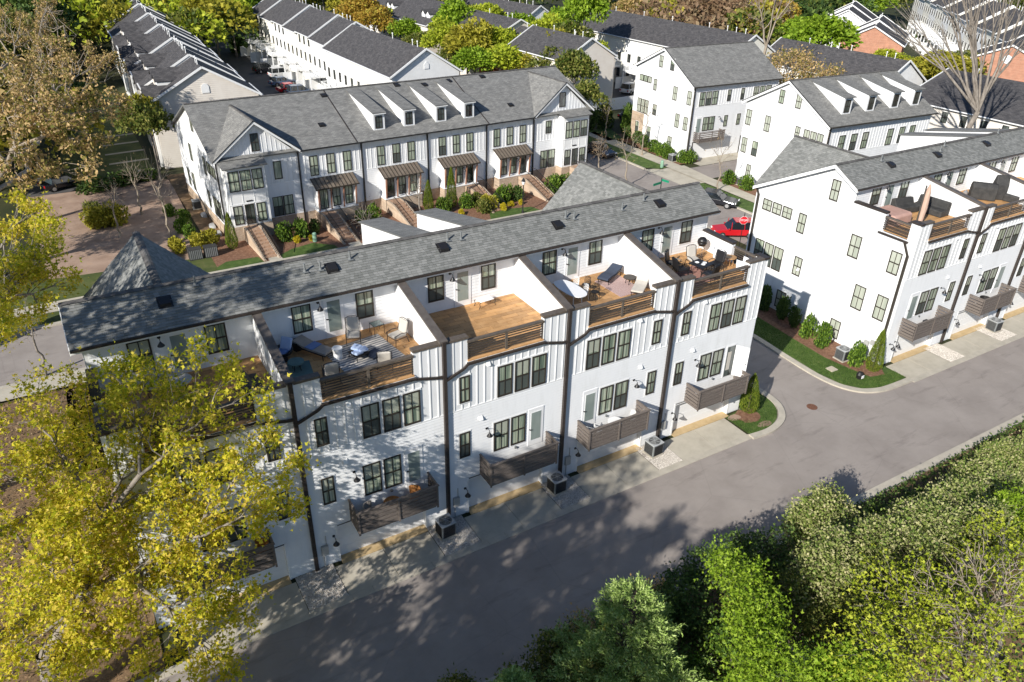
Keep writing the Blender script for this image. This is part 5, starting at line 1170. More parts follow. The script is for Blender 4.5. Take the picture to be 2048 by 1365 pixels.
patio_chair('black chair in the shadow at the left of the black dining table', 16.0, 2.3, Z, R(80), 'black', low=False)
patio_chair('black chair with its back to the railing at the dining table', 17.0, 1.0, Z, R(190), 'black', low=False)
patio_chair('black chair at the right of the black dining table', 18.3, 1.9, Z, R(-80), 'black', low=False)
patio_chair('black reclined chair between the party wall and the fifth deck door', 16.3, 3.3, Z, R(30), 'black')
table_round('round orange wooden bistro table in the front corner of the fifth deck', 19.7, 2.15, Z, .36, .55, 'oakwood', 'oakwood')
def tub(label, x, y, rz):
    t = thing('tub_chair', label, 'chair', (x, y, Z), rz, 'white moulded tub chairs'); b = MB()
    for i in range(12):
        a = R(-20+220*i/12); c = R(-20+220*(i+1)/12); r_ = .34; h = .78; b.extr([(r_*math.cos(a), r_*math.sin(a), .2), (r_*math.cos(c), r_*math.sin(c), .2), (r_*1.15*math.cos(c), r_*1.15*math.sin(c), h), (r_*1.15*math.cos(a), r_*1.15*math.sin(a), h)], (-.03*math.cos(a), -.03*math.sin(a), 0))
    b.build('shell', M['signwhite'], t); MB().lathe([(.3, .36), (.32, .42)], 18).build('seat', M['signwhite'], t)
    for a in (45, 135, 225, 315): MB().tube((.28*math.cos(R(a)), .28*math.sin(R(a)), 0), (.22*math.cos(R(a)), .22*math.sin(R(a)), .36), .018, .018, 6).build('leg', M['oakwood'], t)
tub('white tub chair behind the orange bistro table', 19.65, 3.0, R(10)); tub('white tub chair in the front corner beside the orange bistro table', 19.7, 1.25, R(190))
# first deck, seen through the yellow leaves
t = thing('covered_sofa', 'grey covered sofa at the party wall of the leftmost deck, seen through leaves', 'sofa', (-8.0, 1.9, Z), R(90)); MB().extr([(-.9, -.4, 0), (-.9, .4, 0), (-.9, .4, .75), (-.9, .15, .8), (-.9, -.05, .45), (-.9, -.4, .42)], (1.8, 0, 0)).build('cover', M['cover'], t, bev=.05)
table_round('pale round table on the leftmost deck', -10.6, 3.3, Z, .5, .7, 'cushion', 'black')
patio_chair('pale cushioned chair by the windows of the leftmost deck', -11.6, 3.9, Z, R(10))
# balconies
BZ = 2.404
def wick(label, x, y, z, rz, mat='wicker'):
    t = thing('wicker_chair', label, 'chair', (x, y, z), rz); m = MB()
    for i in range(9):
        a = R(0+180*i/9); c = R(180*(i+1)/9); m.extr([(.28*math.cos(a), .26*math.sin(a), .36), (.28*math.cos(c), .26*math.sin(c), .36), (.36*math.cos(c), .34*math.sin(c), .85), (.36*math.cos(a), .34*math.sin(a), .85)], (-.02*math.cos(a), -.02*math.sin(a), 0))
    m.build('back', M[mat], t); MB().lathe([(.27, .34), (.3, .4)], 16).build('seat', M[mat], t)
    for a in (45, 135, 225, 315): MB().tube((.3*math.cos(R(a)), .3*math.sin(R(a)), 0), (.2*math.cos(R(a)), .2*math.sin(R(a)), .36), .014, .014, 6).build('leg', M['black'], t)
wick('grey wicker chair at the left end of the second balcony', -4.2, -.6, BZ, R(60), 'taupe'); wick('orange wicker chair at the right end of the second balcony', -2.0, -.55, BZ, R(-70))
t = thing('wicker_table', 'orange wicker tray table in the middle of the second balcony', 'table', (-3.1, -.55, BZ)); MB().lathe([(.36, .5), (.42, .56), (.4, .56), (.36, .52)], 20).build('tray', M['wicker'], t)
for a in (45, 135, 225, 315): MB().tube((.3*math.cos(R(a)), .3*math.sin(R(a)), 0), (.2*math.cos(R(a)), .2*math.sin(R(a)), .5), .014, .014, 6).build('leg', M['black'], t)
lace_chair('white lace chair at the left of the balcony with the round white table', 8.8, -.55, BZ, R(80)); lace_chair('white lace chair at the right end of the balcony with the round white table', 11.1, -.5, BZ, R(-80)); table_round('round white table between the two lace chairs on the balcony', 9.95, -.55, BZ, .42, .66, 'white_trim', 'white_trim')
wick('orange chair on the leftmost balcony among the leaves', -9.2, -.55, BZ, R(-60))
wick('dark chair on the second balcony of the right hand row', 42.9, -1.5, BZ, R(-60), 'black')
t = thing('planter_box', 'small black box on the floor of the first balcony of the right hand row', 'box', (36.4, -1.3, BZ)); bx('box_body', M['black'], t, -.2, .2, -.15, .15, 0, .5)
# right hand row, first deck
def cover(label, x, y, rz, prof, w_, mat, cat='covered furniture', name='covered_sofa'):
    t = thing(name, label, cat, (x, y, Z), rz); MB().extr([(-w_/2, a, b) for a, b in prof], (w_, 0, 0)).build('cover', M[mat], t, bev=.07); return t
cover('black covered L-shaped sofa piece by the windows of the right row deck', 37.6, 3.3, R(-10), [(-.5, 0), (.5, 0), (.5, .85), (.2, .9), (.0, .5), (-.5, .45)], 1.7, 'cover')
cover('black covered sofa piece against the party wall right of the closed umbrella', 39.05, 2.25, R(-88), [(-.55, 0), (.5, 0), (.5, .95), (.15, 1.0), (.0, .5), (-.55, .45)], 2.2, 'cover')
cover('long table under a dusty pink cover at the left railing of the right row deck', 35.0, 2.55, R(2), [(-1.0, 0), (1.0, 0), (.98, .62), (.8, .72), (-.8, .72), (-.98, .62)], 1.9, 'pink', name='covered_table')
t = thing('patio_umbrella', 'closed tan cantilever umbrella leaning beside its dark mast on the right row deck', 'umbrella', (35.9, 1.15, Z)); MB().lathe([(.5, 0), (.5, .08)], 20).tube((0, 0, .08), (.55, .35, 2.55), .06, .05, 8).build('mast', M['frame'], t)
m = MB(); A = Vector((.25, -.05, .25)); B = Vector((.85, .3, 2.6)); m.tube(A, A.lerp(B, .35), .17, .24, 10).tube(A.lerp(B, .35), A.lerp(B, .8), .24, .17, 10).tube(A.lerp(B, .8), B, .17, .05, 10); m.build('folded_canopy', M['tancloth'], t)
cover('big black covered grill on the second deck of the right row', 45.3, 2.3, R(-50), [(-.45, 0), (.45, 0), (.42, .95), (.15, 1.2), (-.2, 1.2), (-.42, .95)], 1.7, 'cover', 'grill', 'covered_grill')
cover('tall black covered heater beside the covered grill', 46.35, 1.75, R(-40), [(-.4, 0), (.4, 0), (.38, 1.1), (.12, 1.75), (-.05, 1.8), (-.35, 1.1)], .9, 'cover', 'covered furniture', 'covered_heater')
cover('low dark covered bench at the shaded left wall of the second right row deck', 41.6, 1.2, R(88), [(-.35, 0), (.35, 0), (.33, .42), (-.33, .42)], 1.5, 'cover', name='covered_bench')
cover('dark grey covered daybed at the far right corner of the photo decks', 47.0, .9, R(10), [(-.5, 0), (.5, 0), (.5, .5), (-.5, .5)], 1.4, 'cover', name='covered_daybed')
t = thing('gas_bottle', 'steel gas bottle beside the covered grill', 'gas bottle', (44.5, 3.1, Z)); MB().lathe([(.15, 0), (.16, .4), (.05, .5), (.05, .56)], 12).build('bottle', M['steel'], t)
# yard things near the garden-side row
for i in range(3):
    t = thing('white_bench' if False else 'window_well_cover', ('upper', 'middle', 'lower')[i]+' pale window well lid in the side strip left of the garden-side row', 'well cover', (-1.75+.1*i, (50.6, 47.2, 44.9)[i], .06)); MB().extr([(.5*math.cos(R(a)), .55*math.sin(R(a)), 0) for a in range(90, 271, 20)], (0, 0, .22)).build('lid', M['aclight'], t)
for i in range(2):
    t = thing('utility_cabinet', ('left', 'right')[i]+' dark slatted cabinet behind the yellow hedge at the lot corner', 'utility cabinet', (-4.7+1.3*i, 40.1, .06)); MB().box(-.55, .55, -.4, .4, 0, .95).build('cabinet', M['cover'], t); m = MB()
    for k in range(7): m.box(-.5+k*.15, -.42+k*.15, -.43, -.4, .1, .9)
    m.build('slat', M['acgrey'], t)

# ------------------------------------------------------------------ vegetation
def npmesh(name, verts, k, mat, faces=None):
    """verts (n*k,3): n polygons of k corners"""
    n = len(verts)//k; me = bpy.data.meshes.new(name)
    me.vertices.add(len(verts)); me.vertices.foreach_set('co', np.ascontiguousarray(verts, dtype=np.float32).ravel())
    if faces is None: idx = np.arange(n*k, dtype=np.int32); tot = np.full(n, k, np.int32)
    else: idx = faces.ravel().astype(np.int32); tot = np.full(len(faces), faces.shape[1], np.int32)
    me.loops.add(len(idx)); me.loops.foreach_set('vertex_index', idx)
    me.polygons.add(len(tot)); me.polygons.foreach_set('loop_start', np.concatenate([[0], np.cumsum(tot)[:-1]]).astype(np.int32)); me.polygons.foreach_set('loop_total', tot)
    me.materials.append(mat); me.update(calc_edges=True); return me
def unit(v): return v/np.maximum(np.linalg.norm(v, axis=-1, keepdims=True), 1e-9)
def leaves(pts, s, rs, shape='leaf', up=.3, out=None):
    """one folded leaf (or three lobed leaf) per point; returns vertex array and faces"""
    n = len(pts); a = unit(rs.normal(size=(n, 3))+np.array([0, 0, up])*0); nrm = unit(rs.normal(size=(n, 3))+np.array([0, 0, up*2]))
    if out is not None: a = unit(a*.8+out)
    b = unit(np.cross(nrm, a)); nrm = np.cross(a, b); sz = (s*rs.uniform(.6, 1.35, (n, 1)))
    if shape == 'lobe':
        c = [pts, pts+a*sz*.35+b*sz*.5+nrm*sz*.1, pts+a*sz*.45+b*sz*.16, pts+a*sz*1.0-nrm*sz*.12, pts+a*sz*.45-b*sz*.16, pts+a*sz*.35-b*sz*.5+nrm*sz*.1]
        v = np.stack(c, 1).reshape(-1, 3); f0 = np.arange(n)[:, None]*6
        f = np.concatenate([f0+np.array([0, 1, 2, 4]), f0+np.array([2, 3, 4, 4])], 0) if False else None
        fa = f0+np.array([[0, 1, 2]]); fb = f0+np.array([[0, 2, 3]]); fc = f0+np.array([[0, 3, 4]]); fd = f0+np.array([[0, 4, 5]])
        return v, np.concatenate([fa, fb, fc, fd], 0)
    wd = .32 if shape == 'leaf' else .16
    c = [pts, pts+a*sz*.5+b*sz*wd+nrm*sz*.08, pts+a*sz, pts+a*sz*.5-b*sz*wd+nrm*sz*.08]
    v = np.stack(c, 1).reshape(-1, 3); f0 = np.arange(n)[:, None]*4
    return v, np.concatenate([f0+np.array([[0, 1, 2]]), f0+np.array([[0, 2, 3]])], 0)
def ell(n, rs, c, r, shell=.5):
    d = unit(rs.normal(size=(n, 3))); q = rs.uniform(0, 1, (n, 1))**(1/3.); q = shell+(1-shell)*q if shell else q
    return np.array(c)+d*q*np.array(r)
def skeleton(root, tips, rs, r0=.3, wob=.08, k=3, taper=.5, minr=.008):
    """branch tubes from root to all tips, splitting by clustering"""
    segs = []
    def rec(p, pts, d):
        n = len(pts)
        if n == 0: return
        r = max(minr, r0*(n/len(tips))**taper)
        if n == 1:
            q = pts[0]; m = (p+q)/2+rs.normal(size=3)*wob*np.linalg.norm(q-p)*.6
            segs.append((p, m, r, r*.7)); segs.append((m, q, r*.7, minr*.6)); return
        c = pts.mean(0); L = np.linalg.norm(c-p); f = .45 if d > 0 else .4
        q = p+(c-p)*f+rs.normal(size=3)*wob*L*f; m = (p+q)/2+rs.normal(size=3)*wob*L*.25
        r1 = max(minr, r*.86); segs.append((p, m, r, (r+r1)/2)); segs.append((m, q, (r+r1)/2, r1))
        kk = min(k, n); cen = pts[rs.choice(n, kk, replace=False)]
        for _ in range(3):
            lab = np.argmin(((pts[:, None]-cen[None])**2).sum(-1), 1)
            cen = np.array([pts[lab == i].mean(0) if (lab == i).any() else cen[i] for i in range(kk)])
        for i in range(kk):
            s = pts[lab == i]
            if len(s) == n:
                h = n//2; rec(q, pts[:h], d+1); rec(q, pts[h:], d+1); return
            rec(q, s, d+1)
    rec(np.array(root, float), tips, 0)
    return segs
def tubes(segs, sides=5):
    P = np.array([s[0] for s in segs]); Q = np.array([s[1] for s in segs]); ra = np.array([s[2] for s in segs])[:, None]; rb = np.array([s[3] for s in segs])[:, None]
    d = unit(Q-P); u = np.where(np.abs(d[:, 2:3]) < .9, np.array([[0, 0, 1.]]), np.array([[1., 0, 0]])); x = unit(np.cross(d, u)); y = np.cross(d, x); V = []
    for (C, r_) in ((P, ra), (Q+d*rb*.3, rb)):
        for i in range(sides): t = 2*math.pi*i/sides; V.append(C+x*r_*math.cos(t)+y*r_*math.sin(t))
    v = np.stack(V, 1).reshape(-1, 3); f0 = np.arange(len(segs))[:, None]*2*sides
    return v, np.concatenate([f0+np.array([[i, (i+1) % sides, sides+(i+1) % sides, sides+i]]) for i in range(sides)], 0)
NEARLEAF = 0
def make_tree(name, label, cat, base, blobs, seed, ntips, nleaf, lsize, leafmat, bark='bark', r0=.3, shape='leaf', spread=.35, group=None, minr=.012, wob=.1, trunk_to=None, shell=.35, sides=5, taper=.5, up=.3, fork=None):
    """blobs: (x, y, z, rx, ry, rz, weight) crown volumes in world space"""
    rs = np.random.default_rng(seed); wts = np.array([b[6] if len(b) > 6 else b[3]*b[4]*b[5] for b in blobs], float); wts /= wts.sum()
    tips = np.concatenate([ell(max(1, int(round(ntips*w1))), rs, b[:3], b[3:6], shell) for b, w1 in zip(blobs, wts)], 0)
    base = np.array(base, float); T = thing(name, label, cat, tuple(base), 0, group); tips = tips-base
    top = np.array(trunk_to, float)-base if trunk_to is not None else np.array([0, 0, max(.6, tips[:, 2].min()*.55)])
    segs = []; n = 5; p = np.zeros(3)
    for i in range(n):
        q = top*(i+1)/n+rs.normal(size=3)*np.array([1, 1, 0])*.04*np.linalg.norm(top)*(i < n-1); segs.append((p, q, r0*(1.25-.25*i/n)*(1.25 if i == 0 else 1), r0*(1.25-.25*(i+1)/n))); p = q
    v, f = tubes(segs, 9); link('trunk', npmesh('trunk', v, 4, M[bark], f), T)
    if fork is None: sk_ = skeleton(p, tips, rs, r0*.95, wob, minr=minr, taper=taper)
    else:
        lab = np.argmin(((tips[:, None]-(np.array(fork)-base)[None])**2).sum(-1), 1); sk_ = []
        for i in range(len(fork)):
            if (lab == i).any(): sk_ += skeleton(p, tips[lab == i], rs, r0*.6, wob, minr=minr, taper=taper)
    v, f = tubes(sk_, sides); link('branches', npmesh('branches', v, 4, M[bark], f), T)['kind'] = 'stuff'
    if nleaf:
        pts = np.repeat(tips, max(1, nleaf//len(tips)), 0); off = rs.normal(size=pts.shape)*spread*rs.uniform(.3, 1, (len(pts), 1)); pts = pts+off
        v, f = leaves(pts, lsize, rs, shape, up, unit(off)*.6); link('crown', npmesh('crown', v, 4, M[leafmat], f), T)['kind'] = 'stuff'
    return T
def P3(px, py, z): v = at(px, py, z); return (v.x, v.y, v.z)

# the big yellow-green tree in the left foreground
bl = []
for px, py, z, r in ((60, 1290, 5, 2.4), (230, 1230, 5.5, 2.2), (390, 1290, 5, 1.9), (330, 1110, 6.5, 2.0), (120, 1120, 7.5, 2.4), (450, 1170, 6.5, 1.3), (70, 960, 8.5, 2.2), (230, 960, 8.5, 2.2), (400, 990, 8.2, 1.6), (520, 1000, 8.5, 1.3), (570, 1000, 9, .9),
                     (100, 820, 10, 1.9), (270, 800, 11, 1.9), (390, 850, 11, 1.5), (500, 880, 10, 1.1), (570, 905, 9.5, .8), (270, 740, 12, 1.1), (375, 720, 12.8, .8), (475, 745, 12.6, .9), (520, 800, 11.5, .8), (380, 1060, 7.5, 1.5), (160, 1040, 8, 1.6), (470, 960, 9.2, 1.1)):
    bl.append((*P3(px, py, z), r, r, r*.85, r**2.3))
make_tree('maple_tree', 'large foreground tree with bright yellow-green spring leaves at the lower left', 'tree', (-17.8, -3.2, 0), bl, 11, 460, 37000, .165, 'l_yellow', 'bark', .34, 'lobe', .30, minr=.014, trunk_to=(-17.2, -3.4, 4.2), shell=0)
bl = []
for px, py, z, r in ((50, 440, 12, 1.7), (90, 520, 11.5, 1.4), (30, 560, 11, 1.4), (110, 470, 12, .9), (20, 650, 10.5, 1.1), (75, 610, 10.5, .7), (130, 560, 11, .6), (-60, 600, 11, 2)): bl.append((*P3(px, py, z), r, r, r*.85, r**2))
make_tree('maple_tree', 'second yellow-green tree entering at the left edge above the street', 'tree', (-21.5, 12.5, 0), bl, 12, 120, 7500, .19, 'l_yellow', 'bark', .28, 'lobe', .32, minr=.02, trunk_to=(-20.5, 12.8, 6), shell=0)
# tan flowering oak at the upper left, with its long pale limbs
bl = []
for px, py, z, r in ((40, 60, 14, 3.2), (110, 110, 14, 2.6), (60, 150, 14, 2.6), (180, 120, 14, 1.8), (230, 130, 13, 1.2), (140, 190, 15.5, 2.0), (215, 210, 14.5, 1.6), (60, 240, 15, 2.2), (140, 270, 14, 1.7), (195, 285, 13.5, 1.3), (30, 330, 13.5, 1.8), (100, 330, 13, 1.5), (170, 330, 13, .9), (20, 200, 16, 2.4), (100, 30, 14, 2.4), (-80, 200, 15, 4)): bl.append((*P3(px, py, z), r, r, r*.8, r**2))
make_tree('oak_tree', 'tall oak with tan spring blossom and long pale limbs at the upper left', 'tree', (-20.5, 31, 0), bl, 13, 400, 20000, .24, 'l_tan', 'bark_pale', .42, 'leaf', .30, minr=.03, trunk_to=(-19.5, 31.5, 7.5), shell=0, wob=.14)
# out-of-frame trees on the bank that throw the dappled shade
for i, (x, y, h, r) in enumerate(((-26, -13, 10.5, 3.2), (-24.0, 1.0, 20.0, 4.8), (-20.8, -17, 12.2, 3.8), (-28.5, -6.5, 23.0, 4.4), (-31, 5, 22, 5), (-18, -19.8, 14.6, 3.6), (-26, 41, 12.5, 4.4), (-27.5, 51, 15, 4.6), (-25, -20, 14.5, 4), (-22.5, -14.5, 17.0, 4.2))):
    make_tree('maple_tree', ('shade tree on the bank, nearest the lower left corner', 'tall shade tree west of the near row', 'shade tree below the bottom left corner of the view', 'far west shade tree on the bank', 'tallest shade tree beside the street west of the near row', 'shade tree below the camera side of the bank', 'shade tree west of the vacant lot', 'further shade tree west of the vacant lot', 'shade tree between the two lower bank trees', 'tall shade tree straight above the lower left corner')[i], 'tree', (x, y, 0),
              [(x, y, h, r, r, r*.8), (x+1.6, y+1, h-3.0, r*.8, r*.8, r*.6), (x+2.2, y-1.8, h-1.2, r*.5, r*.6, r*.4)], 31+i, 130 if i in (1, 3, 4) else 190, 5200 if i in (1, 3, 4) else 10500, .27, 'l_yellow', 'bark', .34, 'leaf', .34, minr=.028)

# shared crowns for middle and far trees
def proto_crown(seed, n, s, mat, lump=9, shape='leaf', squash=.85):
    rs = np.random.default_rng(seed); c = []
    for i in range(lump):
        d = unit(rs.normal(size=3)); d[2] = abs(d[2])*.9-.25; q = d*rs.uniform(.35, .72); c.append((q*np.array([1, 1, squash]), rs.uniform(.26, .45)))
    c.append((np.zeros(3), .55)); w8 = np.array([r**2 for _, r in c]); w8 /= w8.sum(); P = []; Nn = []
    for (q, r), w1 in zip(c, w8):
        k = int(n*w1); d = unit(rs.normal(size=(k, 3))); d[:, 2] = np.where(d[:, 2] < -.3, -d[:, 2]*.5, d[:, 2]); d = unit(d)
        P.append(q+d*r*rs.uniform(.72, 1.06, (k, 1))); Nn.append(d)
    P = np.concatenate(P); Nn = np.concatenate(Nn)
    v, f = leaves(P, s, rs, shape, .3, Nn*.5); return npmesh('crown', v, 4, M[mat], f)
CR = {}
def crown(kind, var):
    if (kind, var) not in CR:
        n, s = (3600, .105) if kind not in ('l_dark',) else (3600, .10)
        CR[(kind, var)] = proto_crown(100+var*7+len(kind), n, s, kind, 9+var*2)
    return CR[(kind, var)]
TR = None
def far_tree(name, label, x, y, h, r, kind='l_lime', rz=None, var=None, group=None, cat='tree', low=.25, bark='bark'):
    global TR
    T = thing(name, label, cat, (x, y, 0), random.uniform(0, 6.28) if rz is None else rz, group)
    c = link('crown', crown(kind, random.randrange(3) if var is None else var), T); ch = h*(1-low)/2; c.location = (0, 0, h-ch*.95); c.scale = (r, r, ch*1.15); c['kind'] = 'stuff'
    if TR is None:
        rs = np.random.default_rng(9); tip = ell(26, rs, (0, 0, .72), (.3, .3, .22), .3); sg = [((0, 0, 0), (0.01, 0, .2), .05, .04), ((.01, 0, .2), (0, .01, .4), .04, .032)]
        sg = [(np.array(a), np.array(b), c_, d) for a, b, c_, d in sg]+skeleton((0, .01, .4), tip, rs, .032, .1, minr=.004); v, f = tubes(sg, 5); TR = npmesh('trunk', v, 4, M['bark'], f)
    t = link('trunk', TR, T); t.scale = (r*.9, r*.9, h*.95)
    return T
def FC(px, pyc, h, r, kind, label, name='leafy_tree', group=None, **k):
    p = at(px, pyc, h*.62)
    return far_tree(name, label, p.x, p.y, h, r, kind, group=group, **k)
def FT(px, py_base, h, r, kind, label, name='leafy_tree', group=None, **k):
    p = at(px, py_base, 0); return far_tree(name, label, p.x, p.y, h, r, kind, group=group, **k)
FC(1168, 42, 18, 5.0, 'l_green', 'tall bright green tree standing above the rows at the centre top', low=.35)
FC(1150, 150, 11, 4.2, 'l_olive', 'broad olive tree in front of the cream row, right of the dormered row roof')
FC(1172, 200, 8.5, 3.4, 'l_olive', 'sparse olive tree nearest the lane mouth beside the right gabled end')
FC(1120, 105, 12, 4.0, 'l_gold', 'golden olive tree just behind the right end of the dormered row')
mid = [(722, 32, 13, 5.0, 'l_rust', 'rusty orange tree left of the yellow-green grove'), (700, 15, 12, 4.5, 'l_gold', 'golden orange tree behind the ridge with white flues'), (748, 52, 11, 4.0, 'l_rust', 'small orange crown right of the rusty orange tree'), (790, 52, 9, 3.4, 'l_lime', 'lime tree at the foot of the orange tree'), (815, 70, 9, 3.2, 'l_green', 'fresh green tree over the white gable ridge'), (838, 92, 8.5, 2.8, 'l_olive', 'small olive tree beside the white gable'),
       (912, 50, 13, 4.6, 'l_green', 'big fresh green tree rising highest in the middle grove'), (955, 48, 12, 4.4, 'l_lime', 'tall lime crown right of the highest green one'), (890, 85, 11, 4.0, 'l_lime', 'lime tree in front of the pale brick house front'), (935, 92, 12, 4.6, 'l_gold', 'brownish yellow crown at the front of the middle grove'), (978, 95, 11, 4.2, 'l_lime', 'lime crown below the twin dormers'), (1012, 88, 10, 3.8, 'l_green', 'green crown left of the brick dormer'), (1045, 108, 10, 4.2, 'l_lime', 'lime crown under the right pair of dormers'),
       (1085, 112, 10, 4.2, 'l_lime', 'lime crown right of the right pair of dormers'), (1000, 126, 9.5, 4.2, 'l_lime', 'low lime crown touching the long grey ridge'), (950, 132, 9, 4.0, 'l_green', 'low green crown touching the long grey ridge'), (905, 120, 8.5, 3.4, 'l_olive', 'low olive crown right of the white gable'), (1035, 70, 12, 4.2, 'l_green', 'green crown hiding the brick dormer roof'), (1085, 80, 12, 4.4, 'l_lime', 'lime crown left of the tallest tree'), (1112, 62, 12, 3.6, 'l_green', 'green crown touching the tallest tree'), (1118, 135, 10, 4.0, 'l_olive', 'olive crown over the end of the long grey ridge'), (1145, 95, 12, 4.0, 'l_olive', 'olive crown under the tallest tree'), (1190, 120, 9, 2.6, 'l_lime', 'sparse lime crown before the shaded pale wall'), (1060, 132, 9, 3.8, 'l_gold', 'low golden crown near the right end of the long grey ridge')]
for px, py, h, r, k, l in mid: FC(px, py, h, r*1.3, k, l, group='trees in the middle grove')
for i, (px, py, h, r, k, l) in enumerate([(462, 35, 12, 6, 'l_lime', 'yellow green tree at the end of the back lane, right'), (425, 30, 13, 6, 'l_gold', 'golden tree at the end of the back lane'), (395, 15, 14, 7, 'l_lime', 'yellow green tree beyond the beige row'), (365, 2, 14, 7, 'l_gold', 'gold green tree beyond the beige row roof end'), (480, 5, 15, 7, 'l_green', 'bright green tree at the top beside the beige row'),
        (645, -12, 14, 7, 'l_olive', 'olive tree behind the far white row'), (600, -22, 15, 7, 'l_gold', 'golden tree at the very top left of centre'), (765, 0, 13, 6, 'l_green', 'green tree at the top near the orange ones'), (880, -5, 13, 7, 'l_olive', 'olive tree at the top between two roofs'), (930, 8, 13, 6, 'l_deep', 'dark green tree between the top rows'), (975, 22, 12, 5, 'l_olive', 'olive tree left of the flat corniced row')]): FC(px, py, h, r, k, l, group='trees along the top of the picture')
for i, (px, py, h, r, k, l) in enumerate([(1640, 85, 14, 7.5, 'l_green', 'round bright green tree at the top right'), (1590, 75, 11, 5, 'l_green', 'smaller green tree left of the round green tree'), (1545, 45, 12, 7, 'l_rust', 'rusty wood edge tree at the top, left of the green ones'), (1450, 40, 12, 9, 'l_brown', 'reddish brown budding tree above the charcoal roofs'), (1490, 50, 11, 8, 'l_brown', 'reddish brown tree beside the first budding one'), (1400, 30, 13, 9, 'l_brown', 'brown budding tree at the top right of centre'),
        (1360, 55, 9, 6, 'l_lime', 'lime shrubby tree above the charcoal ridge'), (1260, 25, 11, 5, 'l_tan', 'tan orange tree behind the charcoal roof'), (1320, 25, 12, 7, 'l_olive', 'olive tree behind the charcoal roof'), (1725, 105, 6, 4.6, 'l_green', 'low green tree hiding the red brick gable, left half'), (1775, 120, 6, 4.4, 'l_lime', 'low lime tree hiding the red brick gable, right half'), (1820, 140, 5.5, 4.5, 'l_gold', 'low golden olive tree between the charcoal roofs'),
        (1860, 160, 5.5, 4.5, 'l_gold', 'golden olive tree with blossom below it'), (1905, 150, 10, 6.2, 'l_gold', 'large golden olive tree left of the bare tree'), (1945, 140, 9.5, 5.5, 'l_olive', 'olive tree behind the bare trunks'), (1880, 185, 6, 4.2, 'l_gold', 'low golden tree beside the speckled gable'), (1850, 130, 5, 4, 'l_lime', 'low lime tree by the white garage doors'), (1850, 175, 3.5, 2.2, 'l_bloom', 'small white blossoming tree beside the speckled gable'), (2030, 15, 10, 8, 'l_olive', 'olive tree at the top right corner'), (1730, 15, 10, 8, 'l_green', 'green tree between the top right rows')]): FC(px, py, h, r, k, l, group='trees among the right hand roofs')
# left background wood
for i, (x, y, h, r, k, l) in enumerate([(-16, 98, 17, 6.5, 'l_olive', 'olive tree at the far left behind the tan oak'), (-12, 118, 17, 7, 'l_deep', 'deep green tree left of the beige row'), (-9.5, 86, 8, 3.6, 'l_deep', 'dark tree on the side lawn, further one'), (-22, 82, 16, 6.5, 'l_gold', 'golden brown tree at the left edge'), (-18, 140, 19, 9, 'l_deep', 'dark green tree far up the left side'), (-5, 150, 17, 7, 'l_green', 'fresh green tree at the top left'),
        (-28, 112, 18, 8, 'l_olive', 'brownish olive tree at the far left'), (-24, 64, 13, 5.5, 'l_olive', 'olive tree over the dark drive'), (-13, 170, 18, 9, 'l_lime', 'lime tree at the top left'), (-35, 170, 20, 11, 'l_gold', 'golden tree at the top left corner'), (-30, 140, 18, 9, 'l_tan', 'tan tree at the top left corner'), (5, 178, 16, 8, 'l_lime', 'lime tree behind the beige row at the top')]): far_tree('leafy_tree', l, x, y, h, r, k, group='wood on the left side')
far_tree('leafy_tree', 'olive brown tree with yellow tips standing at the corner of the beige row', -3.9, 64, 9.5, 3.3, 'l_olive', low=.3); far_tree('leafy_tree', 'darker olive tree beside the beige row bay window', -3.2, 69, 9, 2.6, 'l_gold', low=.3)
# far wood as one mass
rs = np.random.default_rng(77); V = []; Fc = []; off = 0
woods = {'l_lime': [], 'l_olive': [], 'l_deep': [], 'l_gold': [], 'l_brown': []}
REG = [(-200, 480, -60, 60, 140, 'l_lime l_deep l_olive l_gold'), (520, 800, -70, -6, 70, 'l_olive l_gold l_deep'), (860, 1000, -60, 22, 40, 'l_olive l_deep l_lime'), (1000, 1300, -70, -12, 50, 'l_brown l_olive l_deep'), (1300, 1560, -40, 68, 60, 'l_brown l_gold l_olive'), (1560, 1700, -40, 45, 24, 'l_deep l_olive'), (1600, 2300, -60, -8, 60, 'l_deep l_olive'), (-300, 60, -40, 260, 60, 'l_olive l_gold l_tan l_deep')]
woods['l_tan'] = []
for x0, x1, y0, y1, n, ks in REG:
    ks = ks.split()
    for i in range(n):
        px, py = rs.uniform(x0, x1), rs.uniform(y0, y1); zz_ = rs.uniform(5, 9); p = at(px, max(py, -18), zz_)
        if py < -18: p = p+Vector((.3, .9, 0))*rs.uniform(0, 160)
        woods[ks[int(rs.integers(len(ks)))]].append((p.x, p.y, zz_, rs.uniform(4.5, 7.5)))
for kd, L in woods.items():
    if not L: continue
    pts = []; out = []
    for x, y, z, r in L:
        n = 420; d = unit(rs.normal(size=(n, 3))); d[:, 2] = np.abs(d[:, 2])*1.1-.25; pts.append(np.array([x, y, z-r*.2])+d*r*rs.uniform(.75, 1.05, (n, 1))*np.array([1, 1, .85])); out.append(d)
    v, f = leaves(np.concatenate(pts), 1.0, rs, 'leaf', .3, np.concatenate(out)*.6); tag(link('far_woodland', npmesh('far_woodland', v, 4, M[kd], f)), kind='stuff')
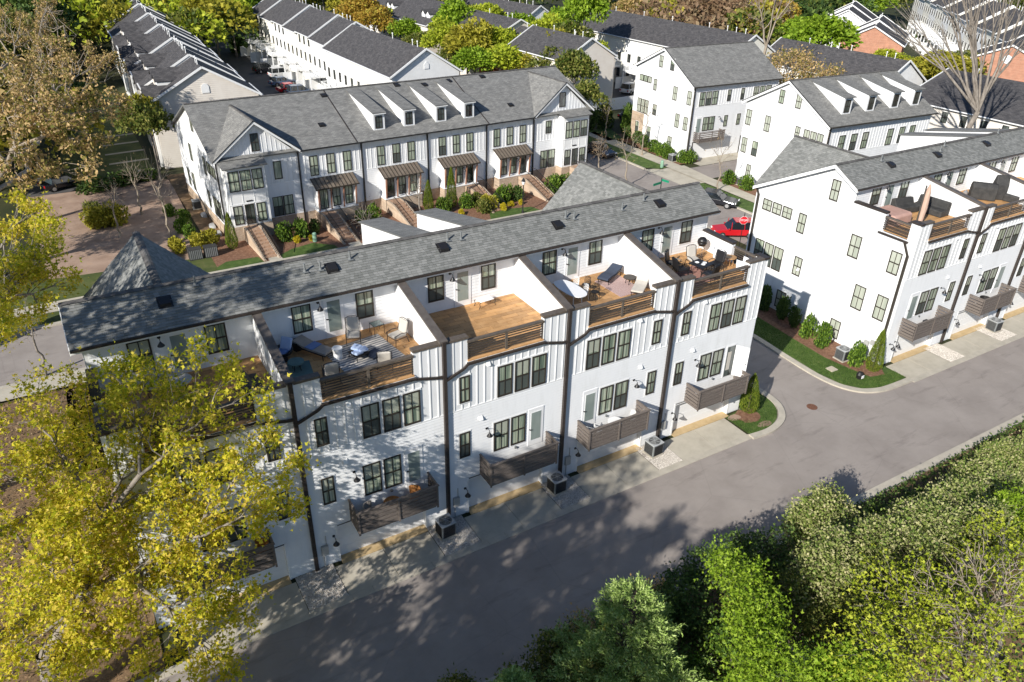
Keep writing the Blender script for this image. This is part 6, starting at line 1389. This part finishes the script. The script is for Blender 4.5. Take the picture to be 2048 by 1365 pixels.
# bare trees
def bare(label, base, tops, r0, seed, nt=70, bark='bark_pale', name='bare_tree', leaf=0, lm='l_brown', minr=.02, fork=None, cat='tree', spread=.35, tt=None, group=None, ls=.12, wob=.1):
    return make_tree(name, label, cat, base, tops, seed, nt, leaf, ls, lm, bark, r0, minr=minr, shell=.1, fork=fork, spread=spread, trunk_to=tt, wob=wob, group=group)
pb = at(1950, 236, 8); bx_, by_ = pb.x, pb.y; mb_ = at(1950, 262, 5.5)
tp = []
for px, py, dz in ((1800, 30, 0), (1858, 70, -1), (1885, -20, 1), (1925, -60, 2), (1965, -80, 2), (2005, -50, 1), (2040, 0, 0), (1940, 20, 0), (1985, 10, 0), (2060, 60, -2)):
    d = fw+rt*((px-1024)/F_PX)-up*((py-682.5)/F_PX); t_ = ((bx_-CAM.x)*.75+(by_-CAM.y)*.66)/(d.x*.75+d.y*.66); tp.append(tuple(CAM+d*t_))
make_tree('bare_tree', 'great bare tree with many pale upright stems at the right', 'tree', (bx_, by_, 0), [(*q, 1.9, 1.9, 2.4, 1) for q in tp], 41, 300, 0, .1, 'l_brown', 'bark', .28, minr=.012, fork=tp, trunk_to=(bx_+.2, by_, 8.6), wob=.05, shell=.1)
p = at(1578, 165, 0)
bx2, by2 = 72.5, 49.5
bare('pale bare tree with budding lower branches behind the dormered block', (bx2, by2, 0), [(bx2-2, by2+1, 17, 2, 2, 3.5), (bx2+1.5, by2-1, 18, 2, 2, 3.5), (bx2, by2, 21, 1.5, 1.5, 3)], .24, 42, 150, minr=.018, tt=(bx2, by2, 7), wob=.06)
make_tree('budding_tree', 'low spreading tree with tan buds behind the dormered block', 'tree', (74, 46, 0), [(74, 46, 9, 4.2, 4, 2.6), (77, 43.5, 8, 3.5, 3, 2)], 43, 200, 5200, .3, 'l_tan', 'bark_pale', .3, minr=.03, spread=.6)
bare('slender bare tree rising over the charcoal roofs at top right of centre', tuple(at(1370, 95, 0)), [(*at(1372, 15, 9)[:2], 14, 4.5, 4.5, 4.5)], .4, 44, 130, minr=.05)
for i, (px, py, h, r, l, lf, lm) in enumerate([(1250, 375, 7.2, 2.0, 'bare tree with tan buds between road and roof, nearest the ridge', 260, 'l_tan'), (1196, 345, 4.6, 1.1, 'small pink budding tree beside the right brick stairs', 700, 'l_brown'), (1283, 312, 8.2, 1.7, 'thin young street tree on the verge near the utility pillar', 60, 'l_tan'), (1210, 284, 6.5, .9, 'thin street tree opposite the shaded black car', 260, 'l_gold'), (1436, 385, 7, 1.5, 'thin bare street tree on the far verge beside the dormered block', 30, 'l_tan'),
        (1316, 292, 7.6, 1.3, 'thin bare tree planted against the plain white end wall', 40, 'l_tan'), (1505, 330, 4.2, 1.0, 'thin bare sapling in front of the dormered block wall', 20, 'l_tan')]):
    b = at(px, py, 0); bare(l, tuple(b), [(b.x, b.y, h*.66, r, r, h*.33)], .075, 50+i, 60, minr=.012, leaf=lf, lm=lm, name='young_tree', tt=(b.x, b.y, h*.3), group='young street trees', ls=.1)
for i, (px, py, h, r, l) in enumerate([(346, 497, 9.5, 2.0, 'tall thin bare tree on the vacant lot, nearest the house row'), (285, 430, 6.5, 1.4, 'thin bare tree in the middle of the vacant lot'), (240, 474, 6, 1.5, 'thin bare tree on the vacant lot beside the round bushes'), (91, 752, 6.2, 1.0, 'thin reddish sapling on the near pavement at the left'), (735, 522, 6.0, 1.6, 'bare red twigged tree on the lawn between the two left stairs'), (840, 445, 5.5, 1.2, 'bare twiggy shrub tree beside the second porch stairs')]):
    b = at(px, py, 0); bare(l, tuple(b), [(b.x, b.y, h*.68, r, r, h*.3)], .08, 70+i, 70, minr=.011, name='young_tree', leaf=(40 if i != 4 else 160), tt=(b.x, b.y, h*.3), bark='bark_pale' if i < 3 else 'bark', group='bare saplings on the left', ls=.1)
# shrubs: shared unit meshes
SH = {}
def shrub_mesh(kind, var, shape):
    k = (kind, var, shape)
    if k in SH: return SH[k]
    rs = np.random.default_rng(200+var+len(kind)); n = 1500
    if shape == 'cone':
        n = 4600; t = rs.uniform(0, 1, n)**1.1; a = rs.uniform(0, 6.283, n); r = (1-t)**.62*(.55+.45*np.minimum(1, t*6))*rs.uniform(.8, 1.05, n); P = np.stack([r*np.cos(a), r*np.sin(a), t], 1); Nn = unit(np.stack([np.cos(a)*.5, np.sin(a)*.5, np.ones(n)*.9], 1)); s = .085; lf = 'blade'
        Pc = P*np.array([1, 1, 1.0])
    else:
        c = [(rs.uniform(-.4, .4, 3)*np.array([1, 1, .6])+np.array([0, 0, .5]), rs.uniform(.35, .5)) for _ in range(6)]; P = []; Nn = []
        for q, r in c: d = unit(rs.normal(size=(n//6, 3))); P.append(q+d*r*rs.uniform(.75, 1.08, (n//6, 1))); Nn.append(d)
        P = np.concatenate(P); Nn = np.concatenate(Nn); P[:, 2] = np.abs(P[:, 2]); s = .17; lf = 'leaf'
    v, f = leaves(P, s, rs, lf, .3, Nn*.7); SH[k] = npmesh('foliage', v, 4, M[kind], f); return SH[k]
def shrub(label, x, y, r, h, kind='l_holly', shape='round', name=None, group=None, z=.06):
    T = thing(name or ('cone_evergreen' if shape == 'cone' else 'shrub'), label, 'shrub' if shape != 'cone' else 'evergreen', (x, y, z), random.uniform(0, 6.28), group)
    o = link('foliage', shrub_mesh(kind, random.randrange(2), shape), T); o.scale = (r, r, h); o['kind'] = 'stuff'
    m = MB().tube((0, 0, -.02), (0, 0, h*.6), .05, .03, 6); m.build('stem', M['bark_dark'], T); return T
shrub('short golden cone evergreen in the corner bed of the fifth unit', 20.75, -.45, .68, 2.6, 'l_arb', 'cone'); shrub('tall cone evergreen at the front corner of the windowed end wall', 31.95, -1.1, .62, 3.0, 'l_arb', 'cone')
for x, y, r, h, l in ((31.6, 4.4, .62, 1.5, 'bright shrub standing just at the edge of the building shadow'), (31.5, 2.9, .68, 1.7, 'bright shrub left of the lawn condenser'), (31.35, -.1, .68, 1.6, 'bright shrub between the lawn condenser and the cone evergreen')): shrub(l, x, y, r, h, 'l_holly', group='bright shrubs along the end wall')
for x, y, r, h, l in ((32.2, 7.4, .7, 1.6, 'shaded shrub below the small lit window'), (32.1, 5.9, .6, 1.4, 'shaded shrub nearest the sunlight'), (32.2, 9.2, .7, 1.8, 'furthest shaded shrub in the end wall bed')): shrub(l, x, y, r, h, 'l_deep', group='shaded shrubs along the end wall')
ord_ = ('first', 'second', 'third', 'fourth', 'fifth', 'sixth', 'seventh', 'eighth')
for i, (x, y) in enumerate(((54.6, 55.0), (54.5, 52.8), (53.9, 50.5), (53.6, 48.4), (53.4, 46.6), (53.3, 45.2), (53.6, 42.9))): shrub(ord_[i]+' clipped shrub from the far end along the plain white block', x, y, .95, 1.35, 'l_deep' if i < 3 else 'l_holly', group='clipped shrubs along the plain white block')
shrub('clipped shrub right of the driveway corner of the plain white block', 54.6, 42.6, .9, 1.2, 'l_holly')
for i, (x, y) in enumerate(((52.7, 33.9), (53.0, 31.4), (53.2, 28.9))): shrub(ord_[i]+' shrub from the far end at the dormered block', x, y, .95, 1.4, 'l_holly', group='shrubs at the dormered block')
for i, (x, y, r, h) in enumerate(((52.4, 61.5, 1.6, 2.6), (55.2, 61.5, 1.7, 2.8), (58.8, 61, 1.5, 2.6))): shrub(('left', 'middle', 'right')[i]+' big dark rounded shrub beyond the pavement, at the lane mouth', x, y, r, h, 'l_deep', group='big dark shrubs at the lane mouth')
shrub('narrow green cone evergreen between the big dark shrubs and the brick panel', 56.6, 58.3, .8, 3.2, 'l_holly', 'cone')
for x, y, r, h, l in ((-1.35, 41.0, .62, 3.2, 'cone evergreen at the left front corner of the garden-side row'), (18.5, 41.9, .62, 3.0, 'cone evergreen left of the downspout in the garden'), (21.0, 41.6, .66, 4.0, 'tallest cone evergreen in front of the third porch')): shrub(l, x, y, r, h, 'l_arb', 'cone')
GL = ['tall yellow green shrub right of the first brick stair', 'yellow green shrub before the double window, right of the tall one', 'dark round shrub left of the second brick stair', 'small yellow shrub at the mulch edge, left of its pair', 'small yellow shrub at the mulch edge, right of its pair', 'dark shrub right of the second brick stair', 'bright shrub under the second downspout', 'small yellow shrub above the white shed wall', 'bright shrub at the foot of the tallest cone evergreen', 'round green shrub right of the tallest cone evergreen', 'dull shrub beside the third porch stair', 'golden sprawling shrub over the third stair', 'olive sprawling shrub at the lawn edge below the third stair', 'small yellow shrub below the round green shrub', 'green shrub left of the basement vent under the fourth porch', 'green shrub under the fourth porch, beside the dark one', 'dark shrub left of the rightmost brick stair', 'small yellow shrub left of the lamp post', 'small yellow shrub right behind the lamp post', 'small yellow shrub at the corner of the lamp post lawn', 'large bright shrub right of the rightmost visible stair', 'bright shrub under the right double window', 'bright shrub at the right bay corner', 'bright shrub half hidden by the grey roof peak']
for i, (x, y, r, h, k) in enumerate(((3.3, 40.5, .85, 1.5, 'l_holly'), (4.9, 40.7, .85, 1.5, 'l_holly'), (6.3, 41.1, .75, 1.2, 'l_deep'), (4.1, 39.6, .5, .6, 'l_yflower'), (5.5, 39.4, .45, .55, 'l_yflower'), (11.2, 41.3, .8, 1.2, 'l_deep'), (12.4, 41.6, .85, 1.5, 'l_holly'), (11.6, 39.9, .4, .6, 'l_yflower'), (19.6, 40.6, .9, 1.3, 'l_holly'), (22.2, 40.6, .95, 1.4, 'l_holly'), (23.6, 41, .8, 1.2, 'l_olive'), (24.2, 39.2, 1.1, 1.3, 'l_gold'), (23.2, 38.6, .9, 1.2, 'l_olive'),
        (20.9, 39.0, .45, .5, 'l_yflower'), (26.0, 40.2, .95, 1.5, 'l_holly'), (27.0, 40.6, .8, 1.5, 'l_holly'), (28.2, 40.2, .9, 1.4, 'l_deep'), (26.6, 39.0, .42, .5, 'l_yflower'), (27.8, 38.9, .42, .5, 'l_yflower'), (25.3, 38.2, .5, .7, 'l_yflower'), (33.0, 40.4, 1.1, 1.7, 'l_holly'), (34.2, 40.9, .9, 1.5, 'l_holly'), (35.8, 41.5, .8, 1.3, 'l_holly'), (36.2, 39.5, .8, 1.2, 'l_holly'))):
    shrub(GL[i], x, y, r, h, k, group='garden shrubs before the dormered row')
for i, (x, y, r, h, k, l) in enumerate(((-11.6, 51.6, 1.5, 1.7, 'l_gold', 'left yellow green bush on the vacant lot'), (-9.9, 52.0, 1.6, 1.9, 'l_gold', 'right yellow green bush on the vacant lot'), (-11.4, 54.3, 1.0, 1.5, 'l_olive', 'olive bush behind the pair on the vacant lot'), (-4.9, 52.2, .8, 1.0, 'l_holly', 'topmost bush in the strip beside the house row'), (-3.9, 50.2, .8, 1.0, 'l_holly', 'second bush in the strip beside the house row'), (-4.5, 47.0, .9, 1.1, 'l_holly', 'third bush in the strip beside the house row'), (-4.2, 45.3, .8, 1.1, 'l_holly', 'lowest bush in the strip beside the house row'),
        (-5.6, 42.1, 1.0, 1.2, 'l_gold', 'left third of the yellow hedge at the lot corner'), (-4.3, 42.0, 1.0, 1.3, 'l_gold', 'middle of the yellow hedge at the lot corner'), (-3.1, 41.8, 1.0, 1.4, 'l_gold', 'right third of the yellow hedge at the lot corner'), (-10.5, 63.9, 2.2, 1.2, 'l_deep', 'dark clipped bush left in the row above the lot'), (-7.6, 64.2, 2.2, 1.2, 'l_deep', 'dark clipped bush right in the row above the lot'), (-5.0, 65.4, 1.4, 1.0, 'l_holly', 'green clump near the pale lids above the lot'))): shrub(l, x, y, r, h, k)
for i, (px, py) in enumerate(((566, 130), (477, 105), (1255, 90), (1275, 95), (1838, 92), (1860, 100), (519, 97))): p = at(px, py, 0); shrub(('rounded hedge ball beside the privacy walls', 'small hedge ball further up the lane', 'hedge left of the pale car', 'hedge right of the pale car', 'dark ball by the right hand garages', 'second dark ball by the right hand garages', 'hedge ball halfway up the back lane')[i], p.x, p.y, 2.0, 2.6, 'l_holly' if i < 2 else 'l_deep')

# bank of trees and shrubs along the south side of the alley
def bush(label, blobs, kind, n, ls, seed, name='hedge_shrub', shape='leaf', base=None, ntip=None, spread=.22, bark='bark_dark', cat='shrub', r0=.12, shell=.75, up=.3):
    rr = np.random.default_rng(seed+500); nb = []
    for (x, y, z, rx, ry, rz2) in blobs:
        nb.append((x, y, z, rx*.8, ry*.8, rz2*.8, rx*ry*.5))
        for _ in range(9):
            d = unit(rr.normal(size=3)); d[2] = abs(d[2]); q = rr.uniform(.22, .42); nb.append((x+d[0]*rx*.8, y+d[1]*ry*.8, z+d[2]*rz2*.85, rx*q, ry*q, rz2*q*1.3, rx*ry*q*q*1.6))
    blobs = nb; b0 = blobs[0]; base = base or (b0[0], b0[1], 0)
    return make_tree(name, label, cat, base, blobs, seed, ntip or 420, n, ls, kind, bark, r0, shape, spread, minr=.010, shell=shell, up=up, taper=.55)
bush('silvery olive hedge shrub spilling over the far kerb, left one', [(14.2, -11.4, 2.1, 2.1, 1.3, 1.9), (17.2, -13.0, 1.3, 1.7, 1.3, 1.5)], 'l_silver', 30000, .13, 81, ntip=900)
bush('silvery olive hedge shrub in the middle of the right bank', [(21.3, -14.2, 1.5, 2.5, 1.9, 1.7), (18.0, -15.2, 2.8, 2.4, 2.2, 2.4)], 'l_silver', 34000, .13, 82, ntip=1000)
bush('silvery olive hedge shrub at the right edge of the bank', [(24.6, -12.9, 1.0, 2.4, 1.6, 1.3), (28.2, -12.6, 1.0, 2.3, 1.5, 1.3)], 'l_silver', 34000, .13, 83, ntip=1000)
bush('silvery olive shrub at the far right edge by the kerb', [(32, -13.1, 1.2, 2.5, 1.8, 1.5), (35.5, -13.2, 1.4, 2.6, 1.8, 1.6)], 'l_silver', 26000, .14, 84, ntip=800)
bush('dark green shrub between the two silvery ones on the bank', [(18.6, -11.5, .7, 1.4, .8, .9), (21.6, -12.0, .6, 1.4, .8, .8)], 'l_deep', 12000, .13, 85)
bush('darker olive green mass below the silvery shrubs at the right', [(14.5, -15.5, 3.0, 3.4, 2.4, 2.6), (10.8, -13.6, 2.3, 2.6, 1.8, 2.2)], 'l_silver', 30000, .13, 86, ntip=900)
bush('shaded evergreen mass behind the conifer on the bank', [(6.6, -11.8, 1.9, 2.6, 1.5, 2.0), (9.6, -11.3, 2.0, 2.2, 1.3, 2.0), (3.0, -11.3, 1.4, 2.2, 1.2, 1.5)], 'l_deep', 20000, .14, 87, ntip=700)
bush('mixed green scrub between the conifer and the bright green tree', [(8.2, -14.2, 1.9, 2.2, 1.8, 2.0), (11.0, -17.2, 3.0, 2.6, 2.0, 2.4)], 'l_olive', 20000, .13, 97, ntip=700)
bush('leafy mid green bush filling the gap right of the conifer', [(4.9, -14.6, 1.6, 1.8, 1.5, 1.7), (6.0, -16.8, 1.9, 1.7, 1.5, 1.8), (2.9, -16.2, 1.3, 1.5, 1.2, 1.4)], 'l_holly', 19000, .13, 98, ntip=700)
bush('dark undergrowth at the lower middle of the bank', [(-1.2, -10.8, 1.0, 2.3, 1.1, 1.3), (-5.0, -9.9, .6, 1.8, .8, .8), (1, -12.6, 1.8, 2.3, 1.4, 1.8)], 'l_olive', 14000, .13, 88, ntip=500)
bush('dry twiggy shrub at the kerb left of the conifer', [(.9, -9.9, 1.0, 1.4, .6, 1.1), (4.2, -9.9, 1.1, 1.5, .6, 1.2)], 'l_tan', 2200, .12, 89, ntip=240)
make_tree('fresh_green_tree', 'bright green leafy tree in the middle of the bank, right of the conifer', 'tree', (7.0, -14.6, 0), [(*P3(1450, 1130, 6.0), .45, .45, .55, .6), (*P3(1490, 1165, 6.2), .7, .6, .7, 1), (*P3(1510, 1235, 6.2), .95, .8, 1.0, 2), (*P3(1520, 1320, 6.2), 1.0, .9, 1.1, 2), (*P3(1640, 1360, 6.2), .7, .7, .8, .7)], 91, 210, 9500, .13, 'l_green', 'bark', .16, 'lobe', .38, minr=.01, shell=.1)
T91 = make_tree('yellow_green_tree', 'yellow-green leafy tree with pale bare twigs at the lower right corner', 'tree', (12.8, -21.0, 0), [(*P3(1800, 1200, 6.5), 2.2, 1.8, 1.4, 2), (*P3(1930, 1280, 7.0), 1.9, 1.7, 1.6, 2), (*P3(1760, 1330, 7.0), 1.8, 1.6, 1.4, 2), (*P3(2030, 1180, 6.0), 2.0, 1.6, 1.6, 1.6), (*P3(1990, 1100, 5.5), 1.8, 1.6, 1.4, 1.2)], 92, 420, 9000, .13, 'l_lime', 'bark', .16, 'lobe', .26, minr=.014, shell=.1)
make_tree('bare_twig_tree', 'leafless pale tree fanning upwards at the lower right corner', 'tree', (*P3(1945, 1400, 2)[:2], 0), [(*P3(1940, 1180, 8), 2.3, 1.8, 1.6, 1)], 93, 190, 300, .12, 'l_lime', 'bark_pale', .13, minr=.013, shell=.2)
make_tree('fresh_green_tree', 'bright green tree at the right edge of the bank', 'tree', (*P3(2060, 1080, 1)[:2], 0), [(*P3(2040, 1040, 4.5), 1.3, 1.1, 1.3, 1), (*P3(1700, 1360, 6.5), 1.2, 1.1, 1.1, .7)], 94, 150, 8000, .15, 'l_green', 'bark', .12, 'lobe', .24, minr=.01, shell=.1)
# conifer with layered drooping sprays
def conifer(label, x, y, h, r, seed, mat='l_fir'):
    rs = np.random.default_rng(seed); T = thing('conifer', label, 'conifer', (x, y, 0)); sg = [(np.array([0, 0, 0.]), np.array([.05, 0, h*.5]), .2, .13), (np.array([.05, 0, h*.5]), np.array([0, 0, h*.97]), .13, .03)]
    pts = []; dirs = []; bs = []
    z = h*.08
    while z < h*.98:
        R_ = r*(1-z/h)**.75*(.85+.3*rs.uniform()); nb = 7+int(5*(1-z/h))
        for i in range(nb):
            a = rs.uniform(0, 6.283); rr_ = R_*rs.uniform(.7, 1.1); d = np.array([math.cos(a), math.sin(a), 0]); p0 = np.array([0, 0, z]); tip = p0+d*rr_+np.array([0, 0, rr_*rs.uniform(.15, .42)])
            bs.append((p0, tip, .03, .008)); m = int(26*rr_/r)+6
            t = rs.uniform(.3, 1, (m, 1))**.8; side = np.cross(d, [0, 0, 1]); c = p0+(tip-p0)*t+side*rs.normal(size=(m, 1))*.2*(1.15-t)*rr_*.6
            for j in range(m):
                dd = unit((tip-p0)+side*rs.normal()*.9*rr_+np.array([0, 0, .25*rr_])); nn = 13; q = c[j]+dd*np.linspace(0, .34, nn)[:, None]; pts.append(q+rs.normal(size=(nn, 3))*.028); dirs.append(np.repeat(dd[None], nn, 0)+rs.normal(size=(nn, 3))*.5)
        z += h*.035
    P = np.concatenate(pts); Dr = unit(np.concatenate(dirs)); v, f = leaves(P, .13, rs, 'blade', .5, Dr*1.6); link('crown', npmesh('crown', v, 4, M[mat], f), T)['kind'] = 'stuff'
    v, f = tubes(sg, 7); link('trunk', npmesh('trunk', v, 4, M['bark_dark'], f), T); v, f = tubes(bs, 4); link('branches', npmesh('branches', v, 4, M['bark_dark'], f), T)['kind'] = 'stuff'
    return T
cp = at(1255, 1275, 4.5); conifer('dense green conifer with layered sprays at the bottom centre', cp.x+.1, cp.y, 7.0, 3.3, 95)
cp = at(1010, 1390, 3); conifer('second dark conifer cut by the bottom edge', cp.x, cp.y-.6, 4.6, 1.7, 96)
# undergrowth on the bank and grass on the near lawns
rs = np.random.default_rng(99); n = 26000; P = np.stack([rs.uniform(-22, 40, n), -9.8-rs.uniform(0, 1, n)**1.5*11, rs.uniform(.02, .5, n)], 1)
v, f = leaves(P, .17, rs, 'leaf', .6); tag(link('ground_cover', npmesh('ground_cover', v, 4, M['l_deep'], f)), kind='stuff')
n = 12000; P = np.stack([rs.uniform(-26, -14.2, n), rs.uniform(-9, 23, n), rs.uniform(.02, .12, n)], 1); v, f = leaves(P, .14, rs, 'leaf', 1.5); tag(link('fallen_leaves', npmesh('fallen_leaves', v, 4, M['l_brown'], f)), kind='stuff')
def turf(poly, n, name='grass_blades', z=.06, h=.07):
    xs = [p[0] for p in poly]; ys = [p[1] for p in poly]; P = []
    while len(P) < n:
        x = rs.uniform(min(xs), max(xs)); y = rs.uniform(min(ys), max(ys))
        if inside((x, y), poly): P.append((x, y, z))
    P = np.array(P); v, f = leaves(P, h, rs, 'blade', 0, np.tile([[0, 0, 1.4]], (n, 1))); tag(link(name, npmesh(name, v, 4, M['l_blade'], f)), kind='stuff')
turf([(18.95, -.35), (19.0, -2.3), (20.5, -2.4), (22.4, -1.4), (22.8, 0), (22.8, 7), (20.6, 7), (20.5, .1), (21.2, -.3), (21.1, -1.4), (20.2, -1.5)], 9000)
turf([(33.2, -1.9), (33.2, -2.85), (31.6, -2.85), (30.4, -2.75), (29.35, -2.3), (28.6, -1.3), (28.4, .4), (28.5, 3.2), (28.65, 9), (30.8, 9), (30.5, 4.5), (30.35, 1.7), (30.65, -.2), (31, -1.7)], 12000)
